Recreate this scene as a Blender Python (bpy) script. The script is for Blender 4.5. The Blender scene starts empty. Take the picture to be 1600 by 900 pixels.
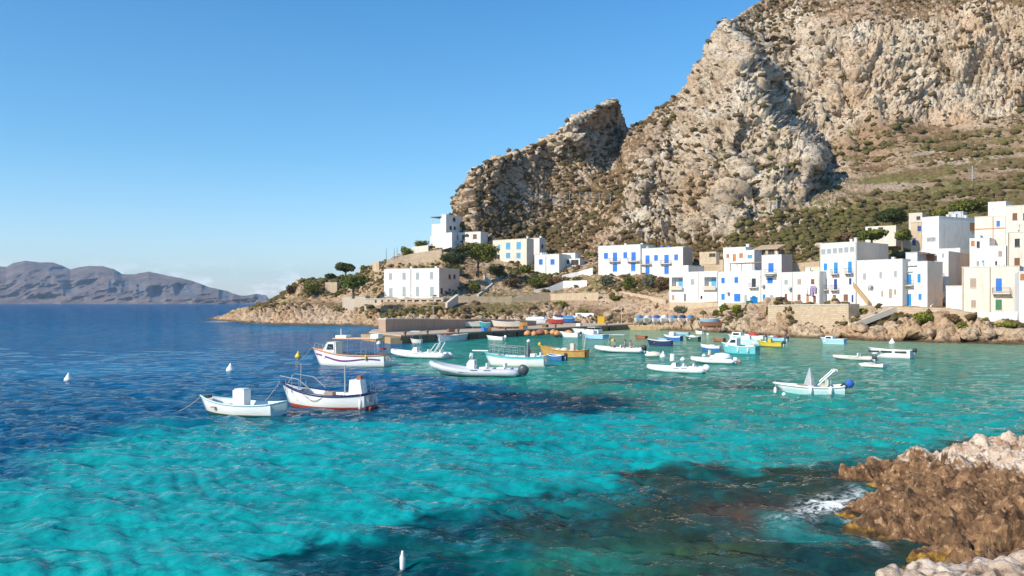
import bpy, bmesh, math, random
import numpy as np
from mathutils import Vector, Matrix
random.seed(7); np.random.seed(7)
R = math.radians
sc = bpy.context.scene
COL = sc.collection
# ------------------------------------------------------------------ camera
F, CX, HV, H = 1385.0, 800.0, 473.0, 6.5      # focal length in photo pixels, centre column, horizon row, eye height
cam = bpy.data.cameras.new('camera'); cam.sensor_width = 36.0; cam.lens = 36.0*F/1600.0
cam.shift_y = (HV-450.0)/1600.0; cam.clip_start = 0.3; cam.clip_end = 60000
cobj = bpy.data.objects.new('camera', cam); COL.objects.link(cobj)
cobj.location = (0, 0, H); cobj.rotation_euler = (R(90), 0, 0); sc.camera = cobj
# ------------------------------------------------------------------ sky and sun
SUN_AZ, SUN_EL = 235.0, 35.0
W = bpy.data.worlds.new('World'); sc.world = W; W.use_nodes = True
nt = W.node_tree; nt.nodes.clear()
def N(t, ty, **kw):
    n = t.nodes.new(ty)
    for k, v in kw.items(): setattr(n, k, v)
    return n
out = N(nt, 'ShaderNodeOutputWorld'); bg = N(nt, 'ShaderNodeBackground'); sky = N(nt, 'ShaderNodeTexSky')
sky.sky_type = 'NISHITA'; sky.sun_disc = False; sky.sun_elevation = R(SUN_EL); sky.sun_rotation = R(SUN_AZ)
sky.air_density = 1.0; sky.dust_density = 0.35; sky.ozone_density = 2.6; sky.altitude = 0
bg.inputs['Strength'].default_value = 0.15
# low band of small cumulus just over the horizon, all the way round
tc = N(nt, 'ShaderNodeTexCoord'); sep = N(nt, 'ShaderNodeSeparateXYZ'); nt.links.new(tc.outputs['Generated'], sep.inputs[0])
mp = N(nt, 'ShaderNodeMapping'); mp.inputs['Scale'].default_value = (1, 1, 2.6); mp.inputs['Location'].default_value = (3.1, 0.4, 0.0)
nt.links.new(tc.outputs['Generated'], mp.inputs[0])
cn = N(nt, 'ShaderNodeTexNoise'); cn.inputs['Scale'].default_value = 24; cn.inputs['Detail'].default_value = 7; cn.inputs['Roughness'].default_value = 0.6
nt.links.new(mp.outputs[0], cn.inputs['Vector'])
def ramp(t, pts, src=None, interp='LINEAR'):
    r = N(t, 'ShaderNodeValToRGB'); cr = r.color_ramp; cr.interpolation = interp
    while len(cr.elements) > 1: cr.elements.remove(cr.elements[-1])
    for i, (p, c) in enumerate(pts):
        e = cr.elements[0] if i == 0 else cr.elements.new(p)
        e.position = p; e.color = (c, c, c, 1) if not isinstance(c, (tuple, list)) else (*c[:3], 1)
    if src is not None: t.links.new(src, r.inputs[0])
    return r.outputs[0]
def mathn(t, op, a, b=None, clamp=False):
    m = N(t, 'ShaderNodeMath', operation=op); m.use_clamp = clamp
    for i, x in enumerate((a, b)):
        if x is None: continue
        if isinstance(x, (int, float)): m.inputs[i].default_value = x
        else: t.links.new(x, m.inputs[i])
    return m.outputs[0]
band = ramp(nt, [(0.0, 0.55), (0.018, 0.9), (0.032, 0.55), (0.045, 0.0)], sep.outputs['Z'])
cl = ramp(nt, [(0.50, 0.0), (0.62, 1.0)], cn.outputs['Fac'])
cm = mathn(nt, 'MULTIPLY', band, cl)
mx = N(nt, 'ShaderNodeMix', data_type='RGBA')
nt.links.new(mathn(nt, 'MULTIPLY', cm, 0.8), mx.inputs[0]); mx.inputs[7].default_value = (7.2, 7.6, 8.2, 1)
tint = N(nt, 'ShaderNodeMix', data_type='RGBA', blend_type='MULTIPLY'); tint.inputs[0].default_value = 1.0
grad = ramp(nt, [(0.0, (.94, 1.0, 1.16)), (0.05, (.82, .95, 1.10)), (0.16, (.52, .86, 1.02)), (0.35, (.33, .80, 1.04))], sep.outputs['Z'])
nt.links.new(sky.outputs[0], tint.inputs[6]); nt.links.new(grad, tint.inputs[7]); nt.links.new(tint.outputs[2], mx.inputs[6])
nt.links.new(mx.outputs[2], bg.inputs[0]); nt.links.new(bg.outputs[0], out.inputs[0])
sun = bpy.data.lights.new('sun', 'SUN'); sun.energy = 5.0; sun.angle = R(0.53); sun.color = (1.0, 0.91, 0.76)
sobj = bpy.data.objects.new('sun', sun); COL.objects.link(sobj)
sv = Vector((math.sin(R(SUN_AZ))*math.cos(R(SUN_EL)), math.cos(R(SUN_AZ))*math.cos(R(SUN_EL)), math.sin(R(SUN_EL))))
sobj.rotation_euler = sv.to_track_quat('Z', 'Y').to_euler(); sobj.location = (-60, -40, 80)
sc.view_settings.view_transform = 'Standard'; sc.view_settings.look = 'None'; sc.view_settings.exposure = 0.22; sc.view_settings.gamma = 1.0
sc.view_settings.use_curve_mapping = False
sc.cycles.use_denoising = True; sc.cycles.denoising_input_passes = 'RGB_ALBEDO_NORMAL'; sc.cycles.denoising_prefilter = 'ACCURATE'; sc.cycles.sample_clamp_indirect = 3.0; sc.cycles.sample_clamp_direct = 12.0; sc.cycles.max_bounces = 6; sc.cycles.volume_bounces = 0
# ------------------------------------------------------------------ helpers
def px(u, v, Y):                     # point at distance Y seen at photo position u, v
    return Vector(((u-CX)/F*Y, Y, H+(HV-v)/F*Y))
def wl(u, v, z=0.0):                 # point at height z seen at photo position u, v
    Y = F*(H-z)/(v-HV); return Vector(((u-CX)/F*Y, Y, z))
def hash3(ix, iy, iz, seed):
    h = (ix.astype(np.uint32)*np.uint32(374761393) + iy.astype(np.uint32)*np.uint32(668265263) + iz.astype(np.uint32)*np.uint32(2147483647) + np.uint32(seed*974634777 & 0xffffffff))
    h = (h ^ (h >> np.uint32(13)))*np.uint32(1274126177); h = (h ^ (h >> np.uint32(16)))*np.uint32(2246822519); return h ^ (h >> np.uint32(15))
def perlin(x, y, z, seed=0):
    x = np.asarray(x, np.float64); y = np.asarray(y, np.float64)+0*x; z = np.asarray(z, np.float64)+0*x
    xi = np.floor(x).astype(np.int64); yi = np.floor(y).astype(np.int64); zi = np.floor(z).astype(np.int64)
    fx, fy, fz = x-xi, y-yi, z-zi
    s = lambda t: t*t*t*(t*(t*6-15)+10)
    ux, uy, uz = s(fx), s(fy), s(fz); r = 0
    for dx in (0, 1):
        wx = ux if dx else 1-ux
        for dy in (0, 1):
            wy = uy if dy else 1-uy
            for dz in (0, 1):
                wz = uz if dz else 1-uz
                h = hash3(xi+dx, yi+dy, zi+dz, seed)
                gx = (h & np.uint32(1023)).astype(np.float64)/511.5-1; gy = ((h >> np.uint32(10)) & np.uint32(1023)).astype(np.float64)/511.5-1
                gz = ((h >> np.uint32(20)) & np.uint32(1023)).astype(np.float64)/511.5-1
                r = r + wx*wy*wz*(gx*(fx-dx)+gy*(fy-dy)+gz*(fz-dz))
    return r*1.25
def fbm(x, y, z, o=4, seed=0, gain=.5, ridged=False):
    a, f, r, s = 1., 1., 0., 0.
    for i in range(o):
        n = perlin(x*f, y*f, z*f, seed+i)
        if ridged: n = 1-2*np.abs(n)*1.6
        r = r + a*n; s += a; a *= gain; f *= 2.03
    return r/s
def worley(x, y, z, seed=0):         # F1 and F2
    x = np.asarray(x, np.float32); y = np.asarray(y, np.float32)+0*x; z = np.asarray(z, np.float32)+0*x
    xi = np.floor(x).astype(np.int64); yi = np.floor(y).astype(np.int64); zi = np.floor(z).astype(np.int64)
    f1 = np.full(x.shape, 9., np.float32); f2 = f1.copy()
    for dx in (-1, 0, 1):
        for dy in (-1, 0, 1):
            for dz in (-1, 0, 1):
                h = hash3(xi+dx, yi+dy, zi+dz, seed)
                px_ = xi+dx+(h & np.uint32(1023))/1023.; py_ = yi+dy+((h >> np.uint32(10)) & np.uint32(1023))/1023.; pz_ = zi+dz+((h >> np.uint32(20)) & np.uint32(1023))/1023.
                d = ((px_-x)**2+(py_-y)**2+(pz_-z)**2).astype(np.float32)
                n = d < f1; f2 = np.where(n, f1, np.minimum(f2, d)); f1 = np.where(n, d, f1)
    return np.sqrt(f1), np.sqrt(f2)
def sst(a, b, x):
    t = np.clip((x-a)/(b-a), 0, 1); return t*t*(3-2*t)
def tag(o, label=None, cat=None, group=None, kind=None):
    if label: o['label'] = label
    if cat: o['category'] = cat
    if group: o['group'] = group
    if kind: o['kind'] = kind
    return o
def link(name, me, mat=None, parent=None):
    o = bpy.data.objects.new(name, me); COL.objects.link(o)
    if mat is not None and me is not None and not me.materials: me.materials.append(mat)
    if parent is not None: o.parent = parent
    return o
def grid_mesh(name, P, mat, attrs=None, smooth=True, flip=False):      # P: rows x cols x 3
    r, c, _ = P.shape; me = bpy.data.meshes.new(name)
    me.vertices.add(r*c); me.vertices.foreach_set('co', P.reshape(-1).astype(np.float32))
    i = np.arange(r*c).reshape(r, c); q = np.stack([i[:-1, :-1], i[:-1, 1:], i[1:, 1:], i[1:, :-1]], -1).reshape(-1, 4)
    if flip: q = q[:, ::-1]
    me.loops.add(q.size); me.loops.foreach_set('vertex_index', q.reshape(-1).astype(np.int32))
    me.polygons.add(len(q)); me.polygons.foreach_set('loop_start', np.arange(0, q.size, 4, dtype=np.int32))
    me.polygons.foreach_set('loop_total', np.full(len(q), 4, np.int32))
    if smooth: me.polygons.foreach_set('use_smooth', np.ones(len(q), bool))
    for k, a in (attrs or {}).items():
        if a.ndim == 3:
            at = me.attributes.new(k, 'FLOAT_COLOR', 'POINT'); b = np.ones((r*c, 4), np.float32); b[:, :3] = a.reshape(-1, 3); at.data.foreach_set('color', b.reshape(-1))
        else:
            at = me.attributes.new(k, 'FLOAT', 'POINT'); at.data.foreach_set('value', a.reshape(-1).astype(np.float32))
    me.update(); me.validate(); me.materials.append(mat); return me
def vnormals(P):
    du = np.gradient(P, axis=1); dv = np.gradient(P, axis=0); n = np.cross(du, dv); return n/(np.linalg.norm(n, axis=2, keepdims=True)+1e-9)
def raw_mesh(name, V, Fa, mat, smooth=False, attrs=None):              # V n x 3, Fa m x k of equal size faces
    me = bpy.data.meshes.new(name); V = np.asarray(V, np.float32); Fa = np.asarray(Fa, np.int32); k = Fa.shape[1]
    me.vertices.add(len(V)); me.vertices.foreach_set('co', V.reshape(-1))
    me.loops.add(Fa.size); me.loops.foreach_set('vertex_index', Fa.reshape(-1))
    me.polygons.add(len(Fa)); me.polygons.foreach_set('loop_start', np.arange(0, Fa.size, k, dtype=np.int32)); me.polygons.foreach_set('loop_total', np.full(len(Fa), k, np.int32))
    if smooth: me.polygons.foreach_set('use_smooth', np.ones(len(Fa), bool))
    for kk, a in (attrs or {}).items():
        at = me.attributes.new(kk, 'FLOAT', 'POINT'); at.data.foreach_set('value', np.asarray(a, np.float32))
    me.update(); me.materials.append(mat); return me
# ------------------------------------------------------------------ materials
def new_mat(name):
    m = bpy.data.materials.new(name); m.use_nodes = True; t = m.node_tree; b = t.nodes['Principled BSDF']; return m, t, b
def noise(t, scale, detail=5, rough=.55, vec=None, mapscale=None):
    n = N(t, 'ShaderNodeTexNoise'); n.inputs['Scale'].default_value = scale; n.inputs['Detail'].default_value = detail; n.inputs['Roughness'].default_value = rough
    g = N(t, 'ShaderNodeNewGeometry') if vec is None else None
    src = g.outputs['Position'] if vec is None else vec
    if mapscale:
        m = N(t, 'ShaderNodeMapping'); m.inputs['Scale'].default_value = mapscale; t.links.new(src, m.inputs[0]); src = m.outputs[0]
    t.links.new(src, n.inputs['Vector']); return n.outputs['Fac']
def mixc(t, fac, a, b):
    m = N(t, 'ShaderNodeMix', data_type='RGBA')
    for i, x in ((0, fac), (6, a), (7, b)):
        if isinstance(x, (int, float)): m.inputs[i].default_value = x
        elif isinstance(x, tuple): m.inputs[i].default_value = (*x[:3], 1)
        else: t.links.new(x, m.inputs[i])
    return m.outputs[2]
def attr(t, name):
    a = N(t, 'ShaderNodeAttribute'); a.attribute_name = name; return a
def bump(t, b, h, strength, dist):
    n = N(t, 'ShaderNodeBump'); n.inputs['Strength'].default_value = strength; n.inputs['Distance'].default_value = dist
    t.links.new(h, n.inputs['Height']); t.links.new(n.outputs[0], b.inputs['Normal'])
def simple(name, c, rough=.6, var=.12, scale=3., metal=0., bmp=0.):
    m, t, b = new_mat(name); tco = N(t, 'ShaderNodeTexCoord')
    f = noise(t, scale, 5, .6, vec=tco.outputs['Object'])
    lo = tuple(x*(1-var) for x in c); hi = tuple(min(1, x*(1+var)) for x in c)
    t.links.new(mixc(t, ramp(t, [(.3, 0.), (.7, 1.)], f), lo, hi), b.inputs['Base Color'])
    b.inputs['Roughness'].default_value = rough; b.inputs['Metallic'].default_value = metal
    if bmp: bump(t, b, f, bmp, .05)
    return m
# ------------------------------------------------------------------ land materials
def rock_material(name, s, light, mid, dark, warm, bd):
    m, t, b = new_mat(name)
    n1 = noise(t, .12*s, 6, .62); n2 = noise(t, .9*s, 8, .7); n3 = noise(t, .05*s, 4, .5); n4 = noise(t, 2.2*s, 6, .8)
    c = mixc(t, ramp(t, [(.38, 0.), (.62, 1.)], n1), mid, light)
    c = mixc(t, mathn(t, 'MULTIPLY', ramp(t, [(.5, 0.), (.68, 1.)], n3), .5), c, warm)
    c = mixc(t, mathn(t, 'MULTIPLY', attr(t, 'warm').outputs['Fac'], ramp(t, [(.3, .2), (.6, 1.)], n2)), c, warm)
    c = mixc(t, ramp(t, [(.38, .9), (.50, 0.)], n2), c, dark)
    c = mixc(t, ramp(t, [(.56, 0.), (.66, .7)], n4), c, tuple(min(1, x*1.22) for x in light)); c = mixc(t, ramp(t, [(.36, .7), (.45, 0.)], n4), c, dark)
    # plants and soil
    v = attr(t, 'veg').outputs['Fac']; g = attr(t, 'green').outputs['Fac']; so = attr(t, 'soil').outputs['Fac']
    nv = noise(t, .35*s, 8, .72); ng = noise(t, .8*s, 6, .7)
    vm = ramp(t, [(.46, 0.), (.54, 1.)], mathn(t, 'ADD', nv, mathn(t, 'SUBTRACT', v, .5)))
    vc = mixc(t, ramp(t, [(.35, 0.), (.65, 1.)], ng), (.130, .080, .038), (.29, .185, .098))
    gc = mixc(t, ramp(t, [(.35, 0.), (.65, 1.)], ng), (.120, .108, .032), (.27, .225, .085))
    vc = mixc(t, ramp(t, [(.45, 0.), (.55, 1.)], mathn(t, 'ADD', ng, mathn(t, 'SUBTRACT', g, .5))), vc, gc)
    sc_ = mixc(t, ramp(t, [(.3, 0.), (.7, 1.)], n2), (.26, .155, .095), (.46, .31, .20))
    c = mixc(t, so, c, sc_); c = mixc(t, vm, c, vc)
    wet = attr(t, 'wet').outputs['Fac']
    c = mixc(t, wet, c, mixc(t, ramp(t, [(.4, 0.), (.6, 1.)], n2), (.035, .024, .016), (.14, .085, .035)))
    t.links.new(c, b.inputs['Base Color']); b.inputs['Roughness'].default_value = .92; b.inputs['Specular IOR Level'].default_value = .2
    h = mathn(t, 'ADD', n2, mathn(t, 'MULTIPLY', n4, .5)); bump(t, b, h, .9, bd)
    return m
M_MOUNT = rock_material('mountain_rock', 1.0, (.76, .655, .53), (.51, .395, .275), (.12, .085, .06), (.60, .38, .22), .9)
M_SHORE = rock_material('shore_rock', 1.6, (.60, .46, .33), (.43, .295, .19), (.13, .08, .045), (.56, .35, .20), .45)
# ------------------------------------------------------------------ profile tables of the land (columns by photo position, distances in metres)
TU = [300, 332, 370, 400, 435, 470, 520, 560, 600, 650, 690, 720, 780, 860, 950, 1000, 1060, 1130, 1200, 1290, 1360, 1430, 1500, 1600, 1750, 1950]
TW = [500, 500, 503, 506, 507, 508, 508.5, 509, 512, 513, 514, 514, 513, 512, 514, 515, 517, 520, 526, 530, 533, 535, 537, 539, 541, 543]
TP = [
 [(500.5,1),(500.5,2),(500.5,3),(500.5,4),(500.5,5)],
 [(499,2),(498,4),(497.5,6),(497,7),(497,8)], [(497,4),(491,8),(488,11),(486,13),(485,15)],
 [(494,5),(484,10),(481,15),(480,18),(479,20)], [(492,7),(477,13),(472,20),(468,24),(464,27)], [(492,8),(476,14),(471,20),(452,26),(437,32)],
 [(494,7),(478,14),(470,22),(452,30),(436,36)], [(494,7),(482,13),(466,22),(446,30),(426,40)],
 [(500,6),(486,12),(468,20),(440,34),(406,50)], [(501,6),(488,12),(470,20),(432,42),(388,60)], [(501,6),(490,12),(470,22),(428,44),(381,66)],
 [(501,6),(488,12),(470,24),(432,47),(391,68)], [(501,6),(488,12),(468,22),(432,46),(392,70)],
 [(507,2),(482,12),(462,22),(437,40),(397,64)], [(509,3),(506,10),(468,22),(437,36),(396,62)], [(508.8,5),(507,14),(468,22),(436,34),(394,62)],
 [(509.3,5),(508,14),(474,21),(440,38),(390,68)], [(512,5),(494,12),(474,21),(460,32),(390,72)], [(516,6),(480,15),(475,22),(468,40),(394,80)],
 [(509,7),(478,11),(474,18),(468,40),(396,84)], [(508,7),(488,14),(475,21),(464,42),(392,88)], [(511,5),(494,10),(480,14),(468,40),(385,90)],
 [(512,4),(497,9),(488,13),(474,38),(378,92)], [(515,4),(508,7),(502,10),(480,34),(364,96)], [(515,4),(508,7),(502,10),(480,34),(350,100)], [(515,4),(508,7),(502,10),(480,34),(350,100)]]
def lerp_u(u, vals): return np.interp(u, TU, vals)
def profile_rows(u):                      # -> list of (v, Y) arrays, water line first
    w = lerp_u(u, TW); Yw = F*H/(w-HV); rows = [(w, Yw)]
    for k in range(5):
        rows.append((lerp_u(u, [p[k][0] for p in TP]), Yw+lerp_u(u, [p[k][1] for p in TP])))
    return rows
def cols(a, b, n, ext=None):
    return np.linspace(a, b, n)
# ------------------------------------------------------------------ hillside and rocky shore under the village
def build_hillside():
    u = np.concatenate([np.linspace(318, 1615, 1180), np.linspace(1618, 1900, 60)])
    rw = profile_rows(u)
    seg = [10, 40, 34, 26, 40, 46]
    vs, Ys = [], []; pts = [(None, None)]+[None]
    lines = [(rw[0][0], rw[0][1])]+rw[1:]
    X = (u-CX)/F
    def P3(v, Y): return np.stack([X*Y, Y, H+(HV-v)/F*Y], -1)
    L = [P3(*l) for l in lines]
    under = L[0].copy(); under[:, 2] = -2.2; under[:, 1] -= 5; under[:, 0] = X*under[:, 1]
    back = L[-1].copy(); s = (back[:, 1]+26)/back[:, 1]; back[:, 0] *= s; back[:, 1] *= s; back[:, 2] -= 14
    L = [under]+L+[back]; seg = [10, 40, 36, 26, 44, 46, 6]
    rows, T = [], []
    for k in range(len(L)-1):
        for j in range(seg[k]): 
            t = j/seg[k]; rows.append(L[k]*(1-t)+L[k+1]*t); T.append(k+t)
    rows.append(L[-1]); T.append(len(L)-1.)
    P = np.stack(rows, 0); T = np.array(T)[:, None]+0*u[None]; U = u[None]+0*T
    # soften the breaks of slope a little
    for _ in range(3): P[1:-1] = (P[:-2]+2*P[1:-1]+P[2:])/4
    n = vnormals(P); x, y, z = P[..., 0], P[..., 1], P[..., 2]
    n = n*np.sign(np.sum(n*np.array([0, -.7, .7]), -1, keepdims=True)+1e-6)
    bank = sst(1.0, 1.25, T)*(1-sst(3.0, 3.5, T)); up = sst(3.6, 4.4, T)
    quay = sst(930, 965, U)*(1-sst(1095, 1130, U))*sst(1.6, 2.0, T)*(1-sst(2.6, 2.95, T))    # flat yard with the stored boats
    flat = sst(3.4, 3.9, T)*(1-sst(4.8, 5.1, T))*sst(1030, 1070, U)                            # streets between the houses
    wx = x+1.5*perlin(x*.2, y*.2, z*.2, 5)
    f1, f2 = worley(wx*.42, y*.42, z*.62, 3); g1, g2 = worley(x*1.15+3*perlin(x*.5, y*.5, z*.5, 8)*.3, y*1.15, z*1.4, 9)
    blocks = (1-f1)*1.5-.5+.7*np.minimum(1, (f2-f1)*3); small = (1-g1)*.9
    d = bank*(1.35*blocks*np.clip(.75+1.2*perlin(x*.06, y*.06, z*.1, 2), .25, 1.5)+.5*small-.5)+up*(.9*fbm(x*.12, y*.12, z*.15, 4, 6)+.35*blocks+.25*small-.2)
    h1, h2 = worley(x*.17, y*.17, z*.3, 17); d += bank*sst(1080, 1160, U)*(1.5*(np.minimum(1, (h2-h1)*2.6)-.75)+.5*(1-h1))
    d += (bank+up)*1.6*fbm(x*.07, y*.07, z*.12, 3, 14)*.6
    crest = sst(5.2, 6., T); d += crest*1.2*fbm(x*.15, y*.15, z*.15, 3, 4)
    d *= (1-.93*quay)*(1-.85*flat)*np.clip((U-322)/50, .15, 1)
    d *= np.where(T < 1.15, 0.25, 1.0)
    P = P+n*d[..., None]
    # hollowed, undercut rock at the water line
    cut = np.exp(-((T-1.12)/.1)**2)*sst(1100, 1200, U)*(.6+1.2*perlin(x*.12, y*.12, 0, 21)); P[..., 1] += np.clip(cut, 0, 2)*3.6*np.clip(.3+2.2*perlin(x*.16, y*.16, 0, 22), 0, 1.3)
    x, y, z = P[..., 0], P[..., 1], P[..., 2]
    vproj = HV-(z-H)/y*F
    veg = .30+.5*sst(3.0, 4.2, T)*.35+.25*fbm(x*.06, y*.06, z*.1, 3, 31)
    veg += .22*sst(2.3, 3.0, T)*(1-sst(3.4, 3.9, T))*(U < 1000)
    veg -= .5*(1-sst(1.9, 2.5, T)); veg -= .7*quay; veg -= .25*flat
    veg += .12*sst(1030, 1100, U)*sst(5, 5.8, T)
    green = .45+.35*fbm(x*.05, y*.05, z*.1, 2, 41)+.1*sst(1000, 1300, U)
    soil = np.clip(.25+.9*perlin(x*.07, y*.07, z*.1, 51)+.55*flat+.7*quay, 0, 1)*sst(2.2, 2.8, T)
    soil = np.maximum(soil, quay*.9)
    wet = (1-sst(.25, .85, z+.3*perlin(x*.5, y*.5, z, 3)))*.9
    warm = np.clip(.3+1.2*perlin(x*.05, y*.05, z*.1, 61)+.35*sst(1100, 1300, U), 0, 1)
    me = grid_mesh('hillside', P, M_SHORE, dict(veg=veg, green=green, soil=soil, wet=wet, warm=warm), smooth=True)
    o = link('hillside', me); tag(o, kind='structure'); return P, T, U
HS_P, HS_T, HS_U = build_hillside()
# ------------------------------------------------------------------ mountain
RU = [690, 704, 710, 714, 718, 725, 738, 752, 770, 795, 820, 845, 865, 880, 900, 920, 938, 950, 960, 965, 968, 973, 980, 1010, 1040, 1060, 1078, 1085, 1100, 1112, 1117, 1125, 1150, 1175, 1192, 1230, 1300, 1450, 1600, 1750, 1950]
RV = [420, 400, 345, 325, 312, 292, 270, 258, 250, 243, 235, 222, 212, 200, 186, 176, 165, 161, 155, 157, 178, 204, 205, 187, 165, 152, 138, 120, 92, 80, 58, 40, 28, 12, 0, -22, -60, -90, -105, -115, -115]
MU = [690, 712, 740, 770, 800, 860, 920, 985, 1040, 1080, 1115, 1150, 1190, 1240, 1300, 1450, 1600, 1950]
MY = [[26,38,50,58],[18,26,34,42],[11,15,20,26],[12,17,23,30],[15,23,31,40],[20,36,46,56],[22,42,54,68],[24,47,68,90],[22,46,78,112],[19,42,78,120],[18,42,78,126],[20,46,86,138],[28,62,108,170],[36,80,126,195],[44,98,140,215],[58,122,148,225],[62,114,138,218],[62,114,138,218]]
RS_V = np.interp(np.arange(600, 2000), [u for u in RU if not (866 < u < 978)], [v for u, v in zip(RU, RV) if not (866 < u < 978)])
_k = np.exp(-(np.arange(-60, 61)/24.)**2); _k /= _k.sum(); RS_V = np.convolve(np.pad(RS_V, 60, mode='edge'), _k, mode='valid')
def _psd(u, v, pts):
    pts = np.array(pts, float); d = np.full(u.shape, 1e9); ins = np.zeros(u.shape, bool); n = len(pts)
    for i in range(n):
        a, b = pts[i], pts[(i+1)%n]; e = b-a
        tt = np.clip(((u-a[0])*e[0]+(v-a[1])*e[1])/(e@e), 0, 1); d = np.minimum(d, np.hypot(u-a[0]-e[0]*tt, v-a[1]-e[1]*tt))
        c = ((a[1] > v) != (b[1] > v)) & (u < (b[0]-a[0])*(v-a[1])/(b[1]-a[1]+1e-12)+a[0]); ins ^= c
    return np.where(ins, -d, d)
def build_mountain():
    u = np.concatenate([np.linspace(692, 1612, 860), np.linspace(1616, 1950, 50)])
    rv = np.interp(u, RU, RV); fv = lerp_u(u, [p[4][0]*.55+p[3][0]*.45 for p in TP])+4
    w = lerp_u(u, TW); foot = F*H/(w-HV)+lerp_u(u, [p[4][1]*.55+p[3][1]*.45 for p in TP])+3
    t = np.linspace(0, 1, 330)[:, None]
    v = fv+(rv-fv)*t
    ya = [foot*0]+[np.interp(u, MU, [m[k] for m in MY]) for k in range(4)]
    tk = np.array([0, .25, .5, .75, 1.])
    A = np.stack(ya, 0); t0 = t; rvs = np.interp(u, np.arange(600, 2000), RS_V); t = np.clip((fv-v)/(fv-rvs), 0, 1.02)
    # smooth interpolation in t
    Y = np.zeros_like(v)
    for k in range(4):
        m0 = (A[min(k+1, 4)]-A[max(k-1, 0)])/(2 if 0 < k < 4 else 1); m1 = (A[min(k+2, 4)]-A[k])/(2 if k < 3 else 1)
        s = (t-tk[k])/.25; h = (s >= 0)&((s < 1)|(k == 3))
        Y += h*((2*s**3-3*s**2+1)*A[k]+(s**3-2*s**2+s)*m0+(-2*s**3+3*s**2)*A[k+1]+(s**3-s**2)*m1)
    Y = Y+foot; t = t0
    U = u[None]+0*t
    ns = perlin(U*.02, v*.02, 0, 77)*22; Un = U+ns+9*perlin(U*.06, v*.06, 0, 78)
    # the great gully: everything right of this line lies farther back
    gu = np.interp(v, [-40, 40, 80, 110, 145, 190, 240, 290, 330], [1120, 1140, 1158, 1172, 1182, 1212, 1258, 1268, 1240])
    gm = sst(-60, 90, v)*(1-sst(255, 330, v))
    Y += gm*(32*sst(-6, 14, Un-gu)*(1-.8*sst(30, 190, Un-gu))-10*sst(-90, -5, Un-gu)*(1-sst(-5, 8, Un-gu)))
    # scooped hollow beside it
    q = ((Un-1208)/42)**2+((v-100)/38)**2; Y += 16*np.exp(-q*q)
    # crag (horn) with a face turned to the right
    cg = (1-sst(0, 10, v-np.interp(U, [800, 890, 905, 965], [330, 262, 238, 200])-0*U))*(1-sst(968, 976, U))
    cg2 = 1-sst(0, 1, (v-200)/np.interp(U, [780, 880], [130, 60]))
    cg3 = 1-sst(-14, 6, (v-np.interp(U, [880, 905, 935, 965], [232, 196, 184, 172])))
    Y += -(5*sst(745, 800, U)+15*sst(852, 888, U))*cg2*(1-sst(968, 980, U))+30*cg2*sst(888, 965, Un)*(1-sst(968, 980, U))-13*cg2*cg3*sst(880, 950, U)*(1-sst(966, 974, U))
    # rib of the lower buttress
    r1 = np.interp(v, [120, 180, 250, 330, 390], [1075, 1040, 1000, 985, 975]); Y += -14*np.exp(-((Un-r1)/34)**2)*sst(110, 190, v)*(1-sst(340, 400, v))
    r2 = np.interp(v, [120, 200, 300, 380], [1150, 1150, 1140, 1150]); Y += 12*sst(-5, 12, Un-r2)*(1-sst(12, 60, Un-r2))*sst(180, 240, v)*(1-sst(320, 370, v))
    P = np.stack([(U-CX)/F*Y, Y, H+(HV-v)/F*Y], -1)
    nb = 14; back = []
    for k in range(1, nb+1):
        b = P[-1].copy(); s = (b[:, 1]+k*k*.9)/b[:, 1]; b[:, 0] *= s; b[:, 1] *= s; b[:, 2] = P[-1][:, 2]+(HV*0)-k*k*.55+.0; back.append(b)
    P = np.concatenate([P, np.stack(back, 0)], 0)
    U = np.concatenate([U, np.repeat(U[-1:], nb, 0)]); v = np.concatenate([v, np.repeat(v[-1:], nb, 0)]); Tm = np.concatenate([t, np.linspace(1, 1.2, nb)[:, None]])+0*U
    n = vnormals(P); n = n*np.sign(np.sum(n*np.array([0, -.7, .7]), -1, keepdims=True)+1e-6)
    x, y, z = P[..., 0], P[..., 1], P[..., 2]
    # where it is bare cliff
    lowb = np.interp(U, [690, 740, 800, 880, 960, 1000, 1100, 1180, 1250, 1300, 1400, 1500, 1600, 1700], [345, 318, 262, 236, 236, 330, 372, 368, 262, 192, 188, 200, 170, 170])
    Ud, vd = U+9*perlin(U*.03, v*.03, 0, 90)+4*perlin(U*.1, v*.1, 0, 92), v+9*perlin(U*.03, v*.03, 0, 93)+4*perlin(U*.1, v*.1, 0, 94)
    A = [(970,352),(990,290),(1020,255),(1050,222),(1072,160),(1083,115),(1098,80),(1112,45),(1135,40),(1160,75),(1200,62),(1250,66),(1330,50),(1450,34),(1550,12),(1620,18),(1980,18),(1980,165),(1600,168),(1500,198),(1400,188),(1310,195),(1275,250),(1240,300),(1190,350),(1150,372),(1090,380),(1010,376)]
    B = [(690,440),(700,310),(730,255),(760,240),(795,240),(778,285),(768,315),(735,345),(715,440)]
    C = [(770,262),(800,235),(860,195),(970,140),(990,205),(940,236),(890,248),(850,240)]
    dd = np.minimum(np.minimum(_psd(Ud, vd, A), _psd(Ud, vd, B)), _psd(Ud, vd, C)); cl = 1-sst(-12, 12, dd)
    mid = np.exp(-((v-np.interp(U, [1240, 1400, 1600], [150, 140, 120]))/13)**2)*sst(1250, 1330, U)*.0
    base = .35+.65*cl
    wx, wz = x+3*perlin(x*.05, y*.05, z*.05, 12), z+3*perlin(x*.05, y*.05, z*.05, 13)
    big = fbm(wx*.018, y*.018, wz*.012, 3, 20, ridged=True)*5.5
    med = fbm(wx*.065, y*.065, wz*.038, 3, 24, ridged=True)*3.4
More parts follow.
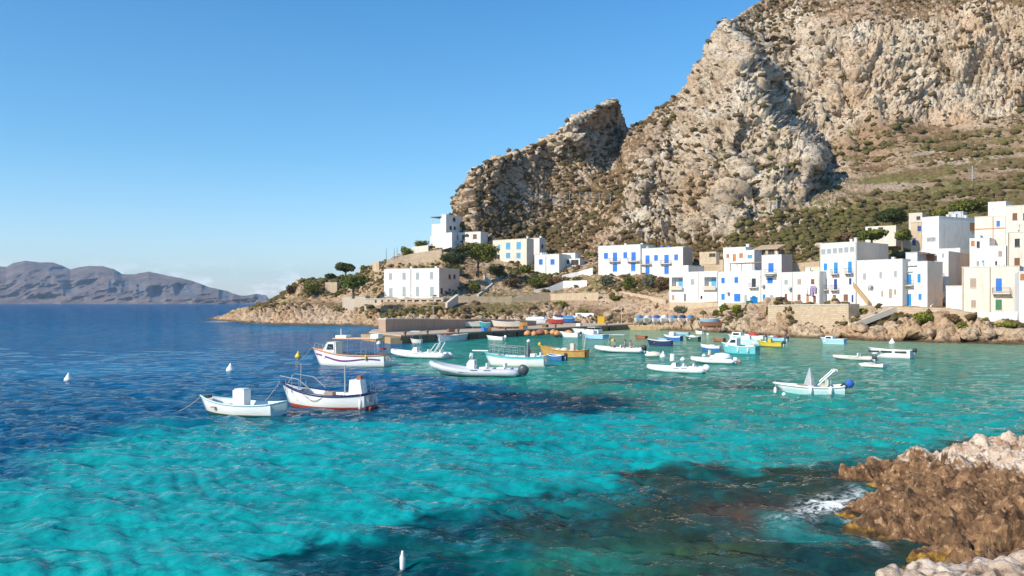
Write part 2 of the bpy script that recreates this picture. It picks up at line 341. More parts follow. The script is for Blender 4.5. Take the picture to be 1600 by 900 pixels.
    f1, f2 = worley(wx*.16, y*.16, wz*.085, 33); blk = (np.minimum(1, (f2-f1)*2.2)-.5)*2.4*np.clip(.7+1.5*perlin(x*.03, y*.03, z*.03, 37), .2, 1.5)
    g1, g2 = worley(wx*.42, y*.42, wz*.27, 34); sm = (np.minimum(1, (g2-g1)*2.2)-.55)*2.1
    fine = fbm(x*.5, y*.5, z*.4, 3, 35, gain=.65, ridged=True)*1.0
    k1, k2 = worley(wx*.075, y*.075, wz*.016, 38); big = big+3.2*(np.minimum(1, (k2-k1)*4.5)-.8)*cl; l1, l2 = worley(wx*.03, y*.03, (wz+.5*wx)*.09, 39); big = big+1.8*(np.minimum(1, (l2-l1)*4)-.8)*cl
    e1, e2 = worley(x*.95, y*.95, z*.6, 36); tiny = (np.minimum(1, (e2-e1)*2.2)-.5)*.75
    lo = 1-.5*(1-sst(975, 1010, U)); rdg = 1-.55*sst(.90, .985, Tm)
    d = (big*(.45+.55*cl)*lo+med*base*lo)*rdg+(blk*(.25+.9*cl)*lo+sm*(.45+.75*cl)+tiny*(.5+.6*cl))*(.6+.4*rdg)+fine*(.5+.6*cl)
    # horizontal terraces on the right slope
    ter = sst(1300, 1380, U)*sst(180, 215, v)*(1-sst(350, 380, v)); hz = z-.10*x+7*perlin(x*.012, y*.012, z*.02, 95)
    d *= 1-.62*ter; st = (hz/5.5)%1.0; d += ter*(1.3*(sst(0, .12, st)-st)*np.clip(.5+1.8*perlin(x*.03, y*.03, z*.05, 96), 0, 1.2))
    d *= sst(690, 712, U)
    P = P+n*d[..., None]*np.array([1, 1, .8])
    x, y, z = P[..., 0], P[..., 1], P[..., 2]
    nn = vnormals(P); nn = nn*np.sign(np.sum(n*nn, -1, keepdims=True)); up = nn[..., 2]
    veg = .45+.30*(up-.55)-.40*cl-.05*np.clip(d-1, -2, 3)+.26*fbm(x*.045, y*.045, z*.045, 3, 71)+.12*fbm(x*.25, y*.25, z*.25, 3, 76)
    veg += .10*sst(0, 60, 60-v)*sst(1150, 1250, U)-.12*ter
    veg += .10*sst(1120, 1200, U)*sst(300, 340, v)+.24*sst(940, 1000, U)*(1-sst(1160, 1210, U))*sst(190, 320, v)+.06*(U < 1000)
    strip = np.sin((hz/5.5)*2*np.pi+1.)*ter; veg += .10*ter+.09*strip+.30*ter*fbm(x*.03, y*.03, z*.08, 3, 97)
    green = .30+.45*fbm(x*.03, y*.03, z*.03, 3, 72)+.22*sst(1180, 1330, U)*sst(150, 230, v)+.1*sst(300, 380, v)*sst(1100, 1200, U)
    soil = np.clip((1-cl)*(.30+.9*perlin(x*.035, y*.035, z*.05, 73)+.5*ter), 0, .95)
    warm = np.clip(.05+1.3*fbm(x*.02, y*.02, z*.02, 3, 74)+.7*np.exp(-((U-735)/25)**2)*sst(250, 300, v)+.45*np.exp(-((U-1120)/60)**2-((v-300)/60)**2)+.4*np.exp(-((U-1090)/16)**2)*sst(60, 90, v), 0, 1)
    me = grid_mesh('mountain', P, M_MOUNT, dict(veg=veg, green=green, soil=soil, warm=warm), smooth=True)
    o = link('mountain', me); tag(o, kind='structure'); return P, U, v, cl, up, ter
MT_P, MT_U, MT_V, MT_CL, MT_UP, MT_TER = build_mountain()
# ------------------------------------------------------------------ far island
def build_island():
    D = 4200.
    m, t, b = new_mat('island_rock'); n1 = noise(t, .006, 6, .6); n2 = noise(t, .03, 6, .65)
    c = mixc(t, ramp(t, [(.4, 0.), (.6, 1.)], n1), (.090, .066, .062), (.160, .112, .100)); c = mixc(t, ramp(t, [(.55, 0.), (.7, .7)], n2), c, (.36, .30, .26))
    t.links.new(mixc(t, attr(t, 'cliff').outputs['Fac'], c, (.105, .115, .14)), b.inputs['Base Color']); b.inputs['Roughness'].default_value = .95  # blue-grey here is painted shade on the cliffs
    u = np.concatenate([np.linspace(-260, -20, 30), np.linspace(-16, 422, 430)])
    rv = np.interp(u, [-260, -150, -60, -8, 0, 10, 20, 38, 62, 82, 100, 110, 124, 140, 160, 178, 190, 202, 212, 232, 250, 275, 300, 312, 328, 352, 375, 384, 395, 402, 416, 420, 422], [425, 405, 415, 414, 416, 417, 411, 407.5, 410, 410, 416, 421, 417.5, 415.5, 416, 420, 428, 429, 428, 424.5, 428, 433, 438.5, 443, 449, 454, 462, 462, 460, 459.5, 461, 468, 474])
    t_ = np.linspace(0, 1, 70)[:, None]
    dep = np.interp(u, [-260, 250, 422], [900, 700, 120]); Y = D+dep*t_**1.1+0*u
    U = u+0*t_; vv = 476+(rv-476)*t_
    x0 = (U-CX)/F*Y
    rg = fbm(x0*.0045, Y*.0022, t_*1.0, 4, 200, ridged=True); Y = Y-rg*150*np.sin(np.pi*np.clip(t_*1.1, 0, 1))
    # sea cliffs turned away from the sun, their bluish shade painted in by colour
    cliff_shade = np.zeros_like(Y)
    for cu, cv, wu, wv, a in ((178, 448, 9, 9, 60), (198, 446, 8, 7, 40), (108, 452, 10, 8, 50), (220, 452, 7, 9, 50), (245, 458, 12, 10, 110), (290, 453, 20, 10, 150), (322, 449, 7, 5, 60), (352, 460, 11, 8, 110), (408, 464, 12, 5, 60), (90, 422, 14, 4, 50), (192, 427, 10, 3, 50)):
        e = np.exp(-(((U-cu)/wu)**2+((vv-cv)/wv)**2)**1.5); cliff_shade = np.maximum(cliff_shade, e); Y = Y+a*sst(-wu, -wu*.5, U-cu)*(1-sst(wu*.4, wu*1.3, U-cu))*np.exp(-((vv-cv)/wv)**4)
    P = np.stack([(U-CX)/F*Y, Y, H+(HV-vv)/F*Y], -1)
    P[0, :, 2] = -3
    b_ = []
    for k in (1, 2, 3, 4):
        q = P[-1].copy(); q[:, 1] += 150*k; q[:, 0] *= q[:, 1]/P[-1][:, 1]; q[:, 2] = P[-1][:, 2]*(1-.25*k)-2; b_.append(q)
    P = np.concatenate([P, np.stack(b_, 0)], 0); cliff_shade = np.concatenate([cliff_shade, np.zeros((4, len(u)))])
    P[..., 2] += 4*fbm(P[..., 0]*.02, P[..., 1]*.02, 0, 3, 210)*(P[..., 2] > 5)
    tag(link('island_hills', grid_mesh('island_hills', P, m, dict(cliff=cliff_shade))), kind='structure')
build_island()
# ------------------------------------------------------------------ sea
def lin(r, g, b): return tuple(((c/255+.055)/1.055)**2.4 if c > 10 else c/255/12.92 for c in (r, g, b))
def poly_sd(u, v, pts):                    # signed distance, negative inside
    pts = np.array(pts, float); d = np.full(u.shape, 1e9); ins = np.zeros(u.shape, bool); n = len(pts)
    for i in range(n):
        a, b = pts[i], pts[(i+1)%n]; e = b-a
        tt = np.clip(((u-a[0])*e[0]+(v-a[1])*e[1])/(e@e), 0, 1); d = np.minimum(d, np.hypot(u-a[0]-e[0]*tt, v-a[1]-e[1]*tt))
        c = ((a[1] > v) != (b[1] > v)) & (u < (b[0]-a[0])*(v-a[1])/(b[1]-a[1]+1e-12)+a[0]); ins ^= c
    return np.where(ins, -d, d)
def build_sea():
    m, t, b = new_mat('sea_water')
    a = attr(t, 'bed'); fo = attr(t, 'foam').outputs['Fac']
    g = N(t, 'ShaderNodeNewGeometry')
    r1 = noise(t, 1.3, 3, .5, vec=g.outputs['Position'], mapscale=(.8, 1.0, 1)); r2 = noise(t, 6.0, 3, .6, vec=g.outputs['Position'], mapscale=(.6, 1.0, 1)); r3 = noise(t, .40, 2, .45, vec=g.outputs['Position'], mapscale=(.7, 1.0, 1))
    vm_ = N(t, 'ShaderNodeMix', data_type='RGBA', blend_type='MULTIPLY'); vm_.inputs[0].default_value = 1.; t.links.new(a.outputs['Color'], vm_.inputs[6]); t.links.new(ramp(t, [(.34, .62), (.5, .9), (.62, 1.)], noise(t, .85, 6, .7)), vm_.inputs[7])  # mottling paints sand ripples and caustic light into the bed colour
    col = mixc(t, mathn(t, 'MULTIPLY', ramp(t, [(.46, 0.), (.54, 1.)], noise(t, 4.5, 8, .75)), fo), vm_.outputs[2], (.90, .92, .92))
    col = mixc(t, ramp(t, [(.82, 0.), (1., .8)], fo), col, (.82, .86, .86))
    t.nodes.remove(b); b = N(t, 'ShaderNodeBsdfDiffuse'); t.links.new(col, b.inputs['Color']); gl = N(t, 'ShaderNodeBsdfGlossy'); gl.inputs['Roughness'].default_value = .035
    fr = N(t, 'ShaderNodeFresnel'); fr.inputs['IOR'].default_value = 1.333; ms = N(t, 'ShaderNodeMixShader'); t.links.new(mathn(t, 'MULTIPLY', fr.outputs[0], .62), ms.inputs[0])
    t.links.new(b.outputs[0], ms.inputs[1]); t.links.new(gl.outputs[0], ms.inputs[2]); t.links.new(ms.outputs[0], t.nodes['Material Output'].inputs[0])
    def crest(x): return mathn(t, 'SUBTRACT', 1.0, mathn(t, 'ABSOLUTE', mathn(t, 'SUBTRACT', mathn(t, 'MULTIPLY', x, 4.0), 2.0)))
    h = mathn(t, 'ADD', mathn(t, 'ADD', mathn(t, 'MULTIPLY', crest(r1), .12), mathn(t, 'MULTIPLY', r1, .55)), mathn(t, 'ADD', mathn(t, 'MULTIPLY', r2, .15), mathn(t, 'ADD', mathn(t, 'MULTIPLY', crest(r3), .35), mathn(t, 'MULTIPLY', r3, 2.6))))
    h = mathn(t, 'ADD', h, mathn(t, 'MULTIPLY', attr(t, 'open').outputs['Fac'], mathn(t, 'MULTIPLY', noise(t, .11, 3, .6), 11.)))
    bump(t, b, h, 1.0, .26); nl = b.inputs['Normal'].links[0].from_socket; t.links.new(nl, gl.inputs['Normal']); t.links.new(nl, fr.inputs['Normal'])
    # fan of rows, denser near the viewer
    nr = 620; Y = np.concatenate([[-40, -10, .5, 3, 5, 7, 8.5, 9.8], 1/np.linspace(1/11., 1/420., nr), [470, 560, 700, 950, 1400, 2200, 3800, 7000, 14000, 40000]])
    k = np.concatenate([-np.geomspace(6., .74, 30), np.linspace(-.70, .70, 640), np.geomspace(.74, 6., 30)])
    X = np.maximum(Y[:, None], 9.8-.0*Y[:, None])*k[None]; YY = Y[:, None]+0*X; YR = YY; YY = np.maximum(YY, 3.)
    Z = np.zeros_like(X); rs = np.random.RandomState(5)
    for i in range(42):
        L = .5*1.058**i*(.9+.2*rs.rand()); th = R(70)+rs.randn()*.75
        kx, ky = math.cos(th)*2*np.pi/L, math.sin(th)*2*np.pi/L; amp = .0115*L**.62
        fade = 1-sst(.16, .42, YY**2/(H*F)*1.4/L*.5)
        if i % 6 == 0: wa = perlin(X*.22, YY*.22, 0, 300+i)*2.2; wb = .35+1.3*np.clip(.5+1.2*perlin(X*.13, YY*.13, 0, 700+i), 0, 1)
        ph = kx*X+ky*YY+rs.rand()*6.28+wa*(1.6/max(L, .8))
        s = np.sin(ph); Z += fade*amp*wb*(s+.28*np.cos(2*ph))*1.15
    env = .65+.5*fbm(X*.02, YY*.02, 0, 2, 310); calm = np.clip(1-.5*sst(20, 45, X)*(1-sst(0, 1, YY*0)), .3, 1)
    Z *= np.clip(env, .3, 1.2)*calm*(1-sst(300, 420, YY))
    # the sea floor seen through the water: sand, weed and depth, laid out in world metres
    wn = fbm(X*.035, YY*.035, 0, 4, 320, gain=.6); wn2 = fbm(X*.11, YY*.11, 0, 4, 330, gain=.65); 
    u = CX+X/YY*F; v = HV+H*F/YY
    sx = np.clip((v-HV)/100, .05, 4)
    wn3 = fbm(X*.33, YY*.33, 0, 4, 331, gain=.7); ud = u+sx*80*wn+sx*40*wn2+sx*22*wn3; vd = v+(v-HV)*(.14*perlin(X*.04, YY*.03, 0, 340)+.10*wn2+.12*wn3)
    deep = np.array(lin(0, 76, 126)); blue = np.array(lin(0, 92, 138)); navy = np.array(lin(0, 56, 84)); turq = np.array(lin(12, 147, 150)); teal = np.array(lin(36, 138, 124))
    shoal = np.array(lin(140, 172, 138)); weed = np.array(lin(0, 36, 50)); kelp = np.array(lin(46, 58, 38)); brown = np.array(lin(84, 62, 50)); green_ = np.array(lin(20, 118, 104)); turq2 = np.array(lin(26, 160, 150))
    c = np.zeros(X.shape+(3,))+deep
    def lay(mask, colr):
        nonlocal c; c = c*(1-mask[..., None])+colr*mask[..., None]
    lay(sst(476, 520, v), blue)
    lay(.75*np.exp(-((v-514)/7)**2)*(sst(330, 430, u)*(1-sst(600, 700, u)))*np.clip(.6+1.6*wn2, 0, 1), np.array(lin(10, 150, 190)))
    lay(.45*np.exp(-((v-578)/9)**2)*np.clip(.3+2.2*wn, 0, 1)*(1-sst(300, 700, u)), np.array(lin(10, 140, 185)))
    lay(sst(560, 640, vd)*(1-sst(640, 760, ud))*.6, navy)
    # bay on the right
    bay = sst(-40, 60, ud-np.interp(v, [500, 525, 545, 575, 600, 640, 700], [800, 690, 640, 560, 760, 930, 950])); lay(bay, teal)
    lay(sst(0, 60, ud-860)*(1-sst(520, 556, vd))*sst(880, 960, u), shoal)
    lay(.5*(1-sst(530, 585, vd))*sst(1150, 1300, u), shoal)
    # turquoise sand in front
    tl = poly_sd(ud, vd, [(-400, 960), (-400, 880), (0, 760), (130, 700), (330, 672), (520, 660), (700, 650), (900, 640), (1060, 655), (1250, 640), (1420, 630), (1700, 620), (1700, 1200), (-400, 1200)])
    lay(1-sst(-26, 26, tl), turq); lay((1-sst(-14, 16, tl))*sst(950, 1300, u)*.45, teal)
    lay((1-sst(-14, 16, tl))*np.clip(.2+2.*wn, 0, 1)*.35, turq2)
    lay((1-sst(-10, 14, poly_sd(ud, vd, [(560, 605), (760, 600), (900, 618), (1010, 632), (880, 650), (700, 658), (560, 660), (420, 660)])))*.8, navy)
    for (a_, b_, wu, wv) in ((950, 630, 75, 9), (1150, 607, 90, 6), (782, 698, 34, 7), (1000, 601, 60, 5), (905, 640, 70, 8), (820, 618, 90, 7)):
        lay(np.exp(-(((ud-a_)/wu)**2+((vd-b_)/wv)**2))*.8, weed)
    # dark weed in the foreground
    dk = poly_sd(ud, vd, [(455, 960), (425, 872), (500, 835), (640, 815), (700, 782), (820, 762), (930, 752), (1050, 736), (1120, 724), (1230, 742), (1320, 712), (1420, 706), (1520, 690), (1700, 640), (1800, 1200), (500, 1200)])
    dm = (1-sst(-9, 11, dk))*np.clip(.80+1.5*wn2+1.3*wn3, .18, 1); lay(dm*.93, weed)
    lay(dm*sst(-30, 40, ud-850+.8*(870-v))*.85*np.clip(.55+1.9*wn2, 0, 1), kelp)
    lay(dm*np.exp(-((ud-930)/150)**2-((vd-872)/26)**2)*.85*np.clip(.5+2*wn2, 0, 1), green_)
    lay(dm*np.exp(-((ud-700)/70)**2-((vd-856)/10)**2)*.5, green_)
    lay(dm*np.clip(np.exp(-((ud-1230)/90)**2-((vd-805)/22)**2)*1.2*np.clip(.5+2*wn2, 0, 1), 0, .85), brown)
    lay(dm*np.exp(-((ud-1180)/90)**2-((vd-858)/16)**2)*.5*np.clip(.5+2*wn2, 0, 1), np.array(lin(70, 84, 52)))
    tn = np.clip(1+.55*wn2+.35*fbm(X*.35, YY*.35, 0, 3, 350), .55, 1.5); c *= (1+(tn-1)*.6)[..., None]
    # white water by the rock
    fd = 1.3*np.exp(-((u-1295-.3*(790-v))/52)**2-((v-790+.22*(u-1290))/13)**2)*(1-sst(1350, 1370, u))
    fd = fd+.5*np.exp(-(((u-1345)-(v-830)*1.0)/13)**2)*sst(800, 815, v)*(1-sst(850, 875, v))
    foam = np.clip(fd*.85+1.5*fbm(X*.9, YY*1.4, 0, 5, 360, gain=.65)*np.clip(fd*2.5, 0, 1), 0, 1)
    foam = np.maximum(foam, .85*np.exp(-((u-345)/18)**2-((v-502.5)/1.2)**2))
    P = np.stack([X, YR, Z*(YR > 8)], -1)
    tag(link('sea', grid_mesh('sea', P, m, dict(bed=c, foam=foam, open=sst(90, 300, YY)*(1-sst(-5, 30, X))), flip=False)), kind='structure')
build_sea()
# ------------------------------------------------------------------ foreground rocks
def fore_material():
    m, t, b = new_mat('foreground_rock'); z = attr(t, 'hgt').outputs['Fac']; pale = attr(t, 'pale').outputs['Fac']; pit = attr(t, 'pit').outputs['Fac']
    n1 = noise(t, 1.2, 7, .68); n2 = noise(t, 5., 4, .6); n3 = noise(t, 22., 5, .7); n4 = noise(t, .5, 4, .6)
    br = mixc(t, ramp(t, [(.35, 0.), (.65, 1.)], n1), (.070, .034, .016), (.32, .175, .085)); br = mixc(t, ramp(t, [(.55, 0.), (.66, .85)], n2), br, (.46, .28, .155))
    br = mixc(t, ramp(t, [(.34, .8), (.43, 0.)], n2), br, (.035, .020, .010))
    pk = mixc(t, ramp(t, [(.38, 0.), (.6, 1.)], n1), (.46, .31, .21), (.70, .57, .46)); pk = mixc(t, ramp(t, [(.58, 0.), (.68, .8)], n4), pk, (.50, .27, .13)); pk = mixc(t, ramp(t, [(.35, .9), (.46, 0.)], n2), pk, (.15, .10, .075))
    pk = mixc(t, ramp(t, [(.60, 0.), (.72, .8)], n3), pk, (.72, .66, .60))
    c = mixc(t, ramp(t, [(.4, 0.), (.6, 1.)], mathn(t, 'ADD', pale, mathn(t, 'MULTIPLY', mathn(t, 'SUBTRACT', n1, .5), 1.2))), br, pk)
    al = mixc(t, ramp(t, [(.4, 0.), (.6, 1.)], n2), (.22, .105, .012), (.46, .25, .030))
    c = mixc(t, ramp(t, [(.42, 0.), (.58, 1.)], mathn(t, 'ADD', attr(t, 'algae').outputs['Fac'], mathn(t, 'MULTIPLY', mathn(t, 'SUBTRACT', n1, .5), 1.3))), c, al)
    c = mixc(t, mathn(t, 'MULTIPLY', pit, .8), c, (.035, .022, .014))
    c = mixc(t, ramp(t, [(.0, .85), (.12, 0.)], z), c, (.03, .02, .012))
    t.links.new(c, b.inputs['Base Color']); b.inputs['Roughness'].default_value = .8; b.inputs['Specular IOR Level'].default_value = .3
    bump(t, b, mathn(t, 'ADD', n2, mathn(t, 'MULTIPLY', n3, .5)), 1., .09); return m
M_FORE = fore_material()
def fore_rock():
    pts = [(11.7, 33.2), (11.5, 32.0), (12.9, 30.6), (11.7, 29.2), (9.55, 27.3), (9.3, 26.7), (10.0, 25.4), (10.4, 23.6), (9.6, 21.6), (10.6, 20.2), (13, 19.6), (60, 18), (60, 46), (30, 41), (22, 39), (17, 36.4), (13.6, 34.4)]
    k = np.concatenate([np.linspace(.33, .59, 560), np.linspace(.592, .9, 60)]); Y = 1/np.linspace(1/18.6, 1/43., 520)
    Y = np.linspace(19, 41, 560)
    X = Y[:, None]*k[None]; YY = Y[:, None]+0*X
    xw = X+.45*fbm(X*.55, YY*.55, 0, 3, 401); yw = YY+.45*fbm(X*.55, YY*.55, 0, 3, 405)
    d = -poly_sd(xw, yw, pts)
    hm = np.interp(X, [8.5, 10, 11.5, 13, 15, 17, 20, 26, 40], [.25, .4, .62, .85, 1.1, 1.32, 1.6, 2.0, 2.6])*np.interp(YY, [19, 24, 29, 34, 40], [.95, 1.0, .95, .72, .5])
    near = sst(31, 25, YY)
    h = hm*(1-np.exp(-np.clip(d, 0, 99)/(.55+.5*(1-near))))*1.04
    h = np.where(d < 0, d*.9, h)
    h += (d > -.5)*np.clip(d+.5, 0, 1)*(.34*fbm(X*.5, YY*.5, 0, 3, 410))
    P = np.stack([X, YY, h], -1); n = vnormals(P); n *= np.sign(n[..., 2:3]+1e-9)
    x, y, z = P[..., 0], P[..., 1], P[..., 2]
    f1, f2 = worley(x*.55+.4*perlin(x, y, z, 1), y*.55, z*.9, 420); g1, g2 = worley(x*2.3, y*2.3, z*2.3, 421); h1, h2 = worley(x*6.5, y*6.5, z*6.5, 422)
    amp = np.clip(d*.8+.35, 0, 1)
    q1, q2 = worley(x*.32+.5*perlin(x*.6, y*.6, z, 7), y*.32, z*.5, 423); D = .34*(np.minimum(1, (q2-q1)*3.2)-.8)+.34*fbm(x*.55, y*.55, z*.8, 3, 431, ridged=True)-.1+.38*(np.minimum(1, (f2-f1)*3.2)-.8)+.10*(np.minimum(1, (g2-g1)*2.6)-.6)-.05*(1-h1*1.3)+.20*fbm(x*1.1, y*1.1, z*1.1, 3, 430, ridged=True)+.07*fbm(x*3.6, y*3.6, z*3.6, 4, 435, gain=.6, ridged=True)-.05
    pit = np.clip(-2.2*fbm(x*3.6, y*3.6, z*3.6, 4, 435, gain=.62, ridged=True)+.2, 0, 1)*.75+np.clip((.05-(f2-f1))*14, 0, 1)
    P = P+n*(D*amp)[..., None]
    z = P[..., 2]
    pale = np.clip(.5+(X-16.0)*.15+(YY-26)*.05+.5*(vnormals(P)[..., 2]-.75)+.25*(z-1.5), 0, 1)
    algae = np.clip(.85-z*1.5-(X-9.7)*.45, 0, 1)*np.clip(1.3-np.abs(YY-27.2)*.16, 0, 1)+.75*np.clip(.9-z*2.2, 0, 1)*np.exp(-((YY-31)/1.)**2)+.8*np.clip(1.-z*1.6, 0, 1)*np.exp(-((YY-22)/.8)**2)*(X < 11.5)
    me = grid_mesh('foreground_rock', P, M_FORE, dict(hgt=z, pale=pale, pit=np.clip(pit, 0, 1), algae=algae))
    tag(link('foreground_rock', me), kind='structure')
    # pale ledge nearest the viewer
    k = np.linspace(.28, .78, 330); Y = np.linspace(6.5, 12.4, 190); X = Y[:, None]*k[None]; YY = Y[:, None]+0*X
    edge = np.interp(X, [3.4, 3.9, 4.7, 5.5, 6.4, 9], [9.5, 10.4, 11.0, 11.1, 11.2, 11.4])+.3*fbm(X*1.2, YY*0, 0, 3, 440)
    top = np.interp(X, [3, 3.9, 4.7, 6.3, 9], [2.75, 3.02, 3.2, 3.33, 3.5])
    h = top-(1-np.exp(-np.clip(YY-edge, 0, 9)*2.2))*5.0+.07*fbm(X*1.5, YY*1.5, 0, 4, 441)-np.clip(3.6-X, 0, 3)*2
    P = np.stack([X, YY, h], -1); n = vnormals(P); n *= np.sign(n[..., 2:3]+1e-9); g1, g2 = worley(X*3, YY*3, h*3, 450); h1, h2 = worley(X*8, YY*8, h*8, 451)
    P = P+n*(.09*(np.minimum(1, (g2-g1)*2.4)-.5)+.03*(1-h1*1.5))[..., None]
    me = grid_mesh('rock_ledge', P, M_FORE, dict(hgt=P[..., 2], pale=X*0+1, pit=np.clip((.08-(g2-g1))*8, 0, 1), algae=X*0))
    tag(link('rock_ledge', me), kind='structure')
fore_rock()
# ------------------------------------------------------------------ mesh builder
class MB:
    def __init__(s): s.v = []; s.f = []; s.m = []
    def add(s, vs, fs, mi=0):
        o = len(s.v); s.v += [tuple(x) for x in vs]; s.f += [tuple(i+o for i in f) for f in fs]; s.m += [mi]*len(fs); return s
    def box(s, a, b, mi=0, M=None):
        x0, y0, z0 = a; x1, y1, z1 = b
        v = [(x0,y0,z0),(x1,y0,z0),(x1,y1,z0),(x0,y1,z0),(x0,y0,z1),(x1,y0,z1),(x1,y1,z1),(x0,y1,z1)]
        if M is not None: v = [M @ Vector(p) for p in v]
        return s.add(v, [(0,3,2,1),(4,5,6,7),(0,1,5,4),(1,2,6,5),(2,3,7,6),(3,0,4,7)], mi)
    def tube(s, path, r, n=6, mi=0, caps=True, closed=False):
        path = [Vector(p) for p in path]; rs = r if isinstance(r, (list, tuple)) else [r]*len(path); vs = []; k = len(path)
        for i, p in enumerate(path):
            a = path[(i-1) % k] if (closed or i > 0) else p; c = path[(i+1) % k] if (closed or i < k-1) else p
            t = (c-a).normalized() if (c-a).length > 1e-9 else Vector((0, 0, 1))
            up = Vector((0, 0, 1)) if abs(t.z) < .95 else Vector((1, 0, 0)); e1 = t.cross(up).normalized(); e2 = e1.cross(t)
            for j in range(n):
                an = 2*math.pi*j/n; vs.append(p+(e1*math.cos(an)+e2*math.sin(an))*rs[i])
        fs = [(i*n+j, i*n+(j+1) % n, ((i+1) % k)*n+(j+1) % n, ((i+1) % k)*n+j) for i in range(k if closed else k-1) for j in range(n)]
        if caps and not closed: fs += [tuple(range(n-1, -1, -1)), tuple((k-1)*n+j for j in range(n))]
        return s.add(vs, fs, mi)
    def lathe(s, prof, n=12, c=(0, 0, 0), mi=0, sx=1, sy=1):
        vs = [(c[0]+r*sx*math.cos(2*math.pi*j/n), c[1]+r*sy*math.sin(2*math.pi*j/n), c[2]+z) for r, z in prof for j in range(n)]; k = len(prof)
        fs = [(i*n+j, i*n+(j+1) % n, (i+1)*n+(j+1) % n, (i+1)*n+j) for i in range(k-1) for j in range(n)]
        fs += [tuple(range(n-1, -1, -1)), tuple((k-1)*n+j for j in range(n))]; return s.add(vs, fs, mi)
    def prism(s, pts, y0, y1, mi=0, M=None):           # outline in x, z pushed along y
        n = len(pts); v = [(x, y0, z) for x, z in pts]+[(x, y1, z) for x, z in pts]
        if M is not None: v = [M @ Vector(p) for p in v]
        return s.add(v, [tuple(range(n)), tuple(range(2*n-1, n-1, -1))]+[(i, i+n, (i+1) % n+n, (i+1) % n) for i in range(n)], mi)
    def mesh(s, name, mats, smooth=False):
        me = bpy.data.meshes.new(name); me.from_pydata(s.v, [], s.f)
        for m in (mats if isinstance(mats, (list, tuple)) else [mats]): me.materials.append(m)
        me.polygons.foreach_set('material_index', s.m)
        if smooth: me.polygons.foreach_set('use_smooth', [True]*len(s.f))
        bm = bmesh.new(); bm.from_mesh(me); bmesh.ops.recalc_face_normals(bm, faces=bm.faces); bm.to_mesh(me); bm.free(); me.update()
        return me
    def build(s, name, mats, parent=None, smooth=False):
        return link(name, s.mesh(name, mats, smooth), None, parent)
def empty(name, loc, rz=0.): 
    o = bpy.data.objects.new(name, None); COL.objects.link(o); o.location = loc; o.rotation_euler = (0, 0, rz); o.empty_display_size = .3; return o
# ------------------------------------------------------------------ building materials
def plaster(name, c, stain=(.45, .38, .30), amt=.35):
    m, t, b = new_mat(name); a = noise(t, .9, 5, .6); s = noise(t, 1.6, 6, .65, mapscale=(1, 1, .22)); g = noise(t, 5, 4, .6)
    col = mixc(t, mathn(t, 'MULTIPLY', ramp(t, [(.5, 0.), (.72, 1.)], s), amt), c, stain)
    col = mixc(t, mathn(t, 'MULTIPLY', ramp(t, [(.45, 0.), (.70, 1.)], a), .35), col, tuple(x*.78 for x in c)); lw = noise(t, .28, 4, .6); col = mixc(t, ramp(t, [(.56, 0.), (.60, .35)], lw), col, tuple(x*y for x, y in zip(c, (.86, .80, .74)))); t.links.new(col, b.inputs['Base Color'])
    b.inputs['Roughness'].default_value = .85; bump(t, b, g, .35, .05); return m
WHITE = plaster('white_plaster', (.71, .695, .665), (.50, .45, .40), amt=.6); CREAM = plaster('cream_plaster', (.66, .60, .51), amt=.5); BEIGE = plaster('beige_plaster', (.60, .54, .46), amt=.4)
PINK = plaster('bare_render_bounce_tint', (.66, .49, .39), amt=.35); SIDE = plaster('side_plaster_bounce', (.74, .58, .46), amt=.4); DECK = plaster('deck_stone', (.52, .39, .28), (.30, .21, .14), .7); STAIN = plaster('wet_stained_stone', (.20, .135, .08), (.07, .05, .035), .8); GREYW = plaster('grey_render', (.52, .52, .54), amt=.2)  # render and side plaster tinted warm, painting bounced light on shaded walls
STONEW = plaster('masonry', (.52, .40, .27), (.30, .21, .14), .7); CONC = plaster('concrete', (.50, .41, .32), (.28, .22, .17), .6); BRC = plaster('brown_concrete', (.42, .29, .21), (.26, .17, .12), .6); OCHRE = plaster('stained_stone', (.44, .29, .14), (.16, .10, .06), .8)
def masonry(name, c1, c2, cj):
    m, t, b = new_mat(name); g = N(t, 'ShaderNodeNewGeometry'); sp = N(t, 'ShaderNodeSeparateXYZ'); t.links.new(g.outputs['Position'], sp.inputs[0])
    cb = N(t, 'ShaderNodeCombineXYZ'); t.links.new(mathn(t, 'SUBTRACT', sp.outputs[0], sp.outputs[1]), cb.inputs[0]); t.links.new(sp.outputs[2], cb.inputs[1])
    br = N(t, 'ShaderNodeTexBrick'); t.links.new(cb.outputs[0], br.inputs['Vector']); br.inputs['Scale'].default_value = 1.0; br.inputs['Brick Width'].default_value = .8; br.inputs['Row Height'].default_value = .38
    br.inputs['Mortar Size'].default_value = .035; br.inputs['Color1'].default_value = (*c1, 1); br.inputs['Color2'].default_value = (*c2, 1); br.inputs['Mortar'].default_value = (*cj, 1)
    n = noise(t, .5, 6, .65); t.links.new(mixc(t, mathn(t, 'MULTIPLY', ramp(t, [(.42, 0.), (.66, 1.)], n), .7), br.outputs[0], c2), b.inputs['Base Color']); b.inputs['Roughness'].default_value = .9
    bump(t, b, noise(t, 3, 5, .6), .8, .12); return m
RUBBLE = masonry('rubble_masonry', (.58, .45, .32), (.44, .33, .22), (.34, .25, .17))
BLUE = simple('blue_shutter_paint', (.020, .16, .55), .5, .15); LBLUE = simple('pale_blue_shutter_paint', (.09, .33, .55), .5, .15); CYAN = simple('bright_blue_door_paint', (.012, .23, .55), .5, .15); NAVY = simple('navy_shutter_paint', (.02, .05, .22), .5)
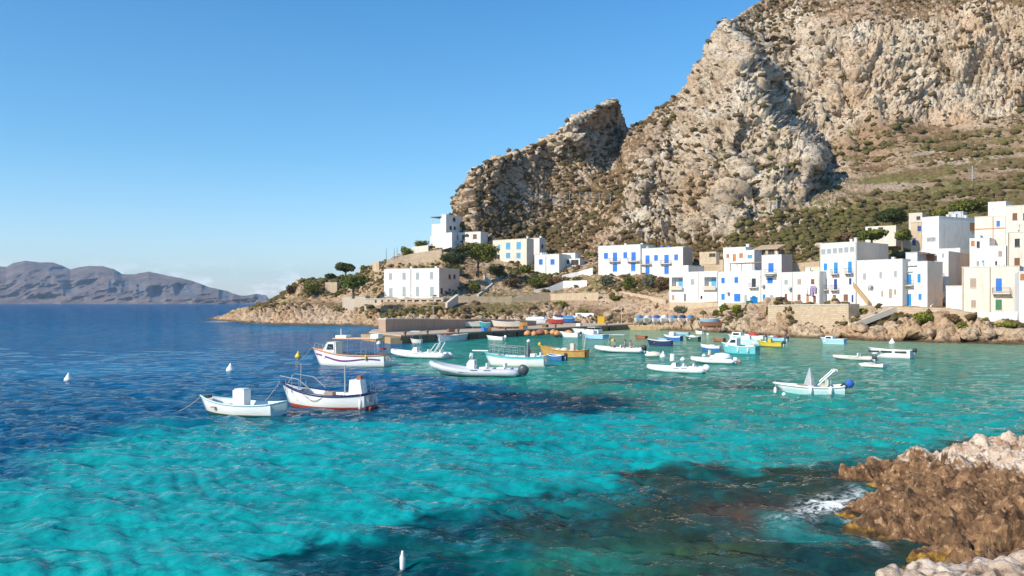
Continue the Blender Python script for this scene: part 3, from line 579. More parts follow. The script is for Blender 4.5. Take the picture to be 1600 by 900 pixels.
BROWN = simple('brown_wood', (.20, .09, .045), .7); ORANGE = simple('orange_wood', (.50, .19, .06), .6); GREYS = simple('grey_shutter', (.34, .36, .37), .6); GREEN = simple('green_door_paint', (.05, .17, .08), .6); TAUPE = simple('taupe_shutter', (.40, .30, .23), .7)
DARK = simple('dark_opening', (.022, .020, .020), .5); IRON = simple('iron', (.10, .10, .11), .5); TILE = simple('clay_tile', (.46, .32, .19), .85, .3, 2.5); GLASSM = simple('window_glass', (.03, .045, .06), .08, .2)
WOODG = simple('weathered_wood', (.30, .22, .15), .85, .25)
CLOTHW = simple('white_cloth', (.75, .75, .78), .9); CLOTHB = simple('blue_cloth', (.05, .2, .55), .9); CLOTHP = simple('purple_cloth', (.30, .22, .38), .9)
# ------------------------------------------------------------------ unit meshes shared by every window
def unit_parts():
    d = {}
    b = MB(); w = .07
    b.box((0,-.02,0),(w,.08,1)); b.box((1-w,-.02,0),(1,.08,1)); b.box((w,-.02,1-w),(1-w,.08,1)); b.box((w,-.05,0),(1-w,.08,w)); b.box((.47,.0,w),(.53,.06,1-w)); b.box((-.08,-.24,-.05),(1.08,-.021,0))
    d['frame'] = b
    b = MB(); b.box((0,0,0),(1,.02,1)); d['pane'] = b
    b = MB(); b.box((0,0,0),(.12,.05,1)); b.box((.88,0,0),(1,.05,1)); b.box((.12,0,.94),(.88,.05,1)); b.box((.12,0,0),(.88,.05,.06)); b.box((.12,0,.47),(.88,.05,.53)); b.box((.12,.022,.06),(.88,.04,.47)); b.box((.12,.022,.53),(.88,.04,.94))
    for k in range(12):
        z = .08+k*.072
        if .44 < z < .54: continue
        b.box((.12,.0,z),(.88,.022,z+.035))
    d['shutter'] = b
    b = MB(); b.box((0,0,0),(1,.05,1)); 
    for k in range(1, 5): b.box((k*.2-.012,-.02,.02),(k*.2+.012,0,.98))
    b.box((.8,-.05,.45),(.88,-.02,.52)); d['panel'] = b
    return d
UNIT = unit_parts(); UM = {}
def umesh(kind, mat):
    k = (kind, mat.name)
    if k not in UM: UM[k] = UNIT[kind].mesh(kind, mat)
    return UM[k]
OP = {'blue': BLUE, 'lblue': LBLUE, 'cyan': CYAN, 'navy': NAVY, 'brown': BROWN, 'orange': ORANGE, 'grey': GREYS, 'green': GREEN, 'taupe': TAUPE}
def place_opening(parent, kind, a0, z0, a1, z1, side):
    w, h = a1-a0, z1-z0; door = kind.startswith('d_'); k = kind[2:] if door else kind
    def put(name, me, x, y, z, sx, sz, par):
        o = link(name, me, None, par)
        o.location = (x, y, z); o.scale = (sx, 1, sz); return o
    if side == 'f': root_loc, rz = (a0, .14, z0), 0.
    else: root_loc, rz = (-.14, a0, z0), R(90)
    if door:
        o = link('door', umesh('panel', OP[k]), None, parent); o.location = root_loc; o.rotation_euler = (0, 0, rz); o.scale = (w, 1, h); return
    wm = {'dark': IRON}.get(k, {'brown': BROWN, 'orange': ORANGE}.get(k, WHITE))
    o = link('window', umesh('frame', wm), None, parent); o.location = root_loc; o.rotation_euler = (0, 0, rz); o.scale = (w, 1, h)
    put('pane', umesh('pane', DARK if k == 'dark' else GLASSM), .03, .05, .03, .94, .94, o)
    if k in OP:
        put('shutter', umesh('shutter', OP[k]), 0.01, -.10, .01, .485, .98, o); put('shutter', umesh('shutter', OP[k]), .505, -.10, .01, .485, .98, o)
def terr_Y(u, v):
    rows = profile_rows(np.array([float(u)])); vv = [float(r[0][0]) for r in rows]; YY = [float(r[1][0]) for r in rows]
    for k in range(1, len(vv)):
        if vv[k] <= v <= vv[k-1]+1e-6:
            t = (vv[k-1]-v)/max(vv[k-1]-vv[k], 1e-6); return YY[k-1]*(1-t)+YY[k]*t
    return YY[-1] if v < vv[-1] else YY[0]
def skin(b, axis, off, a0, a1, z0, z1, holes, depth, inward, mi=0):
    """wall face with openings: axis 'x' runs along x at y=off, axis 'y' runs along y at x=off"""
    A = sorted(set([a0, a1]+[min(max(h[0], a0), a1) for h in holes]+[min(max(h[2], a0), a1) for h in holes])); Z = sorted(set([z0, z1]+[h[1] for h in holes]+[h[3] for h in holes]))
    Z = [z for z in Z if z0 <= z <= z1]
    P = (lambda a, d, z: (a, off+inward*d, z)) if axis == 'x' else (lambda a, d, z: (off+inward*d, a, z))
    for i in range(len(A)-1):
        for j in range(len(Z)-1):
            ca, cz = (A[i]+A[i+1])/2, (Z[j]+Z[j+1])/2
            if any(h[0] < ca < h[2] and h[1] < cz < h[3] for h in holes): continue
            b.add([P(A[i],0,Z[j]),P(A[i+1],0,Z[j]),P(A[i+1],0,Z[j+1]),P(A[i],0,Z[j+1])], [(0,1,2,3)], mi)
    for h in holes:
        dp = h[4] if len(h) > 4 else depth; x0, y0, x1, y1 = h[:4]
        c = [P(x0,0,y0),P(x1,0,y0),P(x1,0,y1),P(x0,0,y1),P(x0,dp,y0),P(x1,dp,y0),P(x1,dp,y1),P(x0,dp,y1)]
        b.add(c, [(0,1,5,4),(1,2,6,5),(2,3,7,6),(3,0,4,7),(4,5,6,7)], mi)
HOUSES = {}
def house(key, name, label, uC, uL, vt, vb, th=45, uR=None, D=8., W=None, Y=None, front=WHITE, side=None, ops=(), sops=(), balc=(), drains=(), cornice=True, cat='house', group='houses along the harbour', down=3., parapet=.5, loggia=()):
    th = R(th); d = Vector((math.cos(th), -math.sin(th), 0)); bk = Vector((math.sin(th), math.cos(th), 0))
    YC = Y or terr_Y(uC, vb); C = px(uC, vb, YC); kL = (uL-CX)/F
    if W is None: W = (C.x-kL*C.y)/(d.x-kL*d.y)
    if uR is not None:
        kR = (uR-CX)/F; D = (kR*C.y-C.x)/(bk.x-kR*bk.y)
    D = min(max(D, 2.), 26.); Hh = (vb-vt)/F*YC; side = side or front
    root = empty(name, C, -th); tag(root, label, cat, group)
    def fx(u, v):
        k = (u-CX)/F; n = -bk; s = C.xy.dot(n.xy)/(k*n.x+n.y); P = Vector((k*s, s, H+(HV-v)/F*s)); q = P-C; return q.dot(d), q.z
    def sx(u, v):
        k = (u-CX)/F; s = C.xy.dot(d.xy)/(k*d.x+d.y); P = Vector((k*s, s, H+(HV-v)/F*s)); q = P-C; return q.dot(bk), q.z
    fh, shl, todo = [], [], []
    for (k, u0, v0, u1, v1) in ops:
        x0, z1 = fx(u0, v0); x1, _ = fx(u1, v0); zb = fx((u0+u1)/2, v1)[1]; zt = fx((u0+u1)/2, v0)[1]; x0 = max(x0, -W+.15); x1 = min(x1, -.15)
        if x1-x0 < .2: continue
        fh.append((x0, max(zb, .05), x1, min(zt, Hh-.3), .28)); todo.append((k, x0, max(zb, .05), x1, min(zt, Hh-.3), 'f'))
    for (u0, v0, u1, v1) in loggia:
        x0, _ = fx(u0, v0); x1, _ = fx(u1, v0); fh.append((x0, fx(u0, v1)[1], x1, fx(u0, v0)[1], 1.6))
    for (k, u0, v0, u1, v1) in sops:
        y0, _ = sx(u0, v0); y1, _ = sx(u1, v0); zb = sx((u0+u1)/2, v1)[1]; zt = sx((u0+u1)/2, v0)[1]
        if y1-y0 < .2 or y1 > D: continue
        shl.append((y0, max(zb, .05), y1, min(zt, Hh-.3), .28)); todo.append((k, y0, max(zb, .05), y1, min(zt, Hh-.3), 's'))
    b = MB(); t_ = .22; rz_ = Hh-parapet
    skin(b, 'x', 0., -W, 0, -down, Hh, fh, .28, 1, 0); skin(b, 'x', D, -W, 0, -down, Hh, [], 0, -1, 1)
    skin(b, 'y', 0., 0, D, -down, Hh, shl, .28, -1, 1); skin(b, 'y', -W, 0, D, -down, Hh, [], 0, 1, 0)
    i0, i1, j0, j1 = -W+t_, -t_, t_, D-t_
    b.add([(-W,0,Hh),(0,0,Hh),(0,D,Hh),(-W,D,Hh),(i0,j0,Hh),(i1,j0,Hh),(i1,j1,Hh),(i0,j1,Hh),(i0,j0,rz_),(i1,j0,rz_),(i1,j1,rz_),(i0,j1,rz_)],
          [(0,1,5,4),(1,2,6,5),(2,3,7,6),(3,0,4,7),(4,5,9,8),(5,6,10,9),(6,7,11,10),(7,4,8,11)], 0)
    me = bpy.data.meshes.new('wall'); me.from_pydata(b.v, [], b.f); me.materials.append(front); me.materials.append(side); me.polygons.foreach_set('material_index', b.m)
    link('wall', me, None, root)
    MB().box((i0+.01, j0+.01, rz_-.3), (i1-.01, j1-.01, rz_-.004)).build('roof', TAUPE if front is not WHITE else BEIGE, root)
    if cornice: MB().box((-W-.06, -.07, Hh-.02), (.06, t_-.01, Hh+.10)).box((-t_+.01, t_, Hh-.02), (.07, D-.01, Hh+.10)).build('cornice', front, root)
    for (k, x0, z0, x1, z1, s) in todo:
        o = place_opening(root, k, x0, z0, x1, z1, s)
        if s == 'f' and not k.startswith('d_'): pass
    for (u0, v0, u1, v1) in loggia:
        x0, zt = fx(u0, v0); x1, zb = fx(u1, v1); zb = fx(u0, v1)[1]
        MB().box((x0+.3*(x1-x0), 1.45, zb+.05), (x0+.75*(x1-x0), 1.58, zt-.35)).build('door', LBLUE, root)
        MB().box((x0-.2, -.75, zb-.18), (x1+.2, .0, zb)).box((x0-.2, -.75, zb), (x1+.2, -.66, zb+.75)).build('balcony', PINK, root)
    for (u0, u1, v, kind) in balc:
        x0, z = fx(u0, v); x1, _ = fx(u1, v); dp = .95
        sl = MB().box((x0, -dp, z-.14), (x1, -.005, z))
        for xx in ((x0+.2), (x1-.2), (x0+x1)/2): sl.prism([(0,0),(.0,0),(0,0)], 0, 0) if False else sl.add([(xx-.07,-.004,z-.14),(xx+.07,-.004,z-.14),(xx-.07,-.75,z-.14),(xx+.07,-.75,z-.14),(xx-.07,-.004,z-.7),(xx+.07,-.004,z-.7)], [(0,2,4),(1,5,3),(2,3,5,4),(0,1,3,2),(0,4,5,1)])
        bo = sl.build('balcony', {'w': WHITE, 'p': PINK, 'b': BEIGE}[kind[0]], root)
        rl = MB(); zz = z+.95; rl.tube([(x0+.04,-.01,zz),(x0+.04,-dp+.05,zz),(x1-.04,-dp+.05,zz),(x1-.04,-.01,zz)], .03, 4)
        n = max(4, int((x1-x0)/.16))
        for q in range(n+1): rl.tube([(x0+.04+(x1-x0-.08)*q/n,-dp+.05,z),(x0+.04+(x1-x0-.08)*q/n,-dp+.05,zz)], .012, 4, caps=False)
        for q in range(5):
            for xx in (x0+.04, x1-.04): rl.tube([(xx,-dp+.05+(dp-.06)*q/5,z),(xx,-dp+.05+(dp-.06)*q/5,zz)], .012, 4, caps=False)
        rl.build('railing', IRON, bo)
    for u in drains:
        x, _ = fx(u, vt); MB().tube([(x,-.09,Hh-.1),(x,-.09,.1)], .06, 6).build('drain_pipe', TAUPE, root)
    HOUSES[key] = dict(root=root, W=W, D=D, Hh=Hh, fx=fx, sx=sx, C=C, d=d, bk=bk, rz=rz_); return HOUSES[key]
def add_chimney(h, x, y, w=.6, ht=1.2, mat=WHITE):
    z = h['rz']; MB().box((x-w/2,y-w/2,z-.0),(x+w/2,y+w/2,z+ht)).box((x-w/2-.08,y-w/2-.08,z+ht),(x+w/2+.08,y+w/2+.08,z+ht+.12)).build('chimney', mat, h['root'])
def add_block(h, x0, x1, y0, y1, ht, mat=WHITE, z=None, name='roof_room'):
    z = h['rz'] if z is None else z; return MB().box((x0,y0,z-.0),(x1,y1,z+ht)).box((x0-.06,y0-.06,z+ht),(x1+.06,y1+.06,z+ht+.1)).build(name, mat, h['root'])
def add_antenna(h, x, y, ht=2.2):
    z = h['rz']; b = MB().tube([(x,y,z),(x,y,z+ht)], .03, 5)
    for k in range(4): b.tube([(x-.45+.06*k,y,z+ht-.1-.16*k),(x+.45-.06*k,y,z+ht-.1-.16*k)], .015, 4)
    b.build('antenna', IRON, h['root'])
def add_dish(h, x, z, y=-.0, r=.45):
    b = MB(); b.lathe([(.02,0),(r*.5,.04),(r,.16),(r*.97,.17),(r*.5,.07),(.02,.03)], 12)
    o = b.build('satellite_dish', GREYS, h['root'], True); o.rotation_euler = (R(65), 0, R(-25)); o.location = (x, y-.35, z); MB().tube([(x,y,z-.2),(x,y-.3,z)], .03, 5).build('dish_bracket', IRON, h['root'])
def add_roof_rail(h, y=.1, x0=None, x1=None, mat=WOODG, ht=1.0):
    x0 = -h['W']+.3 if x0 is None else x0; x1 = -.3 if x1 is None else x1; z = h['Hh']+.1; b = MB().tube([(x0,y,z+ht),(x1,y,z+ht)], .04, 4).tube([(x0,y,z+ht*.5),(x1,y,z+ht*.5)], .03, 4); n = max(3, int((x1-x0)/1.1))
    for k in range(n+1): b.tube([(x0+(x1-x0)*k/n,y,z),(x0+(x1-x0)*k/n,y,z+ht)], .035, 4)
    b.build('roof_railing', mat, h['root'])
# ------------------------------------------------------------------ the houses, left to right
LG = 'houses along the harbour'
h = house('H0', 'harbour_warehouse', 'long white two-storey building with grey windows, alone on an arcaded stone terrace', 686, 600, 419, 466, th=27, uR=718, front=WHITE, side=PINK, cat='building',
  ops=[('grey',608,427,612.5,437),('grey',629,426,634,437),('grey',650,426,655,437),('grey',672,425,677,436),('grey',608,450,613.5,463),('grey',629,448,634,463),('grey',650,448,655,463),('grey',672,448,678,463)],
  sops=[('dark',701,429,704.5,436),('dark',708.5,429,712,436),('dark',688.5,450,692,459),('dark',701,451,704,458)], drains=(642,), down=1.2)
add_chimney(h, -4, 5); add_chimney(h, -13, 6)
h = house('H1', 'white_house', 'small white cube house, highest of the left-hand houses, at the cliff foot', 697, 690, 335, 366, th=30, uR=722, Y=290, down=3.4, side=WHITE, sops=[('dark',707.5,340,712,346),('dark',702.5,353,706,359),('dark',709,354,712.5,359)])
fx = h['fx']; x0 = fx(674, 366)[0]; x1 = fx(689.5, 366)[0]; z1 = fx(680, 350)[1]; z2 = fx(680, 338.5)[1]
MB().box((x0,.2,-1),(x1,5,z1)).build('terrace_wall', WHITE, h['root'])
MB().box((x0-.3,-.2,z2-.2),(x1,5,z2)).build('canopy', IRON, h['root'])
for xx in (x0+.1, x0+1.6): MB().tube([(xx,.4,z1),(xx,.4,z2-.2)], .07, 6).build('post', WHITE, h['root'])
MB().box((x1-.5,.3,z1),(x1-.1,.5,z2-.2)).build('pillar', WHITE, h['root'])
house('H2', 'white_house', 'low white house with brown windows just below the highest cube house', 751, 705, 362, 392, th=30, uR=762, ops=[('brown',710,367,716,374),('brown',722,367,726.5,374),('brown',739,366,745,373),('brown',710,382,716,388)], sops=[])
house('H2g', 'white_garage', 'tiny white outbuilding with a wide dark opening left of the low white house', 706, 692, 383.5, 393, th=30, D=4, Y=HOUSES['H2']['C'].y-2, ops=[('dark',694,385.5,704,391)], cat='outbuilding')
h = house('H3', 'beige_house', 'square beige two-storey house with pale blue shutters behind the big pine', 823, 770, 373, 419, th=36, uR=834, front=CREAM, side=BEIGE, ops=[('lblue',778.5,382,781.5,391),('lblue',790.5,379,797.5,389.5),('lblue',807,378,814,389.5),('lblue',790.5,395,797.5,403.5),('lblue',807,395,813.5,403.5),('dark',771.5,398,781,405)])
h = house('H3b', 'grey_house', 'small greyish house peeking out behind the beige house with pale blue shutters', 843, 828, 372, 405, th=40, uR=852, front=WHITE, side=GREYW, Y=HOUSES['H3']['C'].y+9, sops=[('dark',846,382,849,388)]); add_chimney(h, -1, 2)
h = house('H4', 'white_house', 'low white house with two blue shuttered windows beside a white arcade and stairs', 873.5, 835, 397, 430, th=34, D=7, ops=[('blue',842,405,848,413.5),('blue',860,405,866.5,413.5)], drains=(853,))
h4 = house('H4b', 'white_house', 'white house with a covered porch of dark posts and a stepped white front wall', 906, 872, 404, 430, th=34, uR=914, Y=HOUSES['H4']['C'].y+1.2, side=GREYW, ops=[('dark',878,406,883,412),('dark',885,406,889.5,412),('blue',874.2,420,878.5,429),('dark',892,406,904,414)])  # grey side colour paints the shade on this white house
add_block(h4, -h4['W']+.2, -h4['W']+5., 2, 6, 2.4); add_dish(h4, -3.5, 3.2)
HOUSES['H4b']
h5 = house('H5', 'white_house', 'left half of the long bright-blue-door house pair, with slightly higher roof', 1000.5, 935, 382, 430, th=38, D=9, front=WHITE, ops=[('blue',943.5,395,950,404.5),('blue',957.5,394.5,964.5,408.5),('blue',974,394,980,403.5),('blue',986.5,394,993.5,407.5),('blue',957.5,412,964.5,424.5),('blue',986,411,993,423.5)], balc=[(953,969,409,'b'),(981.5,999,408.5,'b')])
h6 = house('H6', 'white_house', 'right half of the long bright-blue-door house pair, pinkish side wall', 1067, 1001.2, 386, 430, th=38, uR=1082, Y=HOUSES['H5']['C'].y-7.6, side=PINK, ops=[('blue',1008.5,399,1015,412.5),('blue',1022,398.5,1028,407.5),('blue',1038,398,1045,411.5),('blue',1053.5,397.5,1059.5,406.5),('blue',1008.5,416.5,1015,428.5),('blue',1038,416,1045,428)], balc=[(1003,1018,413,'b'),(1033,1049,412.2,'b')])
add_chimney(h6, -4, 5, .9, .9); add_block(h6, -6.5, -2, 5, 8, .9)
h7 = house('H7', 'white_house', 'white house with two recessed loggias, leftmost of the front row', 1122, 1046, 424, 471, th=46, D=9, ops=[('grey',1079,436,1085,445),('dark',1069,459,1071.5,470),('dark',1094.5,462,1097.5,467),('taupe',1049.5,461,1054,469)], loggia=[(1049.5,433.5,1067,452),(1100.5,433,1119.5,452)], drains=(1121,1091))
fx = h7['fx']; xa = fx(1046, 424)[0]; xb = fx(1075.5, 424)[0]; MB().box((xa+.004,.004,h7['Hh']+.1),(xb,7,fx(1046,415.5)[1])).build('upper_wall', WHITE, h7['root']); add_roof_rail(h7, .3, xb+.3, -.4)
h8 = house('H8', 'white_house', 'white two-storey house with four bright blue shutters, right of the loggia house', 1190, 1122.4, 423, 472, th=50, D=9, ops=[('blue',1127,434,1132.5,442.5),('blue',1147.5,433,1153.5,442),('dark',1174.5,435,1181,448.5),('cyan',1127,459,1132.5,468.5),('blue',1147,459,1157,471),('grey',1163,461,1167.5,471),('d_cyan',1175,462,1181,471.5)], balc=[(1172,1185.5,449,'w')], drains=(1189,))
add_dish(h8, h8['fx'](1139, 458)[0], h8['fx'](1139, 458)[1]); 
fx = h8['fx']; x0 = fx(1137, 423)[0]; pg = MB()
for xx in (x0, x0*.66, x0*.33, -.3): pg.box((xx-.07,1.0,h8['rz']),(xx+.07,1.15,h8['rz']+2.4))
pg.box((x0-.2,.8,h8['rz']+2.4),(-.1,4,h8['rz']+2.55)).build('roof_pergola', WOODG, h8['root'])
h9 = house('H9', 'white_house', 'small white upper house with orange wooden shutters, above the front row', 1165, 1130, 386, 409, th=40, D=7, Y=HOUSES['H8']['C'].y+14, ops=[('orange',1135,397,1139.5,402.5),('d_orange',1145,397,1150,408.5),('orange',1155,395.5,1161,402.5)])
add_chimney(h9, -.8, 3, .7, 1.3)
house('H9b', 'white_annex', 'white annex with pale glass front beside the house with orange shutters', 1178.5, 1165.5, 391, 407, th=40, D=6, Y=HOUSES['H9']['C'].y-2, ops=[('lblue',1168,398,1175.5,403.5)], cat='outbuilding')
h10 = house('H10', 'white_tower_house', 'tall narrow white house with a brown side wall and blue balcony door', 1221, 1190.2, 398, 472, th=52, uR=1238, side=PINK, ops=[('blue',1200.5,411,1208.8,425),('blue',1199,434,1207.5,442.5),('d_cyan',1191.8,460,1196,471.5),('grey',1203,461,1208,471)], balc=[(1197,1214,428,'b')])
MB().box((h10['fx'](1197,431)[0],-1.3,h10['fx'](1197,431.5)[1]),(h10['fx'](1213,431)[0],-.01,h10['fx'](1197,430.5)[1])).build('awning', GREYS, h10['root']); add_dish(h10, h10['fx'](1194,447)[0], h10['fx'](1194,447)[1])
h11 = house('H11', 'white_house', 'white house with brown windows and washing hung outside, left of the tallest front-row house', 1281, 1221.5, 424.5, 475, th=52, D=9, ops=[('grey',1225.5,437,1231,444.5),('taupe',1246,436,1252,444.5),('brown',1267,436,1272.5,443.5),('brown',1226,459,1230,467),('d_brown',1246,460,1251,474.5),('d_orange',1260,460,1264,474.5),('d_brown',1270.5,462,1275,473.5)], drains=(1238,1280))
add_block(h11, -6, -2, 4, 8, 1.6, BEIGE); add_dish(h11, h11['fx'](1236,451)[0], h11['fx'](1236,451)[1])
ops = [('grey',1283+9*i,389.3-.75*i,1290+9*i,397.3-.75*i) for i in range(6)]
h12 = house('H12', 'tall_white_house', 'tallest white front-row house, six small attic windows in a line, beige side wall', 1338.5, 1280.5, 378, 475, th=50, uR=1388, side=SIDE, ops=ops+[('cyan',1287,411.5,1292.5,422.5),('cyan',1303,410,1309,427.5),('cyan',1325,408.5,1331,426.5),('navy',1287.5,436,1292,452.5),('navy',1303,436,1308,452.5),('navy',1326.5,434.5,1330.5,444.5),('d_cyan',1286,460,1292,474.5),('d_brown',1301,461,1306.5,474.5),('d_brown',1318,460,1325,474.5),('navy',1330.5,461,1333.5,472)],
  balc=[(1300,1311.5,428,'p'),(1321.5,1333.5,427,'p'),(1283.5,1295,453,'b'),(1299.5,1311.5,453,'b')], drains=(1337.6,1281.5))
add_chimney(h12, -.8, 1.2, .5, 1.3); add_antenna(h12, -4, 3)
h13 = house('H13', 'white_house', 'long white house with small grey windows and a slanting outdoor stair', 1410, 1339, 405, 478, th=50, D=10, ops=[('grey',1348.5,427,1353.5,437),('grey',1374,425,1378,434.5),('grey',1397,423,1401.5,433),('d_taupe',1389,452,1394,466),('taupe',1397,452,1400.5,460),('taupe',1377,454,1380,463),('taupe',1356,447,1359,454)])
x0, z0 = h13['fx'](1338, 444); x1, z1 = h13['fx'](1362, 473); st = MB(); n = 16
for k in range(n):
    xa = x0+(x1-x0)*k/n; xb = x0+(x1-x0)*(k+1)/n; zz = z0+(z1-z0)*(k+1)/n; st.box((xa,-1.2,zz-.6),(xb,-.006,zz))
so = st.build('outdoor_stair', STONEW, h13['root']); MB().add([(x0,-1.3,z0-.5),(x1,-1.3,z1-.5),(x1,-1.3,z1+.5),(x0,-1.3,z0+.5),(x0,-1.2,z0-.5),(x1,-1.2,z1-.5),(x1,-1.2,z1+.5),(x0,-1.2,z0+.5)], [(0,1,2,3),(4,7,6,5),(0,4,5,1),(3,2,6,7),(0,3,7,4),(1,5,6,2)]).build('parapet', OCHRE, so)
add_dish(h13, h13['fx'](1362,448)[0], h13['fx'](1362,448)[1])
h14 = house('H14', 'white_house', 'white house with a bracketed balcony, stone moulding and four bright blue shutters', 1449, 1409.5, 408.5, 480, th=50, uR=1473, side=SIDE, ops=[('cyan',1417,428.5,1424,444.5),('cyan',1433.5,428,1438.5,441.5),('d_cyan',1416.5,459.5,1424,477.5),('cyan',1435,459,1440,468.5)], balc=[(1411,1428,446,'b')])
fx = h14['fx']; MB().box((fx(1409.7,415)[0],-.35,fx(1410,416)[1]),(fx(1433,415)[0],-.005,fx(1410,414.5)[1])).box((fx(1415,425)[0],-.3,fx(1415,425)[1]),(fx(1426,425)[0],-.005,fx(1415,424)[1])).build('moulding', BEIGE, h14['root'])
add_block(h14, -h14['W']+.2, -h14['W']+2.4, 1, 6, 2.3, GREYW); MB().box((-h14['W']+2.6,4,h14['rz']),(-.6,4.2,h14['rz']+1.9)).box((-h14['W']+2.6,1,h14['rz']+1.9),(-.4,4.3,h14['rz']+2.05)).build('roof_shelter', BROWN, h14['root'])
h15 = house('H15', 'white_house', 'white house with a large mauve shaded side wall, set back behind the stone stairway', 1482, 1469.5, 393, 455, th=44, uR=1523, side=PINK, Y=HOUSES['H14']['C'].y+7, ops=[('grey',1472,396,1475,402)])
h15b = house('H15b', 'white_house', 'low white flat-roofed block between the mauve side wall and the big blank white house', 1500, 1440, 388, 420, th=44, D=7, Y=HOUSES['H15']['C'].y+7, ops=[('dark',1452,399,1457,407),('dark',1459,399,1464,407)])
h16 = house('H16', 'large_white_house', 'large blank white house with a single orange shutter on its wide greyish wall, upper right', 1467, 1441, 338, 392, th=61, uR=1527, Y=HOUSES['H15b']['C'].y+9, side=WHITE, ops=[('grey',1448,371,1462,377)], sops=[('orange',1515.5,348,1524,360)])
add_chimney(h16, -2, 6); add_antenna(h16, -1, 9)
h17 = house('H17', 'cream_house', 'cream upper house with one small blue window, right of the orange shutter', 1571, 1523, 337, 420, th=38, D=10, front=CREAM, Y=HOUSES['H16']['C'].y-12, ops=[('blue',1557,345,1562.5,354),('taupe',1516.5,392,1519,402)], drains=(1551.5,))
h17b = house('H17b', 'pale_tower', 'pale cream topmost block with a sloping parapet at the upper right corner of the village', 1571.5, 1544, 315, 345, th=38, D=8, front=WHITE, Y=HOUSES['H17']['C'].y+5, cat='building')
h17c = house('H17c', 'beige_house', 'big beige house with dark brown windows, cut off by the right edge, upper row', 1640, 1571.5, 319, 422, th=30, D=12, front=CREAM, Y=HOUSES['H17']['C'].y-4, ops=[('brown',1582,333,1589.5,343.5),('brown',1598.5,333,1605,343.5)])
h18 = house('H18', 'beige_house', 'beige seafront house with one blue balcony door above a green door, at the right edge', 1593, 1503, 416, 497, th=34, D=9, front=CREAM, ops=[('taupe',1516,435,1525.5,449.5),('taupe',1517.5,469,1525,480.5),('blue',1556,435,1565.5,455.5),('green',1555.5,468,1565.5,484.5)], balc=[(1551,1579,458.5,'b')], drains=(1504.5,1547))
h18b = house('H18b', 'white_porch_block', 'low white flat-topped block left of the beige seafront house', 1503.5, 1478, 447, 492, th=34, D=6, Y=HOUSES['H18']['C'].y+9, ops=[], cat='building')
h19 = house('H19', 'white_house', 'narrow white building end with an orange louvred top, cut off by the right edge', 1650, 1592.5, 424, 512, th=25, D=8, ops=[('orange',1594,426,1603,437)])
fx = h17['fx']; Hq = h17['Hh']; W_ = h17['W']
MB().box((-W_-.05,-.10,fx(1560,357)[1]),(.05,-.004,fx(1560,356)[1])).box((fx(1526,388)[0],-1.4,fx(1526,374)[1]),(fx(1536,388)[0],-.004,fx(1526,372.5)[1])).build('ledge', ORANGE, h17['root'])
h20 = house('H20', 'white_house', 'narrow white stepped house front with an orange awning under the cream upper house', 1546, 1515, 372, 420, th=38, D=6, Y=HOUSES['H17']['C'].y-3.5, ops=[('orange',1517,376,1523,384),('dark',1526,377,1531,387),('grey',1526,408,1530,415),('lblue',1534,407,1538,415)])
h21 = house('H21', 'white_house', 'pale flat-roofed block just above the beige seafront house', 1572, 1546, 384, 425, th=34, D=6, Y=HOUSES['H17']['C'].y-5, front=WHITE, ops=[('dark',1555,408,1558,414),('taupe',1560,392,1566,401)])
h22 = house('H22', 'cream_house', 'cream block with a small terrace in front of the large beige house', 1612, 1574, 362, 424, th=30, D=7, Y=HOUSES['H17']['C'].y-7.5, front=CREAM, ops=[('dark',1585.5,373,1593.5,385.5),('brown',1585,403,1593.5,414.5)], drains=(1575.5,))
rq = random.Random(12)
for k_ in ('H0','H2','H3','H5','H6','H8','H10','H11','H12','H13','H14','H16','H17','H18','H20','H22','H17c','H4'):
    q = HOUSES[k_]; W_, D_, z_ = q['W'], q['D'], q['rz']
    for _ in range(rq.randint(1, 3)):
        x, y, w = rq.uniform(-W_+1, -1), rq.uniform(1.5, D_-1), rq.uniform(.3, .6); typ = rq.random()
        if typ < .35: MB().lathe([(w,0),(w*1.03,.1),(w*1.03,1.1),(w*.5,1.3),(.1,1.32)], 10, (x, y, z_)).build('water_tank', rq.choice([GREYS, CLOTHB, WHITE]), q['root'], True)
        elif typ < .7: MB().box((x-w*.6,y-w*.6,z_),(x+w*.6,y+w*.6,z_+1.3)).box((x-w*.75,y-w*.75,z_+1.3),(x+w*.75,y+w*.75,z_+1.42)).build('chimney', rq.choice([WHITE, BEIGE]), q['root'])
        else: add_antenna(q, x, y, rq.uniform(1.8, 2.8))
    if rq.random() < .6: add_antenna(q, rq.uniform(-W_+1, -1), 1.2, rq.uniform(1.6, 2.6))
# small buildings up the slope
house('B1', 'stone_hut', 'low pinkish stone hut with one dark opening, right of the blue-door house pair', 1119, 1093, 393, 410, th=35, uR=1124, front=STONEW, down=.5, Y=HOUSES['H9']['C'].y+2, ops=[('dark',1108,396,1118.5,401)], cat='hut', cornice=False, group='small buildings on the slope')
hb = house('B2', 'ruined_cottage', 'ruined cottage with an ochre tiled roof and brown walls above the narrow tower house', 1214, 1180, 388, 399, th=35, uR=1226, front=STONEW, side=BROWN, Y=HOUSES['H10']['C'].y+18, ops=[('dark',1186,391,1196,397),('dark',1200,390,1210,397)], cat='cottage', cornice=False, group='small buildings on the slope')
W_, D_, z_ = hb['W'], hb['D'], hb['Hh']; MB().add([(-W_-.4,-.5,z_),(.4,-.5,z_),(.4,D_,z_+1.3),(-W_-.4,D_,z_+1.3),(-W_-.4,-.5,z_-.2),(.4,-.5,z_-.2),(.4,D_,z_+1.1),(-W_-.4,D_,z_+1.1)], [(0,1,2,3),(7,6,5,4),(0,4,5,1),(1,5,6,2),(2,6,7,3),(3,7,4,0)]).build('tiled_roof', TILE, hb['root'])
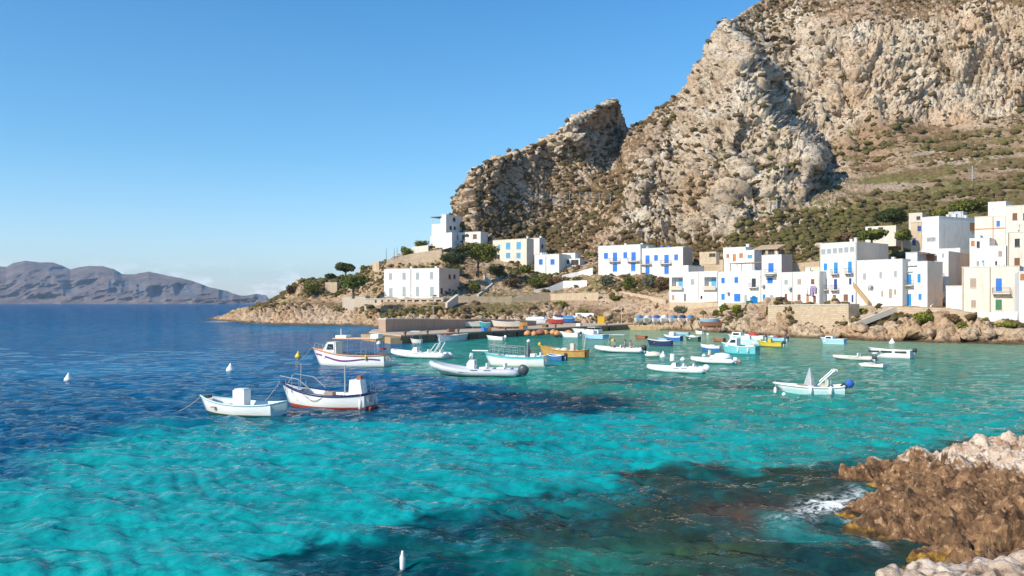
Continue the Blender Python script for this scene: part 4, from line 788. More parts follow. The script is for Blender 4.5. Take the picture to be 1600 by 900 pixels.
house('B3', 'stone_cottage', 'small pink stone cottage with navy shutters left of the large blank white house', 1440.5, 1423, 347, 388, th=45, D=6, front=STONEW, Y=HOUSES['H16']['C'].y+4, ops=[('navy',1433.5,353,1439.5,361.5),('navy',1425.5,372,1431,384)], cat='cottage', group='small buildings on the slope')
house('B4', 'sandy_ruin', 'sandy roofless ruin on the slope above the tall attic-window house', 1400, 1352, 352, 364, th=35, uR=1424, front=CREAM, side=STONEW, Y=HOUSES['H16']['C'].y+20, ops=[('dark',1372,354,1380,359),('dark',1356,355,1362,360)], cat='ruin', cornice=False, group='small buildings on the slope')
house('B5', 'grey_shed', 'low grey shed between bushes above the large blank white house', 1505, 1482, 330, 341, th=35, D=6, front=GREYW, Y=HOUSES['H16']['C'].y+16, cat='shed', cornice=False, group='small buildings on the slope')
house('B6', 'stone_hut', 'grey stone hut behind the navy-shuttered cottage', 1441, 1420, 332, 349, th=35, D=5, front=BEIGE, Y=HOUSES['H16']['C'].y+14, ops=[('dark',1432,338,1438,343)], cat='hut', cornice=False, group='small buildings on the slope')
# washing
ln = empty('washing_line', h11['C'], h11['root'].rotation_euler.z); tag(ln, 'washing hung out to dry on the front of the house with brown windows', 'laundry')
xa, za = h11['fx'](1259, 447); xb, _ = h11['fx'](1277, 447); MB().tube([(xa,-.5,za),(xb,-.5,za)], .02, 4).build('line', IRON, ln)
for k, (m_, hh) in enumerate(((CLOTHW, 1.5), (CLOTHW, 1.7), (CLOTHP, 1.9), (CLOTHP, 1.3))):
    q = xa+(xb-xa)*(k+.15)/4; MB().add([(q,-.5,za),(q+(xb-xa)*.2,-.5,za),(q+(xb-xa)*.2,-.55,za-hh),(q,-.45,za-hh),(q,-.47,za),(q+(xb-xa)*.2,-.47,za),(q+(xb-xa)*.2,-.52,za-hh),(q,-.42,za-hh)], [(0,1,2,3),(7,6,5,4),(0,3,7,4),(1,5,6,2),(2,6,7,3)]).build('cloth', m_, ln)
# ------------------------------------------------------------------ walls, ramps, stairs
def wall(name, label, pts, thick, mat, cat='wall', cap=None, group=None, down=1.5, parent=None):
    """pts: list of (u, v_top, v_bottom, Y)"""
    T = [px(u, vt, Y) for u, vt, vb, Y in pts]; Bm = [px(u, vb, Y) for u, vt, vb, Y in pts]; n = len(pts); b = MB(); o = Bm[0]
    dr = (T[-1]-T[0]); nrm = Vector((-dr.y, dr.x, 0)).normalized(); 
    if nrm.y < 0: nrm = -nrm
    vs = []
    for t, q in zip(T, Bm):
        q = q-Vector((0, 0, down)); vs += [q-o, t-o, t-o+nrm*thick, q-o+nrm*thick]
    fs = [(4*i, 4*i+4, 4*i+5, 4*i+1) for i in range(n-1)]+[(4*i+1, 4*i+5, 4*i+6, 4*i+2) for i in range(n-1)]+[(4*i+2, 4*i+6, 4*i+7, 4*i+3) for i in range(n-1)]+[(0,1,2,3),(4*n-4,4*n-1,4*n-2,4*n-3)]
    b.add(vs, fs)
    if parent is None:
        root = empty(name, o); tag(root, label, cat, group)
        b.build('masonry', mat, root)
        if cap:
            c = MB(); vs = []
            for t in T: vs += [t-o-nrm*.1+Vector((0,0,.003)), t-o+nrm*(thick+.1)+Vector((0,0,.003)), t-o+nrm*(thick+.1)+Vector((0,0,.16)), t-o-nrm*.1+Vector((0,0,.16))]
            c.add(vs, [(4*i+j, 4*i+4+j, 4*i+4+(j+1) % 4, 4*i+(j+1) % 4) for i in range(n-1) for j in range(4)]+[(0,1,2,3),(4*n-1,4*n-2,4*n-3,4*n-4)]); c.build('coping', cap, root)
        return root
tY = terr_Y
wall('retaining_wall', 'tall pale masonry retaining wall rising from the rocks below the street', [(1200,479,508,tY(1200,500)-2.5),(1240,477,509,tY(1240,500)-1.2),(1290,476.5,510,tY(1290,500)-1.5),(1326,476,508,tY(1326,500)-1.5)], 3., RUBBLE, 'wall', BEIGE)
wall('street_wall', 'long low parapet wall along the street in front of the right-hand white houses', [(1326,476.5,486,tY(1330,484)-.6),(1380,479,488,tY(1380,484)-1),(1435,480,490,tY(1435,487)-1),(1480,482,494,tY(1480,490)-1)], .6, RUBBLE, 'wall')
wall('sloping_wall', 'low stone wall sloping down to the right in front of the beige seafront house', [(1478,481,496,tY(1478,492)-1.5),(1505,487,500,tY(1505,496)-1.2),(1536,499,510,tY(1536,506)-1)], .7, RUBBLE, 'wall')
wall('garden_wall', 'white garden wall at the foot of the beige seafront house', [(1527,488,504,tY(1560,503)),(1590,487,511,tY(1590,506)-.8)], .4, WHITE, 'wall')
wall('street_edge', 'rough stone ledge under the left front-row houses', [(1046,472,480,tY(1046,474)-2),(1120,473,482,tY(1120,474)-2),(1200,475,484,tY(1200,478)-1.2)], 1.6, STONEW, 'wall')
for i, (a, b_, c_, d_, t2, lab) in enumerate(((600,686,466.5,487,0,'a'),)):
    Cc = HOUSES['H0']['C']
h0 = HOUSES['H0']; tr = empty('arcaded_terrace', h0['C'], h0['root'].rotation_euler.z); tag(tr, 'long stone terrace with square arcade openings under the lone white building', 'terrace')
W_, D_ = h0['W'], h0['D']; wz = 3.6; b = MB(); holes = []; fx0 = h0['fx']; k0 = (h0['C'].y-2.6)/h0['C'].y
xs = lambda u: fx0(u, 466)[0]
for (a, c) in ((594,597),(604,607),(614,617.5),(624,627.5),(634,641),(644.5,652),(655.5,663),(666.5,674.5),(678,686),(689,697)): holes.append((xs(a), -1.25, xs(c), -.45, 1.0))
xl, xr = xs(578), xs(700)
skin(b, 'x', -2.6, xl, xr, -wz, -.15, holes, 1., 1); b.box((xl,-2.58,-wz),(xl+.01,D_,-.15)); b.box((xr-.01,-2.58,-wz),(xr,D_,-.15))
me = bpy.data.meshes.new('arcade_wall'); me.from_pydata(b.v, [], b.f); link('arcade_wall', me, CONC, tr)
MB().box((xl-.15,-2.75,-.146),(xr+.15,D_,.0)).build('terrace_slab', BEIGE, tr)
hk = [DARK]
for hsl in holes: MB().box((hsl[0]+.02,-1.64,hsl[1]+.02),(hsl[2]-.02,-1.60,hsl[3]-.02)).build('pane', DARK, tr)  # dark sheet paints the shade inside each arcade opening
rl = MB().tube([(xl,-2.6,.9),(xr,-2.6,.9)], .03, 4); n = 26
for q in range(n+1): rl.tube([(xl+(xr-xl)*q/n,-2.6,0),(xl+(xr-xl)*q/n,-2.6,.9)], .025, 4)
rl.build('railing', IRON, tr)
wall('stair_wall', 'sloping pale wall going up right beside the terrace of the lone white building', [(699,474,487,tY(699,480)-3),(716,461,474,tY(716,470)-3)], .6, BEIGE, 'wall', BEIGE)
wall('bastion', 'square flat-topped stone bastion left of the arcaded terrace', [(535,463,487,tY(556,487)+3),(571,463,487,tY(556,487)),], 6, CONC, 'bastion', STONEW)
wall('ruined_wall', 'ruined stone wall by the pines on the headland', [(508,441,459,tY(515,458)),(526.5,441,461,tY(515,458)-1)], 3., STONEW, 'wall')
wall('ruined_wall', 'flat-topped ruined stone wall on the crest of the rocky mound', [(462,436,444,tY(480,440)+4),(480,435,444,tY(480,440)+3),(507,438,446,tY(480,440)+2)], 1.2, STONEW, 'wall')
wall('round_turret', 'broken round stone stub on the crest left of the posts', [(582,409,421,tY(590,418)),(592,408,421,tY(590,418)-1.5),(603,409,421,tY(590,418))], 2., STONEW, 'ruin')
wall('terrace_wall', 'long beige retaining wall on the crest above the lone white building', [(604,406,417,tY(620,414)),(640,397,412,tY(650,408)-2),(690,389,408,tY(690,400)-5)], .8, RUBBLE, 'wall')
wall('terrace_wall', 'short pale garden wall on the crest under the highest house', [(643,386,392,tY(650,392)-2),(669,383,390,tY(660,392)-4)], .6, CREAM, 'wall')
wall('house_ramp', 'curved white ramp wall below the highest cube house', [(672,370,379,287),(680,366,381,284),(692,364,380,281),(706,363,376,279)], .6, WHITE, 'wall', down=2.)
wall('white_steps_wall', 'white stepped wall in front of the porch house', [(878,430,437,tY(890,434)-2),(905,424,437,tY(890,434)-2.5),(926,418,434,tY(926,430)-2)], .5, WHITE, 'wall')
wall('white_ramp_wall', 'long white ramp wall descending left below the porch house', [(834,453,457,tY(850,456)-1),(856,449,456,tY(860,455)-1),(880,439,451,tY(880,448)-1.5),(917,438,448,tY(915,446)-2)], .5, WHITE, 'wall')
wall('path_wall', 'low stone wall zigzagging up the slope right of the lone white building', [(748,460,466,tY(750,463)-1),(770,443,449,tY(770,446)-1),(758,428,440,tY(760,438)-1)], .5, BEIGE, 'wall')
wall('path_wall', 'long low stone wall along the shore path below the porch house', [(716,462,474,tY(720,470)-1),(800,465,474,tY(800,470)-1.2),(860,459,468,tY(860,466)-1.4),(935,457,466,tY(930,466)-1.4)], .6, STONEW, 'wall')
wall('path_wall', 'low stone path wall slanting down right below the blue-door houses', [(970,455,461,tY(970,458)-1),(1000,460,466,tY(1000,463)-1),(1040,468,475,tY(1040,472)-1.2)], .6, STONEW, 'wall')
wall('yard_wall', 'rough stone yard wall behind the roof of the second front-row house', [(1095,408,421,tY(1120,430)+2),(1137,405,421,tY(1137,430)),(1185,404,420,tY(1185,430))], .6, STONEW, 'wall')
wall('yard_wall', 'beige yard wall behind the house with washing', [(1237,412,425,tY(1245,440)),(1280,408,425,tY(1280,440))], .6, STONEW, 'wall')
def stairs(name, label, u0, v0, Y0, u1, v1, Y1, w, n, mat):
    a, b_ = px(u0, v0, Y0), px(u1, v1, Y1); root = empty(name, a); tag(root, label, 'stairs'); dr = b_-a; fl = Vector((dr.x, dr.y, 0)); nr = Vector((-fl.y, fl.x, 0)).normalized()*w
    if nr.y < 0: nr = -nr
    for k in range(n):
        p0 = fl*(k/n); p1 = fl*((k+1)/n); z = dr.z*(k+1)/n; q = MB(); lo = Vector((0,0,z-.6)); hi = Vector((0,0,z))
        q.add([p0+lo,p1+lo,p1+nr+lo,p0+nr+lo,p0+hi,p1+hi,p1+nr+hi,p0+nr+hi], [(0,3,2,1),(4,5,6,7),(0,1,5,4),(1,2,6,5),(2,3,7,6),(3,0,4,7)]); q.build('step', mat, root)
    for s, off in (('parapet', Vector((0,0,0))-nr*.12), ('parapet', nr)):
        q = MB(); t = nr.normalized()*.25; L = [off, off+dr, off+dr+t, off+t]; q.add([p-Vector((0,0,.7)) for p in L]+[p+Vector((0,0,.38)) for p in L], [(0,3,2,1),(4,5,6,7),(0,1,5,4),(1,2,6,5),(2,3,7,6),(3,0,4,7)]); q.build(s, BEIGE, root)
stairs('sea_steps', 'straight flight of stone steps rising right from the rocks to the street', 1336, 507, tY(1345,505)-1.6, 1402, 481, tY(1402,484)-1.2, 1.7, 18, STONEW)
stairs('stone_stairway', 'stone stairway climbing between the corbelled-balcony house and the white block', 1452, 481, HOUSES['H14']['C'].y+.5, 1475, 456, HOUSES['H14']['C'].y+6, 3., 16, BEIGE)
# ------------------------------------------------------------------ piers
def slab(name, label, poly, z0, z1, mat, mtop, cat, kindprops=None, jit=0.):
    root = empty(name, (poly[0][0], poly[0][1], 0)); tag(root, label, cat); o = root.location; rr = random.Random(3)
    P = []
    for i in range(len(poly)):
        a, b_ = Vector(poly[i]), Vector(poly[(i+1) % len(poly)]); n = max(1, int((b_-a).length/1.6)) if jit else 1
        for k in range(n): q = a.lerp(b_, k/n); P.append((q.x+rr.uniform(-jit, jit)-o.x, q.y+rr.uniform(-jit, jit)-o.y))
    n = len(P); b = MB(); b.add([(x, y, z0) for x, y in P]+[(x+rr.uniform(-jit, jit)*.6, y+rr.uniform(-jit, jit)*.6, (z0+z1)/2) for x, y in P]+[(x, y, z1) for x, y in P], [(i+r*n, (i+1) % n+r*n, (i+1) % n+n+r*n, i+n+r*n) for r in (0, 1) for i in range(n)]+[tuple(range(2*n, 3*n))]); b.build('quay_body', mat, root)
    t = MB(); t.add([(x*1.0, y, z1+.004) for x, y in P]+[(x, y, z1+.2) for x, y in P], [(i, (i+1) % n, (i+1) % n+n, i+n) for i in range(n)]+[tuple(range(n, 2*n))]); t.build('deck', mtop, root); return root
pier = slab('pier', 'long concrete pier running from the breakwater end back to the shore', [(-17.6,141),(5.2,178),(27.9,214.6),(33,222),(33,236),(-14,236),(-14,196),(-27,172),(-25.6,159)], -2.5, 1.12, STAIN, DECK, 'pier', jit=.12)
for k in range(9):       # dark slabs that paint recess shade along the water side of the pier
    t = .14+k*.095; q = Vector((-17.6, 141)).lerp(Vector((27.9, 214.6)), t); b = MB().box((-1.6,-.18,-2.4),(1.6,.5,.82)); o = b.build('recess_shade', DARK, pier); o.location = (q.x-pier.location.x, q.y-pier.location.y, 0); o.rotation_euler = (0, 0, math.atan2(78.6, 45.1))
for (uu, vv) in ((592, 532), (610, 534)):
    q = wl(uu, vv); bb = MB(); bb.lathe([(.02,-1.2),(1.3,-1.1),(1.25,0),(.9,.45),(.02,.62)], 10, sx=1.0); o = bb.build('cave_shade', DARK, pier, True); o.location = (q.x-pier.location.x, q.y-pier.location.y+.6, 0)  # black domes paint the darkness inside the cave mouths
wall('breakwater_wall', 'thick brown concrete breakwater wall standing on the pier, its left end sunlit', [(602.5,499,520,156.5),(640,499,518.6,162),(688,499,516,171),(692.5,500,516,172),(765,499.5,511.5,186.5),(838,502,510,203)], 1.6, BRC, 'wall', BEIGE)
slab('quay', 'low tan stone quay along the yard where boats are stored', [(27.9,214.6),(36,209),(44,203.5),(50,197),(53,206),(40,222),(30,224)], -2.5, .9, OCHRE, DECK, 'quay', jit=.2)
def lamp_post(u, vt, vb, Y, label, name='lamp_post', arm=True, mat=IRON, cat='lamp post'):
    b_, t = px(u, vb, Y), px(u, vt, Y); h_ = t.z-b_.z; r = empty(name, b_); tag(r, label, cat); MB().tube([(0,0,-.3),(0,0,h_)], [.10,.05], 6).build('pole', mat, r)
    if arm: MB().tube([(0,0,h_),(.9,0,h_+.25)], .04, 5).build('arm', mat, r); MB().lathe([(.05,.12),(.2,.05),(.16,0),(.02,-.03)], 8, (1.0,0,h_+.2)).build('lamp_head', GREYS, r, True)
lamp_post(677, 466, 513, 182, 'tall thin white lamp post rising from the breakwater wall', mat=GREYS, arm=False, cat='post')
lamp_post(971, 474, 508, 219, 'grey post at the left end of the boat yard', mat=BEIGE, arm=False, cat='post')
lamp_post(603.5, 388, 409, 262, 'bare post on the crest, leftmost of three', 'post', False, cat='post'); lamp_post(616, 388, 404, 263, 'bare post on the crest, middle one of three', 'post', False, cat='post'); lamp_post(620.5, 386, 403, 263, 'bare post on the crest, rightmost of three', 'post', False, cat='post')

# pale footing blocks at the seaward corner of the pier
for (a_, b_, lb) in (((-18.2,139.9),(-19.6,143.2),'tan stone footing block at the seaward corner of the pier'),((-21.6,147.2),(-25.6,155.9),'tan stone footing wall with cave mouths at the left end of the pier')):
    A_, B_ = Vector(a_), Vector(b_); dd_ = B_-A_; r = empty('footing_block', (A_.x, A_.y, 0), math.atan2(dd_.y, dd_.x)); tag(r, lb, 'block'); q = MB().box((0,-.9,-2),(dd_.length,1.0,.55)).box((0,-.55,.55),(dd_.length,1.0,1.0)); q.build('stone_body', OCHRE, r)
rq = random.Random(21)
for k_, (u, v, mt, lb) in enumerate(((705,519,BROWN,'brown crate by the leftmost boat on the pier'),(757,517.5,CLOTHB,'blue crate between the two wooden boats on the pier'),(763,517,ORANGE,'orange crate beside the blue one on the pier'),(815,514,ORANGE,'orange crate right of the cream and brown boat'),(819,513.5,GREYS,'grey crate near the middle of the pier'),(852,511.5,BROWN,'brown crate behind the orange net heap'),(905,509.5,WHITE,'white crate at the pier edge near the big motorboat'))):
    p = wl(u, v, 1.32); r = empty('crate', p, rq.uniform(0, 3)); tag(r, lb, 'crate', 'crates on the pier'); b = MB(); s_ = .55
    b.box((-s_,-s_*.7,0),(s_,s_*.7,.06)); [b.box((-s_,y-.03,0),(s_,y+.03,.62)) for y in (-s_*.7, s_*.7)]; [b.box((x-.03,-s_*.7,0),(x+.03,s_*.7,.62)) for x in (-s_, s_)]; b.build('body', mt, r)
for k_, (u, v) in enumerate(((633,525.5),(668,523),(716,521),(790,517.5),(868,513.5),(948,509.5))):
    p = wl(u, v, 1.32); r = empty('bollard', p); tag(r, 'rusty mooring bollard on the pier edge, %s from the left end' % ['first','second','third','fourth','fifth','sixth'][k_], 'bollard', 'bollards on the pier'); MB().lathe([(.2,0),(.16,.1),(.15,.5),(.28,.6),(.28,.72),(.05,.8)], 10).build('post', BROWN, r, True)
# overhead wires along the street
def wire(u0, v0, Y0, u1, v1, Y1, sagd, lb):
    a, c = px(u0, v0, Y0), px(u1, v1, Y1); o = a; r = empty('overhead_wire', a); tag(r, lb, 'wire'); pts = [(a.lerp(c, k/12)-Vector((0,0,sagd*4*(k/12)*(1-k/12))))-a for k in range(13)]; MB().tube(pts, .03, 4).build('cable', IRON, r)
wire(1122, 428, HOUSES['H8']['C'].y+6, 1236, 430, HOUSES['H10']['C'].y-1.2, .5, 'thin dark wire sagging across the second front-row house')
# ------------------------------------------------------------------ plants
def leaf_mat(name, a, b_, c):
    m, t, b = new_mat(name); v = attr(t, 'tone').outputs['Fac']; n = noise(t, 1.2, 3, .6)
    col = mixc(t, ramp(t, [(0., 0.), (1., 1.)], v), a, b_); col = mixc(t, ramp(t, [(.5, 0.), (.68, .8)], n), col, c); t.links.new(col, b.inputs['Base Color']); b.inputs['Roughness'].default_value = .75; b.inputs['Specular IOR Level'].default_value = .2; return m
LEAF_PINE = leaf_mat('pine_foliage', (.055, .072, .014), (.16, .175, .026), (.22, .20, .04)); LEAF_DARK = leaf_mat('dark_foliage', (.028, .040, .012), (.075, .09, .022), (.10, .11, .03))
LEAF_BRIGHT = leaf_mat('bright_foliage', (.08, .10, .012), (.22, .22, .022), (.26, .25, .04)); LEAF_GREY = leaf_mat('grey_green_foliage', (.07, .08, .045), (.17, .18, .10), (.22, .20, .12)); LEAF_DRY = leaf_mat('dry_foliage', (.10, .055, .022), (.21, .13, .06), (.14, .10, .05))
BARK = simple('bark', (.13, .09, .06), .9, .3, 5)
def crown_mesh(name, blobs, leaf, n, mat, rs):
    V, Fc, T = [], [], []
    tot = sum(b[3]*b[4]*b[5] for b in blobs)
    for (cx, cy, cz, rx, ry, rz) in blobs:
        k = max(20, int(n*rx*ry*rz/tot)); d = rs.randn(k, 3); d /= np.linalg.norm(d, axis=1, keepdims=True); rr = rs.rand(k, 1)**.38
        rr *= 1+.22*np.sin(d[:, :1]*9+cx)*np.cos(d[:, 1:2]*8+cy)
        c = np.array([cx, cy, cz])+d*rr*np.array([rx, ry, rz]); nrm = d+.9*rs.randn(k, 3); nrm /= np.linalg.norm(nrm, axis=1, keepdims=True)
        a = np.cross(nrm, rs.randn(k, 3)); a /= np.linalg.norm(a, axis=1, keepdims=True)+1e-9; b_ = np.cross(nrm, a); s = leaf*(.6+.8*rs.rand(k, 1))
        q = np.stack([c-a*s, c-b_*s*.55, c+a*s, c+b_*s*.55], 1); o = len(V)*0+sum(len(x) for x in V); V.append(q.reshape(-1, 3)); Fc.append(np.arange(4*k).reshape(-1, 4)+o)
        tn = np.clip(rs.rand()*.7+.3*rs.rand(k), 0, 1); T.append(np.repeat(tn, 4))
    return raw_mesh(name, np.concatenate(V), np.concatenate(Fc), mat, attrs=dict(tone=np.concatenate(T)))
def tree(name, label, u, vt, vb, u0, u1, Y=None, mat=LEAF_PINE, n=2600, flat=1., trunk=True, cat='tree', group=None, seed=1, leaf=.3):
    Y = Y or tY(u, vb); c = px(u, vb, Y); s = Y/F; h_ = (vb-vt)*s; w = (u1-u0)*s/2; rs = np.random.RandomState(seed); root = empty(name, c); tag(root, label, cat, group); cxo = ((u0+u1)/2-u)*s
    th = h_*.45 if trunk else 0.; ch = h_-th*.8; nb = 11 if n > 1500 else 6; bl = [(cxo, 0, th*.8+ch*.52, w*.72, w*.6, ch*.40*flat)]
    for k in range(nb):
        a = rs.rand()*6.28; r = w*(.35+.4*rs.rand()); e = .18+.30*rs.rand(); bl.append((cxo+math.cos(a)*r, math.sin(a)*r*.8, th*.8+ch*(.30+.48*rs.rand()), w*e, w*e, ch*e*.75*flat))
    me = crown_mesh('crown', bl, leaf, n, mat, rs); link('crown', me, None, root)
    if trunk:
        t = MB(); lean = cxo*.5; t.tube([(0,0,-.8),(lean*.3,.1,th*.5),(lean,0,th*1.15)], [w*.085+.08, w*.06+.05, .05], 7)
        for k in range(5):
            b_ = bl[1+k]; t.tube([(lean*.5,0,th*.65),(b_[0]*.6,b_[1]*.6,(th+b_[2])*.52),(b_[0],b_[1],b_[2])], [.10, .07, .03], 5)
        t.build('trunk', BARK, root)
    else:
        MB().tube([(0,0,-.3),(.1,0,h_*.5)], .05, 5).build('stem', BARK, root)
    return root
TG = 'trees among the village houses'; SG = 'shrubs along the shore and slope'
tree('pine_tree', 'dark round-crowned tree on the crest of the headland, against the sky', 540, 410.5, 434, 523, 558, Y=248, mat=LEAF_DARK, n=3200, flat=1.1, group=TG, seed=3)
tree('pine_tree', 'bright green pine spreading below the round dark tree on the headland', 552, 430, 462, 528, 577, Y=238, mat=LEAF_PINE, n=4200, group=TG, seed=4)
tree('shrub', 'dark low bush left of the round dark tree on the crest', 518, 427, 436, 507, 528, Y=249, mat=LEAF_DARK, n=900, trunk=False, cat='shrub', group=SG, seed=5)
tree('pine_tree', 'largest green pine between the brown-windowed and pale-blue-shuttered houses', 746, 381, 428, 722, 780, Y=262, mat=LEAF_PINE, n=6500, group=TG, seed=6)
tree('pine_tree', 'darker pine just left of and below the largest pine', 708, 394, 424, 684, 730, Y=256, mat=LEAF_DARK, n=3600, group=TG, seed=7)
tree('pine_tree', 'small dark tree in front of the brown-windowed white house', 722, 383, 402, 708, 734, Y=258, mat=LEAF_DARK, n=1500, group=TG, seed=8)
tree('shrub', 'round green bush at the right foot of the pale-blue-shuttered house', 822, 413, 427, 809, 832, mat=LEAF_PINE, n=1000, trunk=False, cat='shrub', group=SG, seed=9)
tree('oak_tree', 'broad dark evergreen tree behind the roof of the blue-door house pair', 1070, 363, 398, 1040, 1103, Y=290, mat=LEAF_DARK, n=5200, group=TG, seed=11, leaf=.36)
tree('oak_tree', 'dark evergreen tree adjoining the broad one, nearer the stone hut', 1110, 357, 386, 1092, 1127, Y=296, mat=LEAF_DARK, n=3000, group=TG, seed=12, leaf=.36)
tree('leafy_tree', 'bright leafy tree beside the navy-shuttered stone cottage', 1410, 358, 385, 1396, 1424, Y=HOUSES['B3']['C'].y-1, mat=LEAF_PINE, n=2600, group=TG, seed=13)
tree('leafy_tree', 'spreading olive-green tree behind the tall attic-window house', 1362, 358, 384, 1338, 1389, Y=HOUSES['H12']['C'].y+22, mat=LEAF_PINE, n=4000, group=TG, seed=14)
tree('shrub', 'long low bush on the slope left of the spreading olive-green tree', 1325, 363, 379, 1300, 1348, Y=HOUSES['H12']['C'].y+26, mat=LEAF_DRY, n=2200, trunk=False, cat='shrub', group=SG, seed=15)
tree('shrub', 'blue-green bush rising over the roof of the large blank white house', 1470, 326, 341, 1455, 1484, Y=HOUSES['H16']['C'].y+13, mat=LEAF_PINE, n=1500, trunk=False, cat='shrub', group=SG, seed=16)
tree('shrub', 'wide dark green thicket upslope of the sandy ruin', 1390, 325, 350, 1362, 1422, Y=HOUSES['H16']['C'].y+34, mat=LEAF_DARK, n=3200, trunk=False, cat='shrub', group=SG, seed=17)
tree('shrub', 'wide olive thicket left of the topmost pale block', 1502, 313, 333, 1474, 1546, Y=HOUSES['H16']['C'].y+26, mat=LEAF_PINE, n=3200, trunk=False, cat='shrub', group=SG, seed=18)
tree('shrub', 'vivid yellow-green bush on the bank below the corbelled-balcony house', 1446, 487, 508, 1428, 1467, Y=tY(1446, 500)-1.5, mat=LEAF_BRIGHT, n=2600, trunk=False, cat='shrub', group=SG, seed=19, leaf=.2)
tree('shrub', 'smaller yellow-green bush low on the rocks right of the vivid one', 1502, 504, 515, 1494, 1514, Y=tY(1502, 511)-1, mat=LEAF_BRIGHT, n=900, trunk=False, cat='shrub', group=SG, seed=20, leaf=.2)
tree('shrub', 'brownish bush under the sloping wall', 1489, 490, 506, 1473, 1503, Y=tY(1489, 502)-1.5, mat=LEAF_DRY, n=1400, trunk=False, cat='shrub', group=SG, seed=21, leaf=.2)
tree('shrub', 'strip of low green plants along the foot of the white garden wall', 1572, 503, 511, 1553, 1590, Y=tY(1572, 509)-2.2, mat=LEAF_BRIGHT, n=1400, trunk=False, cat='shrub', group=SG, seed=22, leaf=.2)
tree('shrub', 'small green tuft at the left end of the white garden wall', 1539, 496, 507, 1534, 1545, Y=tY(1539, 504)-2, mat=LEAF_BRIGHT, n=500, trunk=False, cat='shrub', group=SG, seed=23, leaf=.2)
for i, (u, vt, vb, u0, u1, mt, lb) in enumerate([
 (1063,477,492,1052,1082,LEAF_GREY,'grey-green bush on the rocks below the left loggia'), (1131,474,491,1122,1141,LEAF_BRIGHT,'yellowish bush hanging over the rocks below the second front-row house'),
 (1152,475,491,1141,1159,LEAF_BRIGHT,'olive bush right of the yellowish one, under the front row'), (1119,484,495,1113,1126,LEAF_BRIGHT,'lemon-yellow tuft on the bare rock, lowest of the bushes there'), (1166,478,489,1163,1170,LEAF_PINE,'thin upright dark plant beside the blue bins'),
 (1202,480,492,1197,1207,LEAF_PINE,'small bush at the left edge of the retaining wall'), (1282,478,488,1278,1286,LEAF_PINE,'small plant growing out of the retaining wall'),
 (1322,486,497,1316,1328,LEAF_PINE,'dark bush at the right edge of the retaining wall'), (1345,482,490,1334,1358,LEAF_BRIGHT,'thin olive shrub on the bank above the sea steps'),
 (945,427,448,932,962,LEAF_GREY,'grey-green cactus clump under the left balcony house'), (985,430,455,968,1000,LEAF_PINE,'dense green bush under the bright-blue-door pair'),
 (1012,426,454,998,1026,LEAF_GREY,'spiky pale agave clump below the right pair house'), (1033,430,457,1018,1047,LEAF_DRY,'reddish dry bush against the left loggia house'),
 (840,428,452,820,856,LEAF_PINE,'green bush above the long white ramp wall'), (865,430,447,850,888,LEAF_DRY,'reddish bush above the white ramp wall'), (905,432,441,890,916,LEAF_PINE,'low green plants behind the white ramp wall'),
 (742,440,458,730,756,LEAF_PINE,'olive bush on the slope right of the lone white building'), (800,432,450,785,815,LEAF_DRY,'dry brown bush on the slope below the beige house'),
 (485,437,462,468,505,LEAF_PINE,'dark shrub cloaking the rocky mound on the point'), (455,444,462,444,468,LEAF_DRY,'brown shrub on the left flank of the rocky mound'), (530,455,463,522,537,LEAF_PINE,'green tuft beside the flat-topped bastion'),
 (640,481,490,628,650,LEAF_PINE,'green tuft under the arcade terrace'), (668,483,492,655,680,LEAF_PINE,'green tuft right of the lamp post foot'), (685,478,486,680,692,LEAF_PINE,'small round bush against the terrace wall'),
 (655,375,388,642,672,LEAF_PINE,'low bush on the crest left of the highest house'), (636,386,400,624,648,LEAF_BRIGHT,'yellow-green bush on the crest beside the bare posts'), (570,415,426,560,582,LEAF_PINE,'low bush on the crest right of the round dark tree'),
 (700,410,426,690,722,LEAF_PINE,'dark bush directly behind the corner of the lone white building'), (770,412,432,755,790,LEAF_DARK,'shadowy bush at the left foot of the beige house'), (910,484,496,900,922,LEAF_BRIGHT,'green bush on the bank behind the boat yard'),
 (1108,460,470,1100,1112,LEAF_PINE,'small plant between stone hut and loggia roof') if False else (878,470,480,862,890,LEAF_PINE,'low green growth on the rock face behind the quay'), (1210,470,478,1206,1215,LEAF_DRY,'dry tuft beside the grey doors') if False else (960,462,470,950,975,LEAF_PINE,'small bush beside the slanting path wall')]):
    tree('shrub', lb, u, vt, vb, u0, u1, mat=mt, n=1100, trunk=False, cat='shrub', group=SG, seed=50+i, leaf=.24)
# ------------------------------------------------------------------ scrub that nobody could count
def scrub(name, pts, sizes, tones, mat, label, seed):
    bm = bmesh.new(); bmesh.ops.create_icosphere(bm, subdivisions=1, radius=1.); base = np.array([v.co[:] for v in bm.verts]); fc = np.array([[v.index for v in f.verts] for f in bm.faces]); bm.free()
    rs = np.random.RandomState(seed); k = len(pts); nv = len(base); V = np.repeat(base[None], k, 0)
    V = V*(1+1.0*(rs.rand(k, nv, 1)-.5)); V[..., 2] = V[..., 2]*.75+.25; an = rs.rand(k)*6.28; c, s = np.cos(an), np.sin(an); x = V[..., 0]*c[:, None]-V[..., 1]*s[:, None]; y = V[..., 0]*s[:, None]+V[..., 1]*c[:, None]
    V = np.stack([x*(1+.5*rs.rand(k, 1)), y, V[..., 2]], -1)*sizes[:, None, None]+pts[:, None]
    Fc = fc[None]+np.arange(k)[:, None, None]*nv
    me = raw_mesh(name, V.reshape(-1, 3), Fc.reshape(-1, 3), mat, False, dict(tone=np.repeat(np.clip(tones, 0, 1), nv)))
    o = link(name, me); tag(o, label, 'scrub', kind='stuff')
